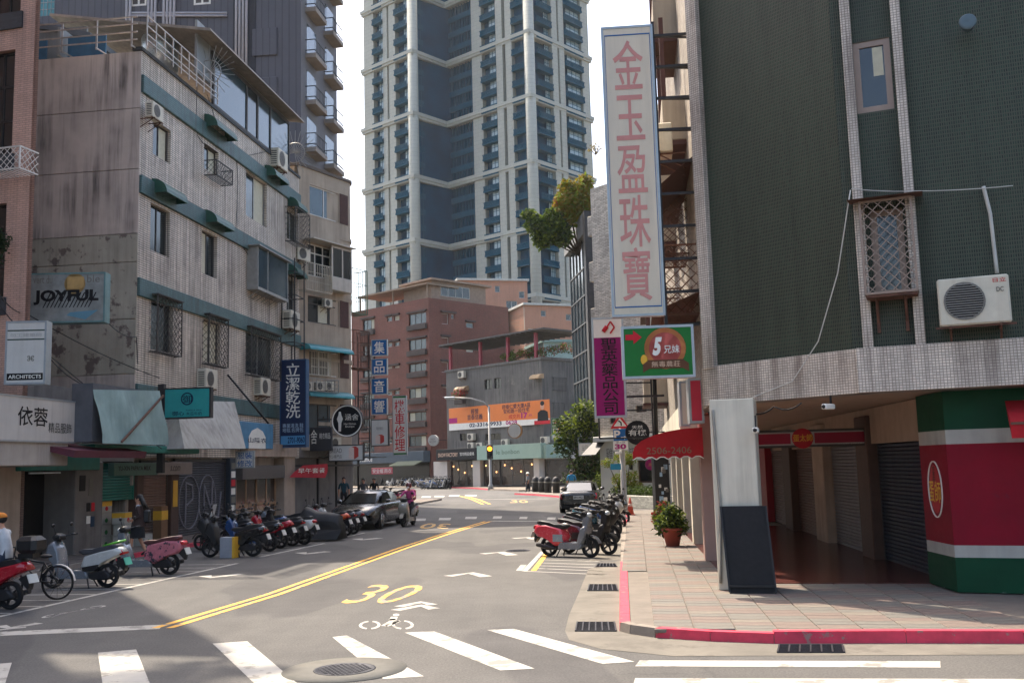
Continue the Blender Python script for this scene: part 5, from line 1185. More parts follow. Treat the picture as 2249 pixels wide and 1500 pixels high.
for k in range(30):
    t0, t1 = 2 * math.pi * k / 30, 2 * math.pi * (k + 1) / 30; b.bar((lm * .5 + .3 * math.cos(t0), -.008, cz + .46 * math.sin(t0)), (lm * .5 + .3 * math.cos(t1), -.008, cz + .46 * math.sin(t1)), .018)
for mb, nm, mt in ((b, 'emblem_ring', i_white), (MB().ell((lm * .5, -.006, cz), (.24, .004, .4), 20, 10), 'emblem_oval', P_('emblemred', '#a8202a'))): o = mb.build(nm, mt, mu); o.location = d; o.rotation_euler = (0, 0, ML.a - MP.a)
for s_, x0, x1, z0, z1, mt in (('蛋', .08, .3, 1.5, 1.85, i_gold), ('師', .34, .6, 1.5, 1.85, i_gold), ('李\n家\n莊', .28, .4, 1.85, 2.1, i_black)): t = text(s_, lm * .5 - .34 + x0, lm * .5 - .34 + x1, z0, z1, -.014, mt, mu, bold=.02); t.location = d; t.rotation_euler = (0, 0, ML.a - MP.a)
# red awning at the right edge, cameras, floodlight, cables, big AC
aw = empty('red_canopy', MP.w(0, -.1, 0), MP.a, 'red canvas canopy over the mural wall', 'canopy')
MB().add([(.9, 0, 3.1), (6, 0, 3.1), (6, -.9, 2.75), (.9, -.9, 2.75), (.9, -.9, 2.5), (6, -.9, 2.5), (.9, 0, 3.08), (6, 0, 3.08)], [(0, 3, 2, 1), (3, 4, 5, 2), (0, 6, 4, 3)]).build('canvas', M('canvas_red', '#a00f1c', .85, .15, 3), aw)
b = MB()
for u in (1.0, 3.5): b.bar((u, 0, 2.9), (u, -.9, 2.72), .04)
b.bar((.9, -.9, 2.72), (6, -.9, 2.72), .04); b.build('arms', m_rust, aw)
o = ac(GR, 2060, 607, 2222, 712, -.42, 'large white outdoor air conditioner on a bracket against dark green tiles')
T((o, .82, .6), '日立', .78, .96, .84, .93, i_red, .04, -.008); T((o, .82, .6), 'DC', .82, .92, .64, .74, i_grey, .02, -.008)
def bulb(px, py, fr, d, label):
    u, z = fr.uv(px, py, d); e = empty('floodlight', fr.w(u, d, z), fr.a, label, 'lamp'); MB().lathe([(.05, .1), (.1, .05), (.13, -.12), (.11, -.14), (.01, -.1)], (0, 0, 0), 14, 'y').build('housing', M('lamp_grey', '#4f5f66', .5), e); MB().bar((0, .05, 0), (0, -d + .1, .05), .03).build('arm', m_black, e)
bulb(2125, 55, GR, -.25, 'small grey floodlight high on the green tiles')
def camera(px, py, fr, d, label):
    u, z = fr.uv(px, py, d); e = empty('security_camera', fr.w(u, d, z), fr.a, label, 'camera'); MB().cham(-.05, .05, -.18, .08, -.045, .045, .015).build('body', i_white, e); MB().lathe([(.035, -.185), (.01, -.19)], (0, 0, 0), 10, 'y').build('lens', m_black, e); MB().bar((0, .03, .04), (0, .03, .25), .025).build('stem', m_black, e)
camera(1823, 893, GC, -.05, 'white security camera under the mosaic beam'); camera(1660, 945, PFr, -.15, 'small security camera on the white pillar')
def wp(fr, px, py, d): u, z = fr.uv(px, py, d); return fr.w(u, d, z)
cable([wp(GR, 1870, 415, -.15), wp(GR, 2010, 420, -.15), wp(GR, 2225, 408, -.15)], .008, m_wcable, 'white wire strung across the dark green tiles', .02)
cable([wp(GC, 1868, 418, -.1), wp(GC, 1840, 600, -.1), wp(GC, 1797, 750, -.1), wp(GC, 1740, 838, -.1), wp(GC, 1610, 890, -.1)], .01, m_wcable, 'pale cable drooping down the green wall')
cable([wp(GC, 1555, 905, -.2), wp(GC, 1640, 905, -.2), wp(GC, 1700, 893, -.2), wp(GC, 1760, 885, -.2)], .014, m_cable, 'black cable sagging under the mosaic beam', .08)
cable([wp(GR, 2160, 410, -.1), wp(GR, 2175, 470, -.1), wp(GR, 2190, 600, -.1)], .03, m_wcable, 'taped pipe bundle rising from the large air conditioner')
cable([wp(PFr, 1566, 900, -.03), wp(PFr, 1572, 980, -.03), wp(PFr, 1582, 1100, -.03), wp(PFr, 1583, 1280, -.03)], .025, M('conduit', '#8a877e', .6), 'grey conduit running down the white pillar')
# leaning black board
bo_ = G(1603, 1303, ZP); e = empty('sandwich_board', bo_, rad(-16), 'black leaning sandwich board against the white pillar', 'board'); m_bd = M('board_black', '#121316', .8, .2, 3)
wb = .74; MB().add([(0, 0, 0), (wb, 0, 0), (wb - .1, .3, 1.4), (-.1, .3, 1.4), (0, .03, 0), (wb, .03, 0), (wb - .1, .33, 1.4), (-.1, .33, 1.4)], [(0, 1, 2, 3), (5, 4, 7, 6), (0, 3, 7, 4), (1, 5, 6, 2), (3, 2, 6, 7)]).build('panel', m_bd, e)
b = MB(); b.bar((.0, -.01, .02), (-.1, .29, 1.4), .03); b.bar((wb, -.01, .02), (wb - .1, .29, 1.4), .03); b.bar((0, -.01, .12), (wb, -.01, .12), .03); b.bar((-.02, .5, 0), (-.1, .34, 1.38), .03); b.build('frame', m_black, e)
# street side facade above the arcade: projecting balconies, cages, awnings, fins
sd = M('balcony_cream', '#a79a86', .8, .12, 1, streak=.5, dirt='#4a3a32'); sb = M('soffit_brown', '#4f342e', .8, .15, 2)
onRF(MB().box(-27, -.3, -.06, .1, zb0, ZG).build('street_wall', M('street_wall_tile', '#8f8578', .7, .12, 1, tile=(.2, .07), streak=.5), GN))
onRF(MB().box(-27, -5.6, -.35, .3, 3.05, 3.6).build('street_beam', m_ivory, GN))
for u, z0, z1, pj, mt, nm in ((-2.5, 9.2, 12.0, .55, sd, 'balcony'), (-5.5, 8.7, 11.2, .8, sd, 'balcony'), (-9, 8.4, 10.2, .9, sd, 'balcony'), (-13, 5.2, 7.2, .9, sd, 'balcony'), (-17, 7.6, 9.6, 1.0, sd, 'balcony'), (-21, 4.6, 6.4, 1.0, sd, 'balcony'), (-4, 12.2, 15, .6, sd, 'balcony'), (-10, 11.6, 14.8, .8, sd, 'balcony')):
    bb = onRF(MB().cham(u - 2.2, u, -pj, 0, z0, z0 + 1.0, .02).build(nm, mt, GN)); MB().box(u - 2.25, u + .03, -pj - .04, 0, z0 - .12, z0 - .01).build('soffit', sb, bb)
    MB().box(u - 2.2, u - 2.1, -pj, -pj + .1, z0 + 1, z1).build('fin', sb, bb); MB().box(u - .1, u, -pj, -pj + .1, z0 + 1, z1).build('fin', sb, bb)
for u, z0, z1 in ((-1.2, 5.2, 6.6), (-7.5, 5.2, 6.8), (-3.5, 6.9, 8.3)): onRF(cage(GN, (u - 1.6, u, z0, z1), -.75, 0, m_rust, True, .16))
onRF(MB().add([(-4.6, -1.05, 7.55), (-1.0, -1.05, 7.55), (-1.0, 0, 8.4), (-4.6, 0, 8.4)], [(0, 1, 2, 3)]).build('sheet_hood', sb, GN)); onRF(MB().add([(-6, -1.0, 5.2), (-.8, -1.0, 5.2), (-.8, 0, 5.6), (-6, 0, 5.6)], [(0, 1, 2, 3)]).build('sheet_hood', m_rust, GN))
o = ac(GC, 0, 0, 10, 10, 0, 'white air conditioner seen from behind through the big sign frame', size=1.0); o.location = RF.w(-2.0, -.75, 8.55); o.rotation_euler = (0, 0, RF.a)
# --- signs over the right pavement
m_faded = M('sign_faded_pink', '#c4837a', .6, .1, 2)
s = board('blade_sign', 'towering faded jeweller sign with five pink brush characters', (1333, 58, 1446, 694), 19.0, M('sign_ivory', '#d2c4ad', .5, .05, .6, streak=.25, dirt='#7a6f60'), -5, .16, m_trim)
T(s, '金\n玉\n盈\n珠\n寶', .2, .8, .05, .95, m_faded, .008); e, w, h = s; b = MB()
for a in ((.05, .06, .03, .97), (.94, .95, .03, .97)): b.box(w * a[0], w * a[1], -.006, 0, h * a[2], h * a[3])
b.box(w * .05, w * .95, -.007, 0, h * .028, h * .032); b.box(w * .05, w * .95, -.007, 0, h * .968, h * .972); b.build('blue_border', i_blue, e)
b = MB(); x1 = w + .85
for x in (w + .02, x1): b.bar((x, .1, -.6), (x, .1, h + .1), .06)
for k in range(10):
    z = -.2 + k * h / 9; b.bar((w, .08, z), (x1, .08, z), .05); b.bar((w, .1, z), (x1, .5, z + .1), .035)
b.build('sign_frame', m_black, e)
s = board('blade_sign', 'green farm shop sign with a red arrow and a peach roundel', (1367, 716, 1524, 829), 18.0, P_('leafgreen', '#1f6a2e'), -4, .2, m_trim); e, w, h = s
MB().sheet([(w * x, h * z) for x, z in ((.05, .74), (.16, .74), (.16, .66), (.28, .79), (.16, .93), (.16, .85), (.05, .85))], -.01, -.006).build('arrow', i_red, e); MB().lathe([(h * .4, -.008), (.01, -.008)], (w * .6, 0, h * .56), 28, 'y').build('roundel', P_('peach2', '#d98a56'), e); MB().lathe([(h * .31, -.012), (.01, -.012)], (w * .6, 0, h * .56), 28, 'y').build('roundel_heart', P_('coral', '#c9635a'), e)
MB().sheet([(w * x, h * z) for x, z in ((.28, .1), (.36, .17), (.84, .17), (.92, .1), (.92, .26), (.84, .34), (.36, .34), (.28, .26))], -.016, -.012).build('ribbon', P_('ribbon', '#5a3a26'), e); T(s, '5', .42, .56, .42, .78, i_white, .06, -.02, shear=.3); T(s, '兄妹', .58, .8, .46, .62, i_white, .06, -.02); T(s, '無毒農莊', .4, .8, .2, .31, P_('tan', '#c9a88c'), .0, -.02); MB().ell((w * .3, -.01, h * .35), (w * .05, .004, h * .1), 10, 6).build('leaf_print', i_gold, e)
s = board('blade_sign', 'tall magenta pharmacy sign with black characters and a capsule mark', (1303, 698, 1372, 916), 23.5, P_('pharm', '#8a1060'), -5, .18, m_trim); flat(s, 0, 1, .8, 1, i_white); T(s, '聖\n英\n藥\n品\n公\n司', .26, .78, .03, .79, i_black, .03); e, w, h = s
MB().tube([(w * .36, -.02, h * .86), (w * .48, -.02, h * .91)], h * .022, 10).build('capsule', i_red, e); b = MB()
for a, c_ in (((.45, .89), (.6, .96)), ((.6, .96), (.72, .9)), ((.72, .9), (.58, .84))): b.bar((w * a[0], -.012, h * a[1]), (w * c_[0], -.012, h * c_[1]), .035)
b.build('diamond_mark', i_red, e); MB().bar((w, .1, h * .2), (w + .9, .1, h * .2), .05).bar((w, .1, h * .8), (w + .9, .1, h * .8), .05).build('bracket', m_black, e)
for bx, mt, lb in (((1494, 838, 1513, 935), m_ivory, 'cream vertical lightbox above the red awning'), ((1514, 832, 1544, 928), P_('signpink', '#c23a4c'), 'red lightbox above the red awning next to the pillar')):
    s = board('blade_sign', lb, bx, 21.5 if mt is m_ivory else 20.2, mt, -5, .5, m_trim)
# red barrel awning with phone number on its cheek
ua_, ub_ = RF.inv(at(1478, 990, 22.6)); e = fempty('red_awning', RF, 'curved red shop awning with scalloped edge and faded phone number', 'awning'); m_can = M('canvas_red', '#a00f1c', .85, .15, 3)
U1 = -3.0; U0 = -5.2; pr_ = [(0, 3.0)] + [(-1.5 * math.sin(t), 2.5 + .5 * math.cos(t)) for t in [rad(15 * k) for k in range(1, 7)]]
b = MB(); b.loft([[(u, y, z) for y, z in pr_] for u in (U0, (U0 + U1) / 2, U1)], False, True, False)
sc_ = [(-1.5 + 1.5 * k / 18, 2.34 + .06 * abs(math.sin(k * math.pi / 3))) for k in range(19)]
b.add([(U1, y, z) for y, z in pr_] + [(U1, y, z) for y, z in sc_], [tuple(range(len(pr_) + 19))]); b.add([(U0 + (U1 - U0) * k / 18, -1.5, 2.34 + .06 * abs(math.sin(k * math.pi / 3))) for k in range(19)] + [(U1, -1.5, 2.5), (U0, -1.5, 2.5)], [tuple(range(21))])
b.build('canvas', m_can, e); t = text('2506-2406', 0, 1, 0, .14, 0, P_('fadedprint', '#7d6a55'), e)
for v in t.data.vertices: v.co = (U1 + .012, -1.2 + v.co.x * .95, 2.46 + v.co.z)
b = MB()
for k in range(19): b.bar((U1 + .004, sc_[k][0], sc_[k][1]), (U1 + .004, sc_[min(k + 1, 18)][0], sc_[min(k + 1, 18)][1]), .02)
b.build('edge_piping', i_white, e)
# ================================================================ beyond the alley: white shop with tiled flats above
WS = Frame((4.75, 56), -50); ws = fempty('white_corner_shop', WS, 'white painted corner shop with tiled flats above and a hedge in front', 'building'); m_wsh = M('white_shop_paint', '#b9b8ae', .7, .05, 2); m_wt = M('tile_cream_brick', '#c2b6a4', .7, .08, .8, tile=(.3, .09), off=.5, mortar=.1, grout='#6f675c', streak=.4)
hs = [WS.box(1400, 1010, 1440, 1060)]; wall('shop_wall', m_wsh, ws, 0, 9, 0, 3.6, hs, .2); window(ws, hs[0], .1, m_brown, M('shop_dark', '#191a1d', .2), 1, 1, .08)
hu = [WS.box(1338, 900, 1352, 930), WS.box(1396, 890, 1420, 905), WS.box(1340, 780, 1352, 815)]; wall('tiled_wall', m_wt, ws, 0, 9, 3.6, 18, hu, .2)
for h in hu: window(ws, h, .1, m_brown, m_glass, 2)
MB().box(.02, 9, .3, 9, 0, 17.9).build('core_wall', m_wt, ws); MB().cham(-.2, 9, -.35, 0, 3.45, 3.75, .03).build('shop_cornice', m_wsh, ws)
for k in range(5): z = 4.6 + k * 2.7; MB().cham(-.75, .02, .4, 5.5, z, z + 1.15, .02).build('tiled_balcony', m_wt, ws); MB().box(-.3, -.05, .6, 5.2, z + 1.15, z + 2.6).build('balcony_glass', m_glass, ws)
h = WS.box(1312, 970, 1330, 998); MB().add([(h[0] - .3, 0, h[3]), (h[1], 0, h[3]), (h[1], -.8, h[2]), (h[0] - .5, -.8, h[2])], [(0, 1, 2, 3)]).build('black_awning', m_black, ws); t = text('雞湯大叔', WS.u(1331, 980), WS.u(1395, 980), 2.5, 3.1, -.02, i_grey, ws)
MB().box(WS.u(1386, 1030), WS.u(1390, 1030), -.12, 0, 1.9, 2.4).build('wall_lamp', m_black, ws)
pw0, pw1 = G(1336, 1112, .0), G(1447, 1119, .0); PWF = Frame(pw0[:2], math.degrees(math.atan2(pw1.y - pw0.y, pw1.x - pw0.x))); lw = (pw1 - pw0).length
e = fempty('planter_wall', PWF, 'low white painted brick planter wall in front of the corner shop', 'planter'); MB().cham(0, lw, 0, .9, 0, .62, .02).build('wall', M('white_brick', '#b5b3a8', .8, .06, 2, tile=(.22, .07), mortar=.08, grout='#8d8a80'), e)
# glass office building with dark pier
GO = Frame(at(1247, 700, 80)[:2], -83); go_ = fempty('glass_office_building', GO, 'narrow office building with a grid of glass and dark stone piers', 'building'); lg = GO.u(1290, 700); zg = 20.7; m_pier = M('pier_dark_tile', '#2f2c2b', .6, .12, 1, tile=(.2, .07)); m_og = M('office_glass', '#2c3a40', .15, .3, .5, spec=.6)
MB().box(0, lg, .5, 10, 0, zg - .6).build('core_wall', m_pier, go_); MB().cham(-.1, lg + .1, -.1, 1, zg - 1.6, zg, .03).build('head_beam', M('beam_grey', '#6a6a68', .7), go_)
for k in range(6):
    for j in range(9): MB().box(lg * k / 6 + .04, lg * (k + 1) / 6 - .04, .38, .42, .3 + j * 2.1, 2.3 + j * 2.1).build('pane', m_og, go_)
b = MB()
for j in range(10): b.box(0, lg, .3, .4, .2 + j * 2.1, .28 + j * 2.1)
for k in range(7): b.box(lg * k / 6 - .03, lg * k / 6 + .03, .3, .4, 0, zg - 1.6)
b.build('mullions', M('mullion_grey', '#55585a', .6), go_); MB().box(lg, lg + .7, -.1, 9, 0, zg).build('dark_pier', m_pier, go_)
# ================================================================ scooters
m_tyre = M('tyre_rubber', '#141416', .85, .2, 8); m_rim = M('rim_dark', '#3a3b3f', .4, .2, 6, metal=.7); m_blk = M('plastic_black', '#17181b', .5, .2, 6); m_seat = M('seat_vinyl', '#191a1c', .55, .15, 8)
m_lens = M('lamp_lens', '#b9c0c2', .1, .1, 6, spec=1); m_tail = M('tail_lens_red', '#a31420', .2, .1, 6, spec=.8); m_plate = M('plate_white', '#c9c9c2', .5, .05, 6); m_mir = M('mirror_glass', '#9aa5ab', .05, .05, 4, metal=.9); m_chr = M('chrome', '#9a9a9a', .2, .1, 5, metal=1)
def lacq(name, col): return M('lacquer_' + name, col, .25, .06, 4, spec=.6, coat=.6)
def wheel_mb(x, r=.25, w=.055):
    t = MB().lathe([(r * .72, -w * .8), (r * .9, -w), (r * .985, -w * .55), (r, 0), (r * .985, w * .55), (r * .9, w), (r * .72, w * .8)], (x, 0, r), 22, 'y', True, False)
    k = MB().lathe([(r * .73, -w * .6), (r * .68, -w * .4), (r * .68, w * .4), (r * .73, w * .6)], (x, 0, r), 18, 'y', True, False)
    k.lathe([(.05, -w * .9), (.05, w * .9)], (x, 0, r), 10, 'y')
    for i in range(5):
        a = i * 2 * math.pi / 5; k.bar((x + .04 * math.cos(a), 0, r + .04 * math.sin(a)), (x + r * .7 * math.cos(a), 0, r + r * .7 * math.sin(a)), .035)
    return t, k
def scooter_parts(style='k'):
    P = []
    for nm, x in (('front_wheel', .63), ('rear_wheel', -.6)):
        t, k = wheel_mb(x); P += [(nm, t, 'tyre', None), ('rim', k, 'rim', nm)]
    if style == 'g':
        P.append(('body', MB().slab([(-.98, .62), (-.9, .78), (-.6, .8), (-.12, .7), (-.02, .5), (-.1, .3), (-.3, .26), (-.62, .44), (-.86, .5)], .19, .78), 'body', None))
        P.append(('side_panel', MB().box(-.36, -.08, -.193, .193, .38, .56), 'accent', None))
        P.append(('leg_shield', MB().slab([(.3, .3), (.42, .26), (.54, .46), (.62, .68), (.6, .8), (.46, .74), (.38, .55)], .19, .72).slab([(.44, .66), (.6, .66), (.66, .95), (.6, 1.04), (.48, 1.0)], .1, .8), 'shield', None))
    else:
        P.append(('body', MB().slab([(-1.0, .74), (-.9, .84), (-.5, .76), (-.12, .66), (-.04, .45), (-.12, .32), (-.35, .34), (-.55, .52), (-.8, .62)], .17, .74), 'body', None))
        P.append(('side_panel', MB().slab([(-.5, .5), (-.1, .44), (-.12, .34), (-.4, .36)], .18, .9), 'accent', None))
        P.append(('leg_shield', MB().slab([(.34, .3), (.44, .26), (.56, .5), (.74, .72), (.68, .92), (.54, 1.0), (.44, .8), (.4, .55)], .2, .72), 'shield', None))
    P.append(('floorboard', MB().slab([(-.25, .2), (.38, .2), (.48, .28), (.44, .37), (-.2, .37)], .18, .92), 'shield', None))
    P.append(('seat', MB().slab([(-.9, .84), (-.84, .9), (-.5, .86), (-.3, .8), (-.05, .8), (.02, .75), (-.1, .68), (-.55, .75), (-.85, .8)], .15, .82), 'seat', None))
    f = MB()
    for i in range(9):
        a0, a1 = rad(20 + i * 16), rad(36 + i * 16); f.add([(.63 + .3 * math.cos(a0), -.075, .25 + .3 * math.sin(a0)), (.63 + .3 * math.cos(a0), .075, .25 + .3 * math.sin(a0)), (.63 + .3 * math.cos(a1), .075, .25 + .3 * math.sin(a1)), (.63 + .3 * math.cos(a1), -.075, .25 + .3 * math.sin(a1))], [(0, 1, 2, 3)], True)
    P.append(('front_fender', f, 'shield', None))
    P.append(('fork', MB().bar((.63, .08, .25), (.54, .08, .72), .04).bar((.63, -.08, .25), (.54, -.08, .72), .04), 'trim', None))
    P.append(('handlebar', MB().slab([(.42, 1.0), (.56, .98), (.62, 1.06), (.54, 1.14), (.44, 1.1)], .13, .8).tube([(.5, -.1, 1.06), (.42, -.3, 1.1), (.36, -.36, 1.1)], .018, 6).tube([(.5, .1, 1.06), (.42, .3, 1.1), (.36, .36, 1.1)], .018, 6), 'trim', None))
    for s_ in (-1, 1):
        P.append(('grip', MB().tube([(.43, s_ * .27, 1.1), (.34, s_ * .38, 1.1)], .025, 8), 'black', None)); P.append(('mirror', MB().tube([(.45, s_ * .22, 1.1), (.46, s_ * .3, 1.28)], .008, 5).ell((.45, s_ * .33, 1.31), (.02, .065, .045), 10, 6), 'black', None))
    P.append(('headlight', MB().ell((.62, 0, 1.04 if style == 'g' else .86), (.07 if style == 'g' else .1, .09, .06), 12, 8), 'lens', None))
    P.append(('tail_light', MB().slab([(-1.02, .7), (-.96, .78), (-.88, .76), (-.92, .66)], .12, .8), 'tail', None))
    P.append(('number_plate', MB().add([(-1.02, -.13, .62), (-1.02, .13, .62), (-1.08, .13, .47), (-1.08, -.13, .47), (-1.01, -.13, .615), (-1.01, .13, .615), (-1.07, .13, .465), (-1.07, -.13, .465)], [(0, 1, 2, 3), (7, 6, 5, 4), (0, 4, 5, 1), (2, 6, 7, 3)]), 'plate', None))
    P.append(('rear_fender', MB().slab([(-.98, .62), (-.86, .58), (-.8, .54), (-.92, .42), (-1.0, .34), (-1.02, .42)], .08, .85), 'black', None))
    P.append(('engine', MB().slab([(-.75, .22), (-.62, .36), (-.3, .34), (-.15, .24), (-.3, .17), (-.6, .16)], .12, .8).tube([(-.3, -.14, .22), (-.55, -.17, .24), (-.85, -.18, .3)], [.03, .055, .05], 10), 'engine', None))
    P.append(('kickstand', MB().bar((-.2, .1, .2), (-.28, .17, .01), .025).bar((-.2, -.1, .2), (-.28, -.17, .01), .025), 'black', None))
    return P
PARTS = {'k': scooter_parts('k'), 'g': scooter_parts('g')}
def scooter(p, head, label, body, shield=None, style='k', accent=None, seat=None, group=None, extra=None, lean=.0, plate=None, ref='rear'):
    """p: where the rear (or front) wheel stands; head: heading in degrees (0 = +x)."""
    a = rad(head); off = -.6 if ref == 'rear' else .63
    e = empty('scooter', (p.x - off * math.cos(a), p.y - off * math.sin(a), p.z), a, label, 'scooter', group); e.rotation_euler = (lean, 0, a)
    mats = {'tyre': m_tyre, 'rim': m_rim, 'body': body, 'shield': shield or body, 'accent': accent or m_blk, 'trim': m_blk, 'seat': seat or m_seat, 'black': m_blk, 'lens': m_lens, 'tail': m_tail, 'plate': plate or m_plate, 'engine': M('engine_grey', '#2b2b2e', .5, .2, 5, metal=.4)}
    made = {}
    for nm, mb, mk, par in PARTS[style]: made[nm] = mb.build(nm, mats[mk], made.get(par, e))
    if extra == 'topbox': MB().cham(-1.2, -.78, -.2, .2, .98, 1.28, .07).build('top_box', m_blk, e); MB().box(-1.1, -.8, -.1, .1, .9, .98).build('rack', m_blk, e)
    if extra == 'grab': MB().tube([(-.55, .13, .86), (-.9, .12, .95), (-.98, 0, .97), (-.9, -.12, .95), (-.55, -.13, .86)], .02, 8).build('grab_rail', lacq('lime', '#5fae3a'), e)
    if extra == 'screen': MB().add([(.6, -.15, 1.1), (.6, .15, 1.1), (.5, .13, 1.45), (.5, -.13, 1.45)], [(0, 1, 2, 3)]).build('windscreen', m_lens, e)
    return e
cr, cw, cb, cg, cbl = lacq('red', '#a8172a'), lacq('white', '#b9b9b3'), lacq('black', '#101114'), lacq('grey', '#6a6e73'), lacq('blue', '#153d6b')
floral = M('floral_cover', '#a8606a', .8, .25, 12, patch=('#2b2c38', 9, .55)); maroon_seat = M('seat_maroon', '#4a2226', .5, .15, 6)
GL, GR_ = 'scooters parked along the left shops', 'scooters parked along the right kerb'
s_ = scooter(G(236, 1290), 172, 'white scooter with lime grab rail, green plate and a grey seat', cw, cg, 'k', m_blk, M('seat_grey', '#3d3e42', .7), GL, 'grab', plate=M('plate_green', '#4fae94', .5)); text('WeMo', -.62, -.32, .56, .64, -.165, i_grey, s_, 'lettering', .02); text('WeMo', -.62, -.32, .56, .64, .165, i_grey, s_, 'lettering', .02, back=True)
scooter(G(372, 1262), 173, 'electric scooter wrapped in a pink floral cover with a maroon seat', floral, cg, 'g', floral, maroon_seat, GL)
sR = scooter(G(22, 1338), 168, 'red tailed scooter carrying a big black top box', cr, m_blk, 'k', m_blk, None, GL, 'topbox')
for x, y, h, bd, sh, st, lb, ex in ((556, 1222, 174, cb, m_blk, 'k', 'black scooter with red flashes next to the white and yellow box', 'screen'), (592, 1211, 172, cb, cbl, 'k', 'all black scooter second from the white and yellow box', None), (616, 1204, 170, cr, m_blk, 'k', 'red tailed scooter between two black ones in the left row', None), (642, 1199, 172, m_blk, cr, 'k', 'black scooter with a red front beside the silver one', None), (668, 1196, 170, cw, m_blk, 'g', 'silver white scooter beside the black dust cover', None), (744, 1181, 168, lacq('orange', '#c8501c'), m_blk, 'k', 'orange tailed scooter next to the black dust cover', None), (760, 1177, 168, cb, cr, 'k', 'black and red scooter nearest the black saloon', None), (776, 1173, 170, cg, cw, 'k', 'grey scooter tucked against the bumper of the black saloon', None)):
    scooter(G(x, y), h, lb, bd, sh, st, None, None, GL, ex, plate=m_plate)
for x, y, h, bd, sh, lb in ((530, 1207, 176, cb, m_blk, 'black scooter close to the kerb behind the white and yellow box'), (578, 1196, 175, m_blk, cb, 'matt black scooter in the second rank of the left row'), (606, 1190, 173, cbl, m_blk, 'dark blue scooter in the second rank of the left row'), (655, 1183, 172, cb, cg, 'black and grey scooter behind the silver white one')):
    scooter(G(x, y), h, lb, bd, sh, 'k', None, None, GL)
scooter(G(896, 1108), 200, 'white scooter standing beyond the pink shirted rider', cw, m_blk, 'k', None, None, GL); scooter(G(880, 1104), 200, 'magenta scooter standing beyond the pink shirted rider', lacq('magenta', '#8c1f4f'), m_blk, 'k', None, None, GL)
# covered scooter
p = G(700, 1187); e = empty('covered_scooter', p, rad(170), 'scooter hidden under a draped black dust cover', 'scooter', GL); b = MB(); prof = [(-.95, .03), (-.98, .42), (-.85, .68), (-.4, .74), (.05, .76), (.3, .86), (.48, .9), (.66, .78), (.8, .42), (.88, .03)]; nfold = 5
rings = []
for yy, k in ((-.36, .7), (-.27, .92), (-.1, 1.0), (.1, 1.0), (.27, .92), (.36, .7)): rings.append([(x * (.86 + .05 * math.sin(i * 3 + yy * 14)), yy * (1.15 if z < .3 else .75) + (.05 * math.sin(i * 2.9) if z < .6 else 0), 1.25 * max(z * (k if z > .3 else 1), .04 + .03 * (i % 2))) for i, (x, z) in enumerate(prof)])
b.loft(rings, True, True).build('dust_cover', M('cover_black', '#1b1d20', .6, .25, 4, bump=.4), e); MB().box(-.1, .25, -.36, -.35, .45, .52).build('cover_label', i_grey, e)
# right-hand row
grd, gbl = lacq('rose', '#b8303f'), lacq('steel', '#7b8a90')
scooter(G(1207, 1221), -36, 'red and grey electric scooter at the front of the parked row', grd, cg, 'g', gbl, None, GR_)
for x, y, h, bd, sh, st, lb in ((1338, 1218, -38, lacq('plum', '#4d1f2b'), m_blk, 'g', 'plum scooter half hidden behind the red electric one'), (1346, 1195, -36, cb, m_blk, 'k', 'black scooter with chrome mirrors third in the parked row'), (1352, 1177, -38, lacq('teal', '#22505c'), m_blk, 'k', 'teal and grey scooter behind the black one at the kerb'), (1362, 1163, -36, cbl, cw, 'k', 'blue scooter with a white leg shield near the sign pole'), (1371, 1152, -38, cb, cb, 'k', 'black scooter last before the sign pole')):
    scooter(G(x, y), h, lb, bd, sh, st, None, None, GR_, None, ref='front')
# far row of scooters, one mesh each
def joined(style, mats):
    me = bpy.data.meshes.new('scooter_far'); V, F, S, I = [], [], [], []; ml = []
    for nm, mb, mk, par in PARTS[style]:
        mt = mats[mk]
        if mt not in ml: ml.append(mt)
        k = len(V); V += mb.v; F += [tuple(i + k for i in f) for f in mb.f]; S += mb.sm; I += [ml.index(mt)] * len(mb.f)
    me.from_pydata(V, [], F); me.polygons.foreach_set('use_smooth', S); me.polygons.foreach_set('material_index', I)
    for m_ in ml: me.materials.append(m_)
    me.update(); return me
base = {'tyre': m_tyre, 'rim': m_rim, 'accent': m_blk, 'trim': m_blk, 'seat': m_seat, 'black': m_blk, 'lens': m_lens, 'tail': m_tail, 'plate': m_plate, 'engine': m_rim}
far_cols = [('black', cb), ('white', cw), ('charcoal', lacq('charcoal', '#26282c')), ('grey', cg), ('dark blue', cbl)]
far_me = [joined('k' if i % 2 == 0 else 'g', dict(base, body=c_, shield=c_ if i % 3 else m_blk)) for i, (n_, c_) in enumerate(far_cols)]
for k in range(36):
    x = 800 + (k % 26) * 7.2 if k < 26 else 935 + (k - 26) * 5; p = G(x, 1066 + (x - 800) * .03 + (k % 3) * .8) if k < 26 else G(x, 1074)
    i = (k * 7) % 5; o = obj('scooter', far_me[i], None, (p.x, p.y, 0), rad(-60 + (k * 13) % 20)); tag(o, '%s scooter in the long row parked before the brick block' % far_cols[i][0], 'scooter', 'long row of scooters before the brick block')

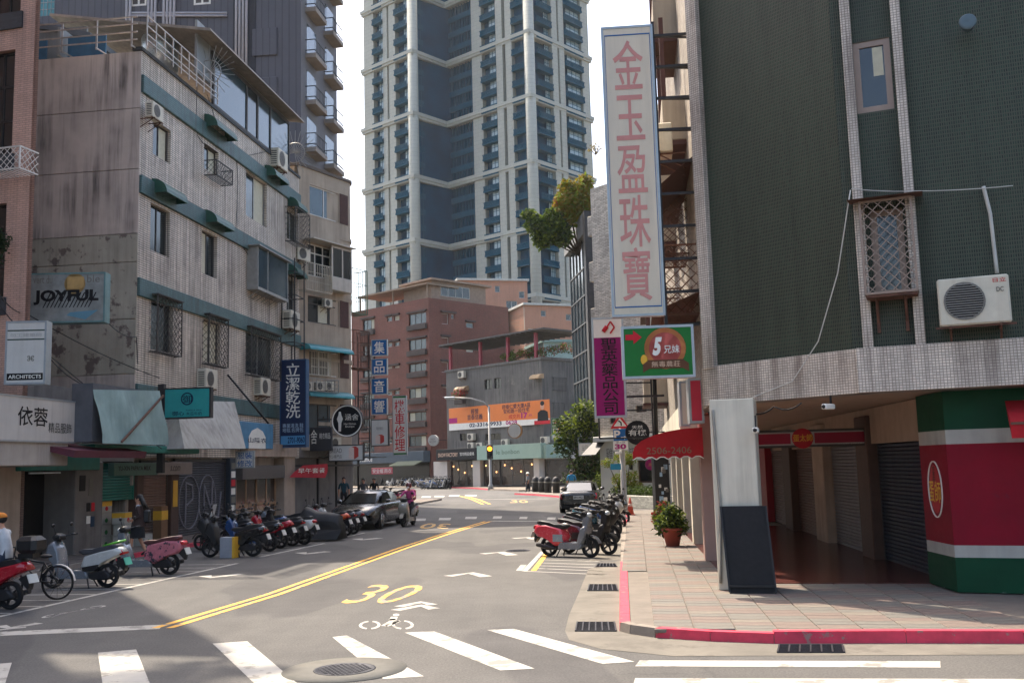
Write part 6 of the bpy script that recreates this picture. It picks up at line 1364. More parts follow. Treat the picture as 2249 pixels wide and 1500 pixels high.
# ================================================================ cars
def car(p, head, label, plate):
    e = empty('car', p, rad(head), label, 'car'); m_body = lacq('car_black', '#0c0d10')
    def ring(x, hw, z0, zb, zt, ht):             # half section: sill, belt, shoulder, top
        r = [(hw * .93, z0), (hw, z0 + .15), (hw * 1.0, zb - .12), (hw * .97, zb), (ht, zt), (ht * .5, zt + .02)]
        return [(x, y, z) for y, z in r] + [(x, -y, z) for y, z in reversed(r)]
    st = [(-2.62, .72, .45, .75, .82, .6), (-2.5, .86, .3, .85, .98, .7), (-2.1, .93, .22, .92, 1.02, .76), (-1.3, .95, .2, .95, 1.02, .8), (0, .95, .2, .95, .98, .8), (1.0, .95, .2, .93, .98, .8), (1.7, .94, .22, .88, .94, .72), (2.3, .9, .26, .78, .84, .66), (2.52, .8, .34, .66, .72, .55), (2.6, .66, .42, .58, .64, .45)]
    MB().loft([ring(*s_) for s_ in st]).build('body', m_body, e)
    def cab(x, hw, z, hb): return [(x, hb, .96), (x, hw, z - .1), (x, hw * .8, z), (x, -hw * .8, z), (x, -hw, z - .1), (x, -hb, .96)]
    MB().loft([cab(-1.95, .5, 1.0, .72), cab(-1.2, .6, 1.38, .84), cab(-.4, .64, 1.48, .86), (cab(.2, .63, 1.47, .86)), cab(.75, .6, 1.36, .85), cab(1.5, .5, .99, .74)]).build('cabin', m_body, e)
    g_ = M('car_glass', '#10161a', .04, .1, 2, spec=1)
    MB().add([(.85, .52, 1.34), (.85, -.52, 1.34), (1.5, -.64, 1.0), (1.5, .64, 1.0)], [(0, 1, 2, 3)]).add([(v[0] + .02, v[1], v[2] + .012) for v in ((.83, .52, 1.34), (.83, -.52, 1.34), (1.48, -.64, 1.0), (1.48, .64, 1.0))], [(0, 1, 2, 3)]).build('windscreen', g_, e)
    MB().add([(-1.22, .52, 1.385), (-1.22, -.52, 1.385), (-1.93, -.6, 1.03), (-1.93, .6, 1.03)], [(3, 2, 1, 0)]).build('rear_window', g_, e)
    for s_ in (-1, 1):
        MB().add([(1.25, s_ * .82, 1.0), (.7, s_ * .69, 1.32), (0, s_ * .71, 1.4), (0, s_ * .88, 1.0)], [(0, 1, 2, 3)]).build('side_window', g_, e); MB().add([(-.06, s_ * .88, 1.0), (-.06, s_ * .71, 1.4), (-.95, s_ * .68, 1.36), (-1.5, s_ * .83, 1.0)], [(0, 1, 2, 3)]).build('side_window', g_, e)
        MB().bar((1.3, s_ * .87, .985), (-1.6, s_ * .86, .985), .02).build('chrome_strip', m_chr, e)
        MB().cham(.85, 1.05, s_ * 1.0 - .1, s_ * 1.0 + .1, .98, 1.13, .05).build('door_mirror', m_body, e)
        hl = MB().slab([(2.2, .72), (2.52, .6), (2.5, .5), (2.3, .56)], .12, .8, s_ * .68).build('headlight', m_lens, e)
        MB().slab([(-2.6, .66), (-2.46, .92), (-2.3, .9), (-2.4, .66)], .14, .8, s_ * .72).build('tail_light', m_tail, e)
        for x in (1.62, -1.5):
            t = MB().lathe([(.25, -.11), (.33, -.12), (.345, -.06), (.345, .06), (.33, .12), (.25, .11)], (x, s_ * .84, .345), 24, 'y').build('wheel', m_tyre, e); k = MB().lathe([(.25, 0), (.24, .02 * s_), (.06, .04 * s_)], (x, s_ * .95, .345), 24, 'y')
            for i in range(10): a = i * .628; k.bar((x, s_ * .97, .345), (x + .23 * math.cos(a), s_ * .965, .345 + .23 * math.sin(a)), .03)
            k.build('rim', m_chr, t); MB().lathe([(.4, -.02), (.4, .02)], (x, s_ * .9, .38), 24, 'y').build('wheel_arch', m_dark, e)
        MB().bar((.2, s_ * .96, .82), (.0, s_ * .96, .82), .03).build('door_handle', m_chr, e)
    b = MB()
    for k in range(4): b.box(2.58, 2.63, -.42, .42, .46 + k * .06, .475 + k * .06)
    b.box(2.58, 2.625, -.45, -.42, .42, .7); b.box(2.58, 2.625, .42, .45, .42, .7); b.build('grille', m_chr, e); MB().box(2.55, 2.6, -.43, .43, .43, .69).build('grille_back', m_dark, e)
    MB().box(2.5, 2.56, -.8, .8, .26, .38).build('bumper_intake', m_dark, e); MB().bar((-2.6, -.5, .93), (-2.6, .5, .93), .02).build('boot_chrome', m_chr, e)
    pl_ = MB().box(-2.66, -2.63, -.24, .24, .66, .82).build('number_plate', m_plate, e); MB().box(2.62, 2.64, -.24, .24, .3, .42).build('number_plate', m_plate, e)
    MB().box(-2.6, -2.5, -.8, .8, .24, .4).build('rear_diffuser', m_dark, e)
    t = text(plate, -.2, .2, .69, .79, 0, i_black, e, 'plate_number', .02)
    for v in t.data.vertices: v.co = (-2.664, -v.co.x, v.co.z)
    return e
fw = G(834, 1161); hd = rad(262); o_ = Vector((1.62 * math.cos(hd) - .84 * math.sin(hd), 1.62 * math.sin(hd) + .84 * math.cos(hd), 0))
car(fw - o_, 262, 'black luxury saloon facing down the street beside the parked scooters', 'AGX-8888')
pc = (G(1236, 1127) + G(1314, 1127)) / 2; car(pc + Vector((.25, 2.5, 0)), 83, 'black saloon parked at the right kerb, seen from behind', 'BPX-9962')

# ================================================================ bicycle behind the far-left scooter
p = G(70, 1318); e = empty('bicycle', p, rad(175), 'small bicycle with white mudguard between two parked scooters', 'bicycle')
for nm, x in (('front_wheel', .5), ('rear_wheel', -.5)):
    t = MB().lathe([(.29, -.02), (.32, -.012), (.32, .012), (.29, .02)], (x, 0, .32), 24, 'y', True, False).build(nm, m_tyre, e); k = MB()
    for i in range(12): a = i * .5236; k.bar((x, 0, .32), (x + .29 * math.cos(a), 0, .32 + .29 * math.sin(a)), .006)
    k.build('spokes', m_chr, t)
MB().tube([(.5, 0, .32), (.38, 0, .85), (-.15, 0, .35), (-.5, 0, .32), (-.22, 0, .7), (-.15, 0, .35)], .02, 6).tube([(.36, 0, .8), (-.22, 0, .7)], .02, 6).build('frame', m_blk, e); MB().tube([(.38, 0, .85), (.36, 0, 1.0), (.3, .25, 1.02)], .015, 6).tube([(.36, 0, 1.0), (.3, -.25, 1.02)], .015, 6).build('handlebar', m_blk, e); MB().ell((-.25, 0, .82), (.14, .07, .04), 10, 6).build('saddle', m_seat, e)
b = MB()
for i in range(8):
    a0, a1 = rad(30 + i * 18), rad(48 + i * 18); b.add([(-.5 + .35 * math.cos(a0), -.03, .32 + .35 * math.sin(a0)), (-.5 + .35 * math.cos(a0), .03, .32 + .35 * math.sin(a0)), (-.5 + .35 * math.cos(a1), .03, .32 + .35 * math.sin(a1)), (-.5 + .35 * math.cos(a1), -.03, .32 + .35 * math.sin(a1))], [(0, 1, 2, 3)])
b.build('mudguard', m_fwhite, e)

# ================================================================ people
m_skin = M('skin', '#b98468', .55, .06, 6); m_hair = M('hair_black', '#15110f', .6, .2, 12)
def person(name_label, p, face, pose, mats, hair='short', hscale=1.0, extras=None, group=None):
    """pose: joints in metres (x forward, y left, z up) overriding a standing figure; mats: shirt, sleeve, trousers, shin, shoe."""
    J = {'pelvis': (0, 0, .95), 'waist': (0, 0, 1.08), 'chest': (.01, 0, 1.3), 'neck': (0, 0, 1.46), 'chin': (.015, 0, 1.53), 'head': (.01, 0, 1.61), 'crown': (0, 0, 1.69),
         'nose': (.115, 0, 1.6), 'shL': (0, .18, 1.4), 'elL': (-.02, .25, 1.13), 'wrL': (.06, .25, .9), 'shR': (0, -.18, 1.4), 'elR': (-.02, -.25, 1.13), 'wrR': (.06, -.25, .9),
         'hiL': (0, .095, .9), 'knL': (.02, .1, .5), 'anL': (0, .1, .09), 'toL': (.17, .11, .035), 'hiR': (0, -.095, .9), 'knR': (.02, -.1, .5), 'anR': (0, -.1, .09), 'toR': (.17, -.11, .035)}
    J.update(pose); R_ = dict(pelvis=.135, waist=.12, chest=.135, neck=.058, chin=.075, head=.098, crown=.07, nose=.02, shL=.068, elL=.045, wrL=.032, shR=.068, elR=.045, wrR=.032, hiL=.095, knL=.06, anL=.045, toL=.035, hiR=.095, knR=.06, anR=.045, toR=.035)
    E = [('pelvis', 'waist', 'shirt'), ('waist', 'chest', 'shirt'), ('chest', 'neck', 'shirt'), ('neck', 'chin', 'skin'), ('chin', 'head', 'skin'), ('head', 'crown', 'skin'), ('head', 'nose', 'skin'), ('pelvis', 'hiL', 'trousers'), ('pelvis', 'hiR', 'trousers')]
    for s_ in 'LR': E += [('chest', 'sh' + s_, 'shirt'), ('sh' + s_, 'el' + s_, 'sleeve'), ('el' + s_, 'wr' + s_, 'forearm'), ('hi' + s_, 'kn' + s_, 'trousers'), ('kn' + s_, 'an' + s_, 'shin'), ('an' + s_, 'to' + s_, 'shoe')]
    for s_, sg in (('L', 1), ('R', -1)):          # palm and five fingers
        el, wr = Vector(J['el' + s_]), Vector(J['wr' + s_]); d = (wr - el).normalized(); sd_ = Vector((0, sg, 0)); fw_ = d.cross(sd_).normalized()
        J['pa' + s_] = wr + d * .06; R_['pa' + s_] = .03; E.append(('wr' + s_, 'pa' + s_, 'skin'))
        for q, (o, l) in enumerate(((-.027, .06), (-.009, .072), (.009, .068), (.027, .052))):
            b0 = wr + d * .1 + fw_ * o; b1 = b0 + d * l * .5 + sd_ * -.006; b2 = b0 + d * l - sd_ * .022
            for nm, v in (('fa', b0), ('fb', b1), ('fc', b2)): J['%s%d%s' % (nm, q, s_)] = v; R_['%s%d%s' % (nm, q, s_)] = .009
            E += [('pa' + s_, 'fa%d%s' % (q, s_), 'skin'), ('fa%d%s' % (q, s_), 'fb%d%s' % (q, s_), 'skin'), ('fb%d%s' % (q, s_), 'fc%d%s' % (q, s_), 'skin')]
        J['th' + s_] = wr + d * .05 - fw_ * .045; J['ti' + s_] = wr + d * .09 - fw_ * .06; R_['th' + s_] = R_['ti' + s_] = .01; E += [('pa' + s_, 'th' + s_, 'skin'), ('th' + s_, 'ti' + s_, 'skin')]
    names = list(J); me = bpy.data.meshes.new('person_skeleton'); me.from_pydata([Vector(J[n]) * hscale for n in names], [(names.index(a), names.index(b_)) for a, b_, _ in E], [])
    o = bpy.data.objects.new('person_skeleton', me); COL.objects.link(o); o.modifiers.new('skin', 'SKIN'); ss = o.modifiers.new('sub', 'SUBSURF'); ss.levels = ss.render_levels = 1
    for i, n in enumerate(names): r = R_[n] * hscale; me.skin_vertices[0].data[i].radius = (r, r); me.skin_vertices[0].data[i].use_root = (n == 'pelvis')
    dg = bpy.context.evaluated_depsgraph_get(); m2 = bpy.data.meshes.new_from_object(o.evaluated_get(dg)); bpy.data.objects.remove(o); m2.name = 'person'
    keys = ['skin', 'shirt', 'sleeve', 'forearm', 'trousers', 'shin', 'shoe']; m2.materials.clear()
    for k in keys: m2.materials.append(mats.get(k, {'sleeve': mats['shirt'], 'shin': mats['trousers'], 'shoe': m_blk}.get(k, m_skin)))
    segs = [(Vector(J[a]) * hscale, Vector(J[b_]) * hscale, keys.index(c_)) for a, b_, c_ in E]
    for pl_ in m2.polygons:
        c = pl_.center; best = 9; bi = 0
        for a, b_, k in segs:
            ab = b_ - a; t = max(0, min(1, (c - a).dot(ab) / max(ab.length_squared, 1e-9))); dd = (c - a - ab * t).length
            if dd < best: best, bi = dd, k
        pl_.material_index = bi; pl_.use_smooth = True
    e = obj('person', m2, None, p, rad(face)); tag(e, name_label, 'person', group)
    H = Vector(J['head']) * hscale
    if hair != 'none':
        b = MB().ell((H.x - .025, H.y, H.z + .035), (.105, .1, .1), 12, 8)
        if hair == 'long':
            for k in range(7): t = -.9 + k * .3; b.tube([(H.x - .06, H.y + t * .09, H.z + .06), (H.x - .12, H.y + t * .12, H.z - .1), (H.x - .16 - .05 * (k % 3), H.y + t * .14, H.z - .28)], [.05, .045, .015], 7)
        b.build('hair', m_hair, e)
    for s_ in (-1, 1): MB().ell((H.x + .088, H.y + s_ * .034, H.z + .012), (.01, .014, .008), 8, 6).build('eye', m_blk, e); MB().ell((H.x, H.y + s_ * .1, H.z - .01), (.02, .012, .032), 8, 6).build('ear', m_skin, e)
    MB().ell((H.x + .088, H.y, H.z - .055), (.012, .028, .008), 8, 6).build('mouth', M('lips', '#8c4a44', .5), e)
    return e, J
def cl(name, col): return M('cloth_' + name, col, .85, .12, 8, bump=.2)
stride = {'knL': (.16, .1, .52), 'anL': (.2, .1, .1), 'toL': (.36, .11, .05), 'knR': (-.02, -.1, .5), 'anR': (-.2, -.1, .13), 'toR': (-.06, -.1, .035)}
# walking woman, cardigan and skirt
e, J = person('woman in brown cardigan, white top and dark skirt walking past the shutters', G(303, 1222, ZP), 190, dict(stride, elL=(-.08, .24, 1.12), wrL=(.1, .22, 1.05)), {'shirt': cl('white', '#b9b9b9'), 'sleeve': cl('brown', '#3a2a26'), 'forearm': cl('brown', '#3a2a26'), 'trousers': cl('black', '#15161a'), 'shin': m_skin}, 'long', .96)
rg = []
for z, r in ((1.06, .14), (.9, .17), (.7, .19), (.52, .2)): rg.append([(r * math.cos(t * .785) + .02, r * .95 * math.sin(t * .785), z * .96) for t in range(8)])
MB().loft(rg, False).build('skirt', cl('black', '#15161a'), e)
rg = []
for z, r in ((1.42, .17), (1.2, .175), (1.0, .19), (.84, .2)): rg.append([(r * math.cos(a), r * .98 * math.sin(a), z * .96) for a in [rad(55 + k * 25) for k in range(11)]])
MB().loft(rg, False, True, False).build('cardigan', cl('brown', '#3a2a26'), e); MB().cham(-.3, -.12, -.15, .12, .9, 1.25, .04).build('backpack', m_blk, e)
# man with orange cap at the far-left edge
# rider on a moving scooter
rp = G(886, 1157); se = scooter(rp, 258, 'grey scooter ridden toward the crossing by a pink shirted rider', cg, lacq('champagne', '#8d8a80'), 'k', ref='front'); a = rad(258)
sit = {'pelvis': (-.3, 0, .88), 'waist': (-.27, 0, 1.02), 'chest': (-.2, 0, 1.26), 'neck': (-.16, 0, 1.42), 'chin': (-.13, 0, 1.49), 'head': (-.13, 0, 1.57), 'crown': (-.14, 0, 1.65), 'nose': (-.02, 0, 1.56), 'shL': (-.17, .18, 1.36), 'shR': (-.17, -.18, 1.36), 'elL': (.06, .32, 1.16), 'elR': (.06, -.32, 1.16), 'wrL': (.3, .33, 1.13), 'wrR': (.3, -.33, 1.13), 'hiL': (-.26, .1, .84), 'hiR': (-.26, -.1, .84), 'knL': (.18, .16, .78), 'knR': (.18, -.16, .78), 'anL': (.2, .13, .4), 'anR': (.2, -.13, .4), 'toL': (.36, .14, .36), 'toR': (.36, -.14, .36)}
sh_ = {k: ((v[0] - .2, v[1], v[2]) if k[:2] not in ('wr', 'an', 'to') else v) for k, v in sit.items()}
e, J = person('man in an orange cap and white shirt seated on the boxed scooter', sR.location.copy(), 168, sh_, {'shirt': cl('white', '#b9b9b9'), 'trousers': cl('denim', '#2b3442')}, 'short'); hx = J['head'][0]
b = MB().ell((hx - .01, 0, 1.63), (.118, .11, .08), 14, 8); b.add([(hx + .07, -.08, 1.63), (hx + .2, -.06, 1.6), (hx + .2, .06, 1.6), (hx + .07, .08, 1.63)], [(0, 1, 2, 3)]); b.build('cap', cl('orange', '#c8782a'), e)
e, J = person('rider in a pink shirt with red helmet and white mask', se.location.copy(), 258, sit, {'shirt': cl('pink', '#b0447a'), 'trousers': cl('dark', '#1c1f26')}, 'none')
MB().ell((-.135, 0, 1.62), (.135, .125, .12), 16, 10).build('helmet', lacq('darkred', '#5a1a20'), e); MB().ell((-.03, 0, 1.53), (.03, .06, .05), 10, 6).build('mask', i_white, e); MB().cham(-.52, -.3, -.2, .2, 1.0, 1.45, .06).build('pink_bag', cl('rose', '#b0506a'), e)
# people by the bakery and on the far pavements
person('man in a dark teal t-shirt standing by the bakery', LF.w(26.2, -.6, ZP), 280, {}, {'shirt': cl('teal', '#1d4450'), 'trousers': cl('dark', '#1c1f26')}, 'short', 1.05)
person('dark haired passer-by behind the black saloon in a grey top', LF.w(28.8, -.9, ZP), 260, {}, {'shirt': cl('grey', '#4a4a4d'), 'trousers': cl('dark', '#1c1f26')}, 'short', .98); person('passer-by in a black cap and top behind the black saloon', LF.w(30.6, -1.0, ZP), 265, {}, {'shirt': cl('black', '#15161a'), 'trousers': cl('dark', '#1c1f26')}, 'short', .98)
e, J = person('woman in a grey dress and white hat pulling a suitcase', G(1160, 1081), 200, stride, {'shirt': cl('ash', '#6d7072'), 'trousers': cl('charcoal', '#26272b'), 'shin': cl('charcoal', '#26272b')}, 'short', .95); MB().lathe([(.2, 1.57), (.12, 1.6), (.1, 1.7), (.02, 1.73)], n=14).build('hat', i_white, e)
MB().loft([[(r * math.cos(t * .785), r * math.sin(t * .785), z) for t in range(8)] for z, r in ((1.0, .15), (.6, .2), (.25, .24))], False).build('skirt', cl('charcoal', '#26272b'), e)
sp_ = G(1173, 1082); e = empty('suitcase', sp_, rad(20), 'small dark wheeled suitcase trailed by the woman in grey', 'suitcase'); MB().cham(-.16, .16, -.12, .12, .06, .6, .04).build('shell', m_blk, e); MB().bar((-.1, 0, .6), (-.3, 0, 1.0), .02).build('handle', m_chr, e); MB().lathe([(.04, -.1), (.04, .1)], (.12, 0, .04), 8, 'y').build('wheels', m_tyre, e)
person('man in a bright blue t-shirt walking away past the parked saloon', Vector((3.35, 60.5, ZP)), 95, stride, {'shirt': cl('azure', '#1c6e9a'), 'trousers': cl('dark', '#1c1f26')}, 'short', 1.06)
# ================================================================ plants
def leaf_mat(n, c):
    new = 'leaf_' + n not in MATS; m = M('leaf_' + n, c, .6, .3, 1.5, spec=.3)
    if new:                                       # thin leaves let the sun through
        nt = m.node_tree; b = nt.nodes['Principled BSDF']; t = nt.nodes.new('ShaderNodeBsdfTranslucent'); t.inputs[0].default_value = mul(lin(c), 1.2); mx = nt.nodes.new('ShaderNodeMixShader'); mx.inputs[0].default_value = .3
        nt.links.new(b.outputs[0], mx.inputs[1]); nt.links.new(t.outputs[0], mx.inputs[2]); nt.links.new(mx.outputs[0], nt.nodes['Material Output'].inputs[0])
    return m
lf_dark, lf_mid, lf_yel, lf_lime, lf_red = leaf_mat('dark', '#26361c'), leaf_mat('mid', '#45571f'), leaf_mat('yellow', '#7d6c22'), leaf_mat('lime', '#6a7828'), leaf_mat('red', '#8c3a34')
m_bark = M('bark', '#4a3b2e', .9, .3, 6, bump=.6)
def leaves(name, blobs, n, size, mat, parent, seed=1, flat=.5):
    """Leaf-sized folded faces scattered through uneven clumps."""
    r = random.Random(seed); b = MB(); tot = sum((1 if isinstance(q[1], tuple) else q[1] ** 2) for q in blobs)
    for c, R_ in blobs:
        sq = R_ if isinstance(R_, tuple) else (R_, R_, R_ * .85)
        for k in range(int(n * R_ ** 2 / tot) if not isinstance(R_, tuple) else n // len(blobs)):
            d = Vector((r.gauss(0, 1), r.gauss(0, 1), r.gauss(0, 1))).normalized() * (r.random() ** .4)
            p = Vector(c) + Vector((d.x * sq[0], d.y * sq[1], d.z * sq[2])); l = size * r.uniform(.6, 1.3)
            t = Vector((r.gauss(0, 1), r.gauss(0, 1), r.gauss(0, .6) - .25)).normalized(); s_ = t.cross(Vector((r.gauss(0, 1), r.gauss(0, 1), r.gauss(0, 1)))).normalized()
            up = t.cross(s_) * l * .12
            b.add([p, p + t * l * .5 + s_ * l * .26 + up, p + t * l, p + t * l * .5 - s_ * l * .26 + up], [(0, 1, 2), (0, 2, 3)])
    return b.build(name, mat, parent)
def branches(p0, tips, r0, parent, name='trunk'):
    b = MB(); p0 = Vector(p0)
    for t in tips:
        t = Vector(t); m = p0.lerp(t, .5) + Vector((rnd.uniform(-.1, .1), rnd.uniform(-.1, .1), .1)) * (t - p0).length * .3
        b.tube([p0, m, t], [r0, r0 * .6, r0 * .15], 7)
    return b.build(name, m_bark, parent)
# street tree by the convenience store
tp = Vector((4.5, 64, 0)); e = empty('street_tree', tp, 0, 'leafy evergreen street tree in front of the glass office', 'tree'); bl = [((-.6, 0, 4.4), 1.3), ((.7, .2, 4.8), 1.2), ((0, -.3, 5.5), 1.0), ((-1.3, 0, 3.4), .9), ((.9, 0, 3.4), 1.2), ((0, 0, 2.4), 1.2), ((-.4, 0, 1.3), 1.1), ((.9, .3, 1.6), 1.1), ((-1.4, .2, 4.9), .6)]
branches((0, 0, 0), [(-.8, 0, 4.2), (.6, .2, 4.6), (0, 0, 5.5), (-1.2, 0, 3.2), (.9, 0, 3.4)], .16, e); leaves('crown', bl, 2600, .3, lf_dark, e, 3); leaves('crown', bl, 1500, .28, lf_mid, e, 4)
leaves('crown', [((-.6, -.4, 4.9), 1.1), ((.8, -.3, 5.2), 1.0), ((0, -.5, 5.9), .7), ((-1.4, -.2, 4.2), .7)], 700, .26, lf_lime, e, 5)
# roof trees of the glass office, overhanging
o = at(1225, 500, 74); e = empty('roof_tree', (o.x, o.y, 18.2), 0, 'autumn tinted tree spilling over the roof of the glass office', 'tree')
def rp_(px, py): q = at(px, py, 74); return (q.x - o.x, 0, q.z - 18.2)
bA = [(rp_(1180, 495), .95), (rp_(1160, 470), .5), (rp_(1205, 515), 1.0), (rp_(1190, 530), .6), (rp_(1225, 500), .9)]; bB = [(rp_(1250, 440), 1.2), (rp_(1275, 420), 1.0), (rp_(1245, 410), .7), (rp_(1285, 395), .55), (rp_(1262, 470), 1.0)]
bA += [(rp_(1215, 480), .9), (rp_(1235, 520), .8)]; bB += [(rp_(1285, 450), .9), (rp_(1235, 465), .8)]; branches((1.6, .5, -.2), [q[0] for q in bA + bB], .07, e); leaves('crown', bA, 2400, .36, lf_mid, e, 7); leaves('crown', bA + bB, 2600, .34, lf_lime, e, 8); leaves('crown', bB, 2400, .34, lf_yel, e, 9); leaves('crown', bA, 900, .34, lf_dark, e, 19); leaves('crown', [(rp_(1225, 445), .35)], 80, .2, lf_red, e, 10)
o2 = at(1308, 330, 58); e = empty('roof_shrub', o2, 0, 'thin bare-twigged shrub on the tiled flats roof edge', 'plant'); branches((0, 0, -.3), [(-.2, 0, .5), (.3, 0, .6), (0, .1, .8), (-.5, 0, .2), (.5, 0, .3)], .03, e, 'twigs'); leaves('foliage', [((0, 0, .1), .45)], 120, .12, lf_yel, e, 11)
# roof garden of the grey corner building
def cfw(px, py, d): u, z = CF_.uv(px, py, d); return CF_.w(u, d, z)
q = cfw(1105, 792, .3); e = empty('roof_garden', q, CF_.a, 'flowering shrubs in a long row on the grey building roof', 'plant'); bl = [((k * .75, .2 + (k % 2) * .3, .45 + .25 * math.sin(k * 2.3)), .5 + .2 * ((k * 7) % 3) / 3) for k in range(14)]
leaves('foliage', bl, 1500, .2, lf_mid, e, 12); leaves('foliage', bl[3:], 500, .2, lf_red, e, 13); leaves('foliage', bl[:6], 400, .2, lf_lime, e, 14); branches((0, .2, -.2), [b_[0] for b_ in bl], .03, e, 'stems')
q = cfw(1010, 866, -.9); e = empty('balcony_plant', q, CF_.a, 'straggly red flowering plant on a wall bracket of the grey building', 'plant'); branches((0, 0, -.6), [(-1.0, 0, .3), (.2, 0, .6), (.8, 0, .1)], .03, e, 'stems'); leaves('foliage', [((-.5, 0, .1), .7), ((.4, 0, .2), .6)], 260, .2, lf_red, e, 15); leaves('foliage', [((-.3, 0, 0), .8)], 160, .2, lf_mid, e, 16); MB().cham(-.7, .7, -.3, .3, -1.1, -.6, .04).build('trough', m_ledge, e)
# creeper on the pink building
q = at(8, 540, 26.0); e = empty('wall_creeper', q, 0, 'dark trailing creeper on the pink tiled building', 'plant'); bl = [((-.15, 0, 0), .3), ((0, 0, .2), .22), ((-.2, 0, -.35), .22), ((-.3, 0, .3), .3)]; leaves('foliage', bl, 500, .1, lf_dark, e, 17); branches((-.4, .2, -.2), [(.25, 0, .35), (.3, 0, .1), (.2, 0, .5), (.28, 0, -.1)], .012, e, 'twigs')
# shrubs along the pink building's roof edge
for k, (px_, py_, r_) in enumerate(((-13.3, 25.9, .7), (-14.2, 25.2, .8), (-14.9, 23.6, .7), (-15.1, 22.0, .9), (-15.3, 20.3, .6))):
    e = empty('roof_planting', (px_ - .3, py_, 24.4), 0, 'shrub on the roof edge of the pink tiled building', 'plant', 'shrubs on the pink building roof'); leaves('foliage', [((0, 0, .7), r_), ((.5, .2, 1.2), r_ * .6)], 260, .3, lf_mid, e, 60 + k); branches((0, 0, 0), [(0, 0, .8), (.5, .2, 1.3), (-.4, .1, 1.0)], .04, e, 'stems')
# fern on the street side of the green building
q = RF.w(-4.4, -1.0, 6.75); e = empty('balcony_fern', q, 0, 'yellow green fern behind the black sign frame', 'plant'); b = MB(); r = random.Random(5)
for k in range(46):
    a, l = r.uniform(0, 6.28), r.uniform(.3, .55); d = Vector((math.cos(a), math.sin(a), 0)); s_ = Vector((-d.y, d.x, 0)) * .03; pts = [d * l * t + Vector((0, 0, .55 * t * (1.5 - t))) * l * 1.6 for t in (0, .4, .75, 1)]
    for p, q_ in zip(pts[:-1], pts[1:]): b.add([p - s_, p + s_, q_ + s_ * .5, q_ - s_ * .5], [(0, 1, 2, 3)])
b.build('fronds', leaf_mat('fern', '#a8961e'), e); MB().lathe([(.12, -.25), (.17, 0), (.02, 0)], n=12).build('pot', m_rust, e)
# potted shrubs on the right pavement
m_terra = M('terracotta', '#9c4a3c', .7, .12, 4)
def pot_shrub(px, py, R_, H, label, pot_mat, mats, seed, rp=.27):
    g = G(px, py, ZP); e = empty('potted_shrub', g, 0, label, 'potted plant'); MB().lathe([(rp * .62, 0), (rp * .95, rp * 1.5), (rp * 1.05, rp * 1.5), (rp * 1.05, rp * 1.75), (rp * .95, rp * 1.75), (rp * .9, rp * 1.6), (.02, rp * 1.6)], n=20).build('pot', pot_mat, e)
    bl = [((0, 0, H * .62), R_), ((R_ * .5, 0, H * .45), R_ * .7), ((-R_ * .5, .1, H * .5), R_ * .7), ((0, 0, H * .85), R_ * .6)]; branches((0, 0, rp * 1.6), [b_[0] for b_ in bl], .025, e, 'stem')
    for k, m_ in enumerate(mats): leaves('foliage', bl, 420, .13, m_, e, seed + k)
pot_shrub(1478, 1199, .38, 1.05, 'bushy shrub in a terracotta pot on the paving by the pillar', m_terra, (lf_mid, lf_lime, lf_dark), 20); pot_shrub(1462, 1172, .34, .95, 'red flowering shrub in a patterned pot behind the terracotta one', M('pot_red', '#8c2a3a', .5), (lf_mid, lf_red, lf_lime), 30, .22)
pot_shrub(1322, 1102, .55, 1.7, 'pale potted shrub at the corner shop entrance', M('pot_white', '#a9a49a', .7), (lf_lime, lf_mid), 40, .36)
# hedge and topiary on the planter wall
e = fempty('hedge', PWF, 'clipped hedge growing in the white brick planter', 'hedge'); leaves('foliage', [((lw * (k + .5) / 9, .45, .85), (lw / 15, .38, .27)) for k in range(9)], 3600, .1, lf_mid, e, 50); leaves('foliage', [((lw * (k + .5) / 9, .45, .85), (lw / 15, .38, .27)) for k in range(9)], 1300, .1, lf_dark, e, 51); branches((lw * .5, .45, .6), [(lw * k / 6, .45, .9) for k in range(1, 6)], .02, e, 'stems')
q = PWF.w(.9, .6, 0); e = empty('topiary', q, 0, 'tiered yellow green topiary at the end of the white planter', 'shrub'); bl = [((0, 0, 1.0), .5), ((.5, 0, .95), .5), ((-.35, 0, 1.45), .42), ((.35, 0, 1.55), .4), ((-.1, 0, 2.5), .5), ((.3, 0, 2.45), .4), ((-.9, 0, 2.3), .35)]; branches((0, 0, .3), [b_[0] for b_ in bl], .05, e, 'trunk'); leaves('foliage', bl, 2200, .12, lf_lime, e, 52); leaves('foliage', bl, 600, .12, lf_yel, e, 53)

# ================================================================ signs and furniture on the right pavement
g = G(1372, 1127, ZP); e = empty('sign_pole', g, 0, 'grey pole with a bend warning triangle, parking sign and 30 plate', 'traffic sign')
def pz(py): return at(1365, py, g.y).z
def pxw(px): return at(px, 960, g.y).x - g.x
MB().lathe([(.28, 0), (.2, .35), (.13, .5), (.11, pz(945))], n=14).build('pole', m_alu, e)
xm = (pxw(1345) + pxw(1378)) / 2; tz0, tz1 = pz(947), pz(915); hw = .42
MB().sheet([(xm - hw, tz0), (xm + hw, tz0), (xm, tz1)], -.2, -.17).build('warning_triangle', i_red, e); MB().sheet([(xm - hw * .66, tz0 + .09), (xm + hw * .66, tz0 + .09), (xm, tz1 - .19)], -.21, -.2).build('triangle_field', i_white, e); MB().tube([(xm + .06, -.215, tz0 + .12), (xm + .05, -.215, tz0 + .26), (xm - .06, -.215, tz0 + .34)], .03, 6).build('bend_arrow', i_black, e)
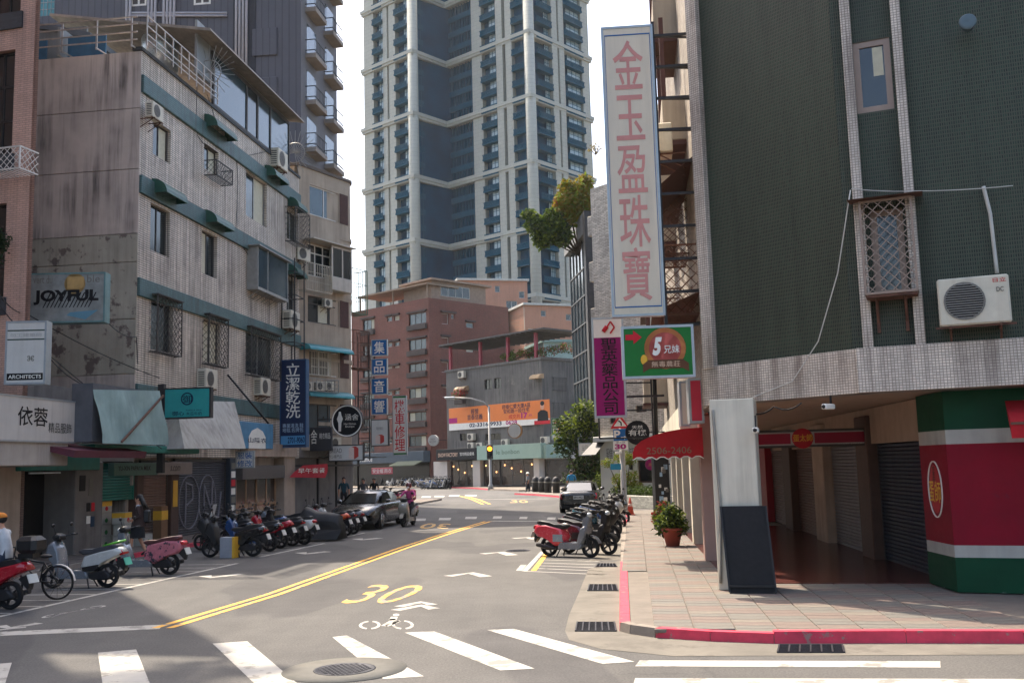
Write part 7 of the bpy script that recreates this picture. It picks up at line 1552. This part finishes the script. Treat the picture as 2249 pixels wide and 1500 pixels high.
pa, pb = pz(974), pz(948); MB().box(xm - .3, xm + .3, -.2, -.17, pa, pb).build('parking_plate', i_blue, e); text('P', xm - .27, xm + .0, pa + .08, pb - .06, -.207, i_white, e, bold=.03); MB().sheet([(xm + .02, pa + .1), (xm + .17, pa + .1), (xm + .17, pa + .05), (xm + .28, pa + .13), (xm + .17, pa + .21), (xm + .17, pa + .16), (xm + .02, pa + .16)], -.207, -.202).build('arrow', i_white, e)
qa, qb = pz(994), pz(975); MB().box(xm - .32, xm + .32, -.2, -.17, qa, qb).build('limit_plate', i_white, e); text('30', xm - .26, xm + .24, qa + .03, qa + .26, -.207, i_mag, e, bold=.05); text('單小時', xm - .2, xm + .2, qa + .3, qb - .02, -.207, i_black, e)
MB().cham(-.32, -.1, -.25, -.05, pz(1003), pz(997), .02).build('camera_box', i_white, e); MB().box(-.55, -.1, -.18, -.15, pz(1037), pz(1024)).build('blue_plate', P_('cyan', '#2a7d9a'), e)
g2 = G(1385, 1131, ZP); e = empty('traffic_cone', g2, 0, 'faded orange traffic cone at the foot of the sign pole', 'cone'); m_cone = M('cone_orange', '#b04a35', .7, .12, 5); MB().cham(-.19, .19, -.19, .19, 0, .04, .02).build('base', m_cone, e); MB().lathe([(.15, .04), (.03, .72), (.01, .73)], n=16).build('cone', m_cone, e); MB().lathe([(.097, .36), (.077, .48)], n=16).build('band', M('cone_band', '#c9a89a', .6), e)
def disc(px, py, Y, r, label, face, txts, rim=None):
    c = at(px, py, Y); e = empty('round_sign', c, rad(-5), label, 'sign'); MB().lathe([(r, 0), (r, .14), (.01, .14)], (0, 0, 0), 32, 'y').build('drum', rim or m_black, e); MB().lathe([(r * .98, -.008), (.01, -.008)], (0, 0, 0), 32, 'y').build('face', face, e)
    for s_, x0, x1, z0, z1, mt in txts: text(s_, x0 * r, x1 * r, z0 * r, z1 * r, -.016, mt, e, bold=.01)
    MB().bar((r, .07, 0), (r + .5, .07, 0), .04).build('arm', m_black, e); return e
disc(1400, 950, 33, .4, 'round charcoal organic food sign with pale characters', P_('charcoal2', '#2b2a2c'), (('天然', -.45, .45, .3, .6, i_white), ('有機', -.75, .75, -.25, .25, i_white), ('零污染', -.45, .45, -.55, -.35, i_grey)))
disc(1429, 1020, 36, .2, 'small round magenta sign hanging under the red awning', i_mag, (('三', -.4, .4, -.2, .2, i_gold),))
s = board('blade_sign', 'small white blade sign with a sketched bird by the street tree', (1271, 973, 1298, 1000), 58, m_signw, -5, .15, m_trim); T(s, 'ㄓㄢ', .25, .75, .4, .85, i_grey); T(s, '好肉機', .2, .8, .08, .2, i_grey)
# black sticker-covered post
g = G(1456, 1163, ZP); e = empty('sticker_post', g, rad(7), 'black square post plastered with torn stickers', 'post'); hp = at(1456, 1000, g.y).z - ZP; MB().cham(-.24, .24, -.2, .2, 0, hp, .02).build('shaft', m_black, e); r = random.Random(3)
for k in range(16): x, z, w_ = r.uniform(-.2, .1), r.uniform(.6, hp - .4), r.uniform(.05, .13); MB().box(x, x + w_, -.208, -.2, z, z + w_ * r.uniform(.8, 1.6)).build('sticker', (i_white, i_grey, P_('paleblue', '#9fb8cc'))[k % 3], e)
q = at(1455, 620, g.y + .3); MB().tube([(0, .3, hp), (.05, .3, hp + 6)], .07, 8).build('mast', m_black, e)
b = MB(); x0 = -1.9
for x in (x0, -.1): b.bar((x, .3, hp + .6), (x, .3, hp + 4.2), .05)
for k in range(5): b.bar((x0, .3, hp + .6 + k * .9), (-.1, .3, hp + .6 + k * .9), .045)
b.build('side_frame', m_black, e)
# overhead cables between the left signs and shops
def P3(px, py, Y): return at(px, py, Y)
for k, (a, b_, c_) in enumerate((((0, 650, 25), (60, 690, 27), (350, 830, 31)), ((0, 672, 25), (120, 790, 27), (340, 950, 31)), ((112, 790, 25.5), (200, 850, 28), (355, 985, 30.8)), ((240, 712, 28.3), (300, 740, 31.4), (303, 800, 31.5)))):
    cable([P3(*a), P3(*b_), P3(*c_)], .014, m_cable, 'black overhead cable %s' % ('slanting from the pink building to the teal sign post', 'running low from the pink building to the shop canopies', 'hanging below the white architects lightbox', 'looping from the poster lightbox to the tiled block corner')[k], .12)
b = MB(); p0, p1 = LF.w(ul(497, 823), -.05, zl(497, 823)), LF.w(ul(590, 930, -1.4), -1.4, zl(590, 930, -1.4)); tag(MB().tube([Vector((0, 0, 0)), p1 - p0], .04, 6).build('strut', m_black, None, p0), 'black diagonal steel strut bracing the shop signs from the tiled wall', 'strut')
# ================================================================ haze
hz = MB().box(-920, 920, -80, 1520, -1.7, 112).build('haze', [])
hm = bpy.data.materials.new('haze'); hm.use_nodes = True; nt = hm.node_tree; nt.nodes.clear(); ho = nt.nodes.new('ShaderNodeOutputMaterial'); pv = nt.nodes.new('ShaderNodeVolumePrincipled'); pv.inputs['Color'].default_value = (.86, .92, .95, 1); pv.inputs['Density'].default_value = .00011; pv.inputs['Anisotropy'].default_value = .3
nt.links.new(pv.outputs[0], ho.inputs['Volume']); hz.data.materials.append(hm); stuff(hz)
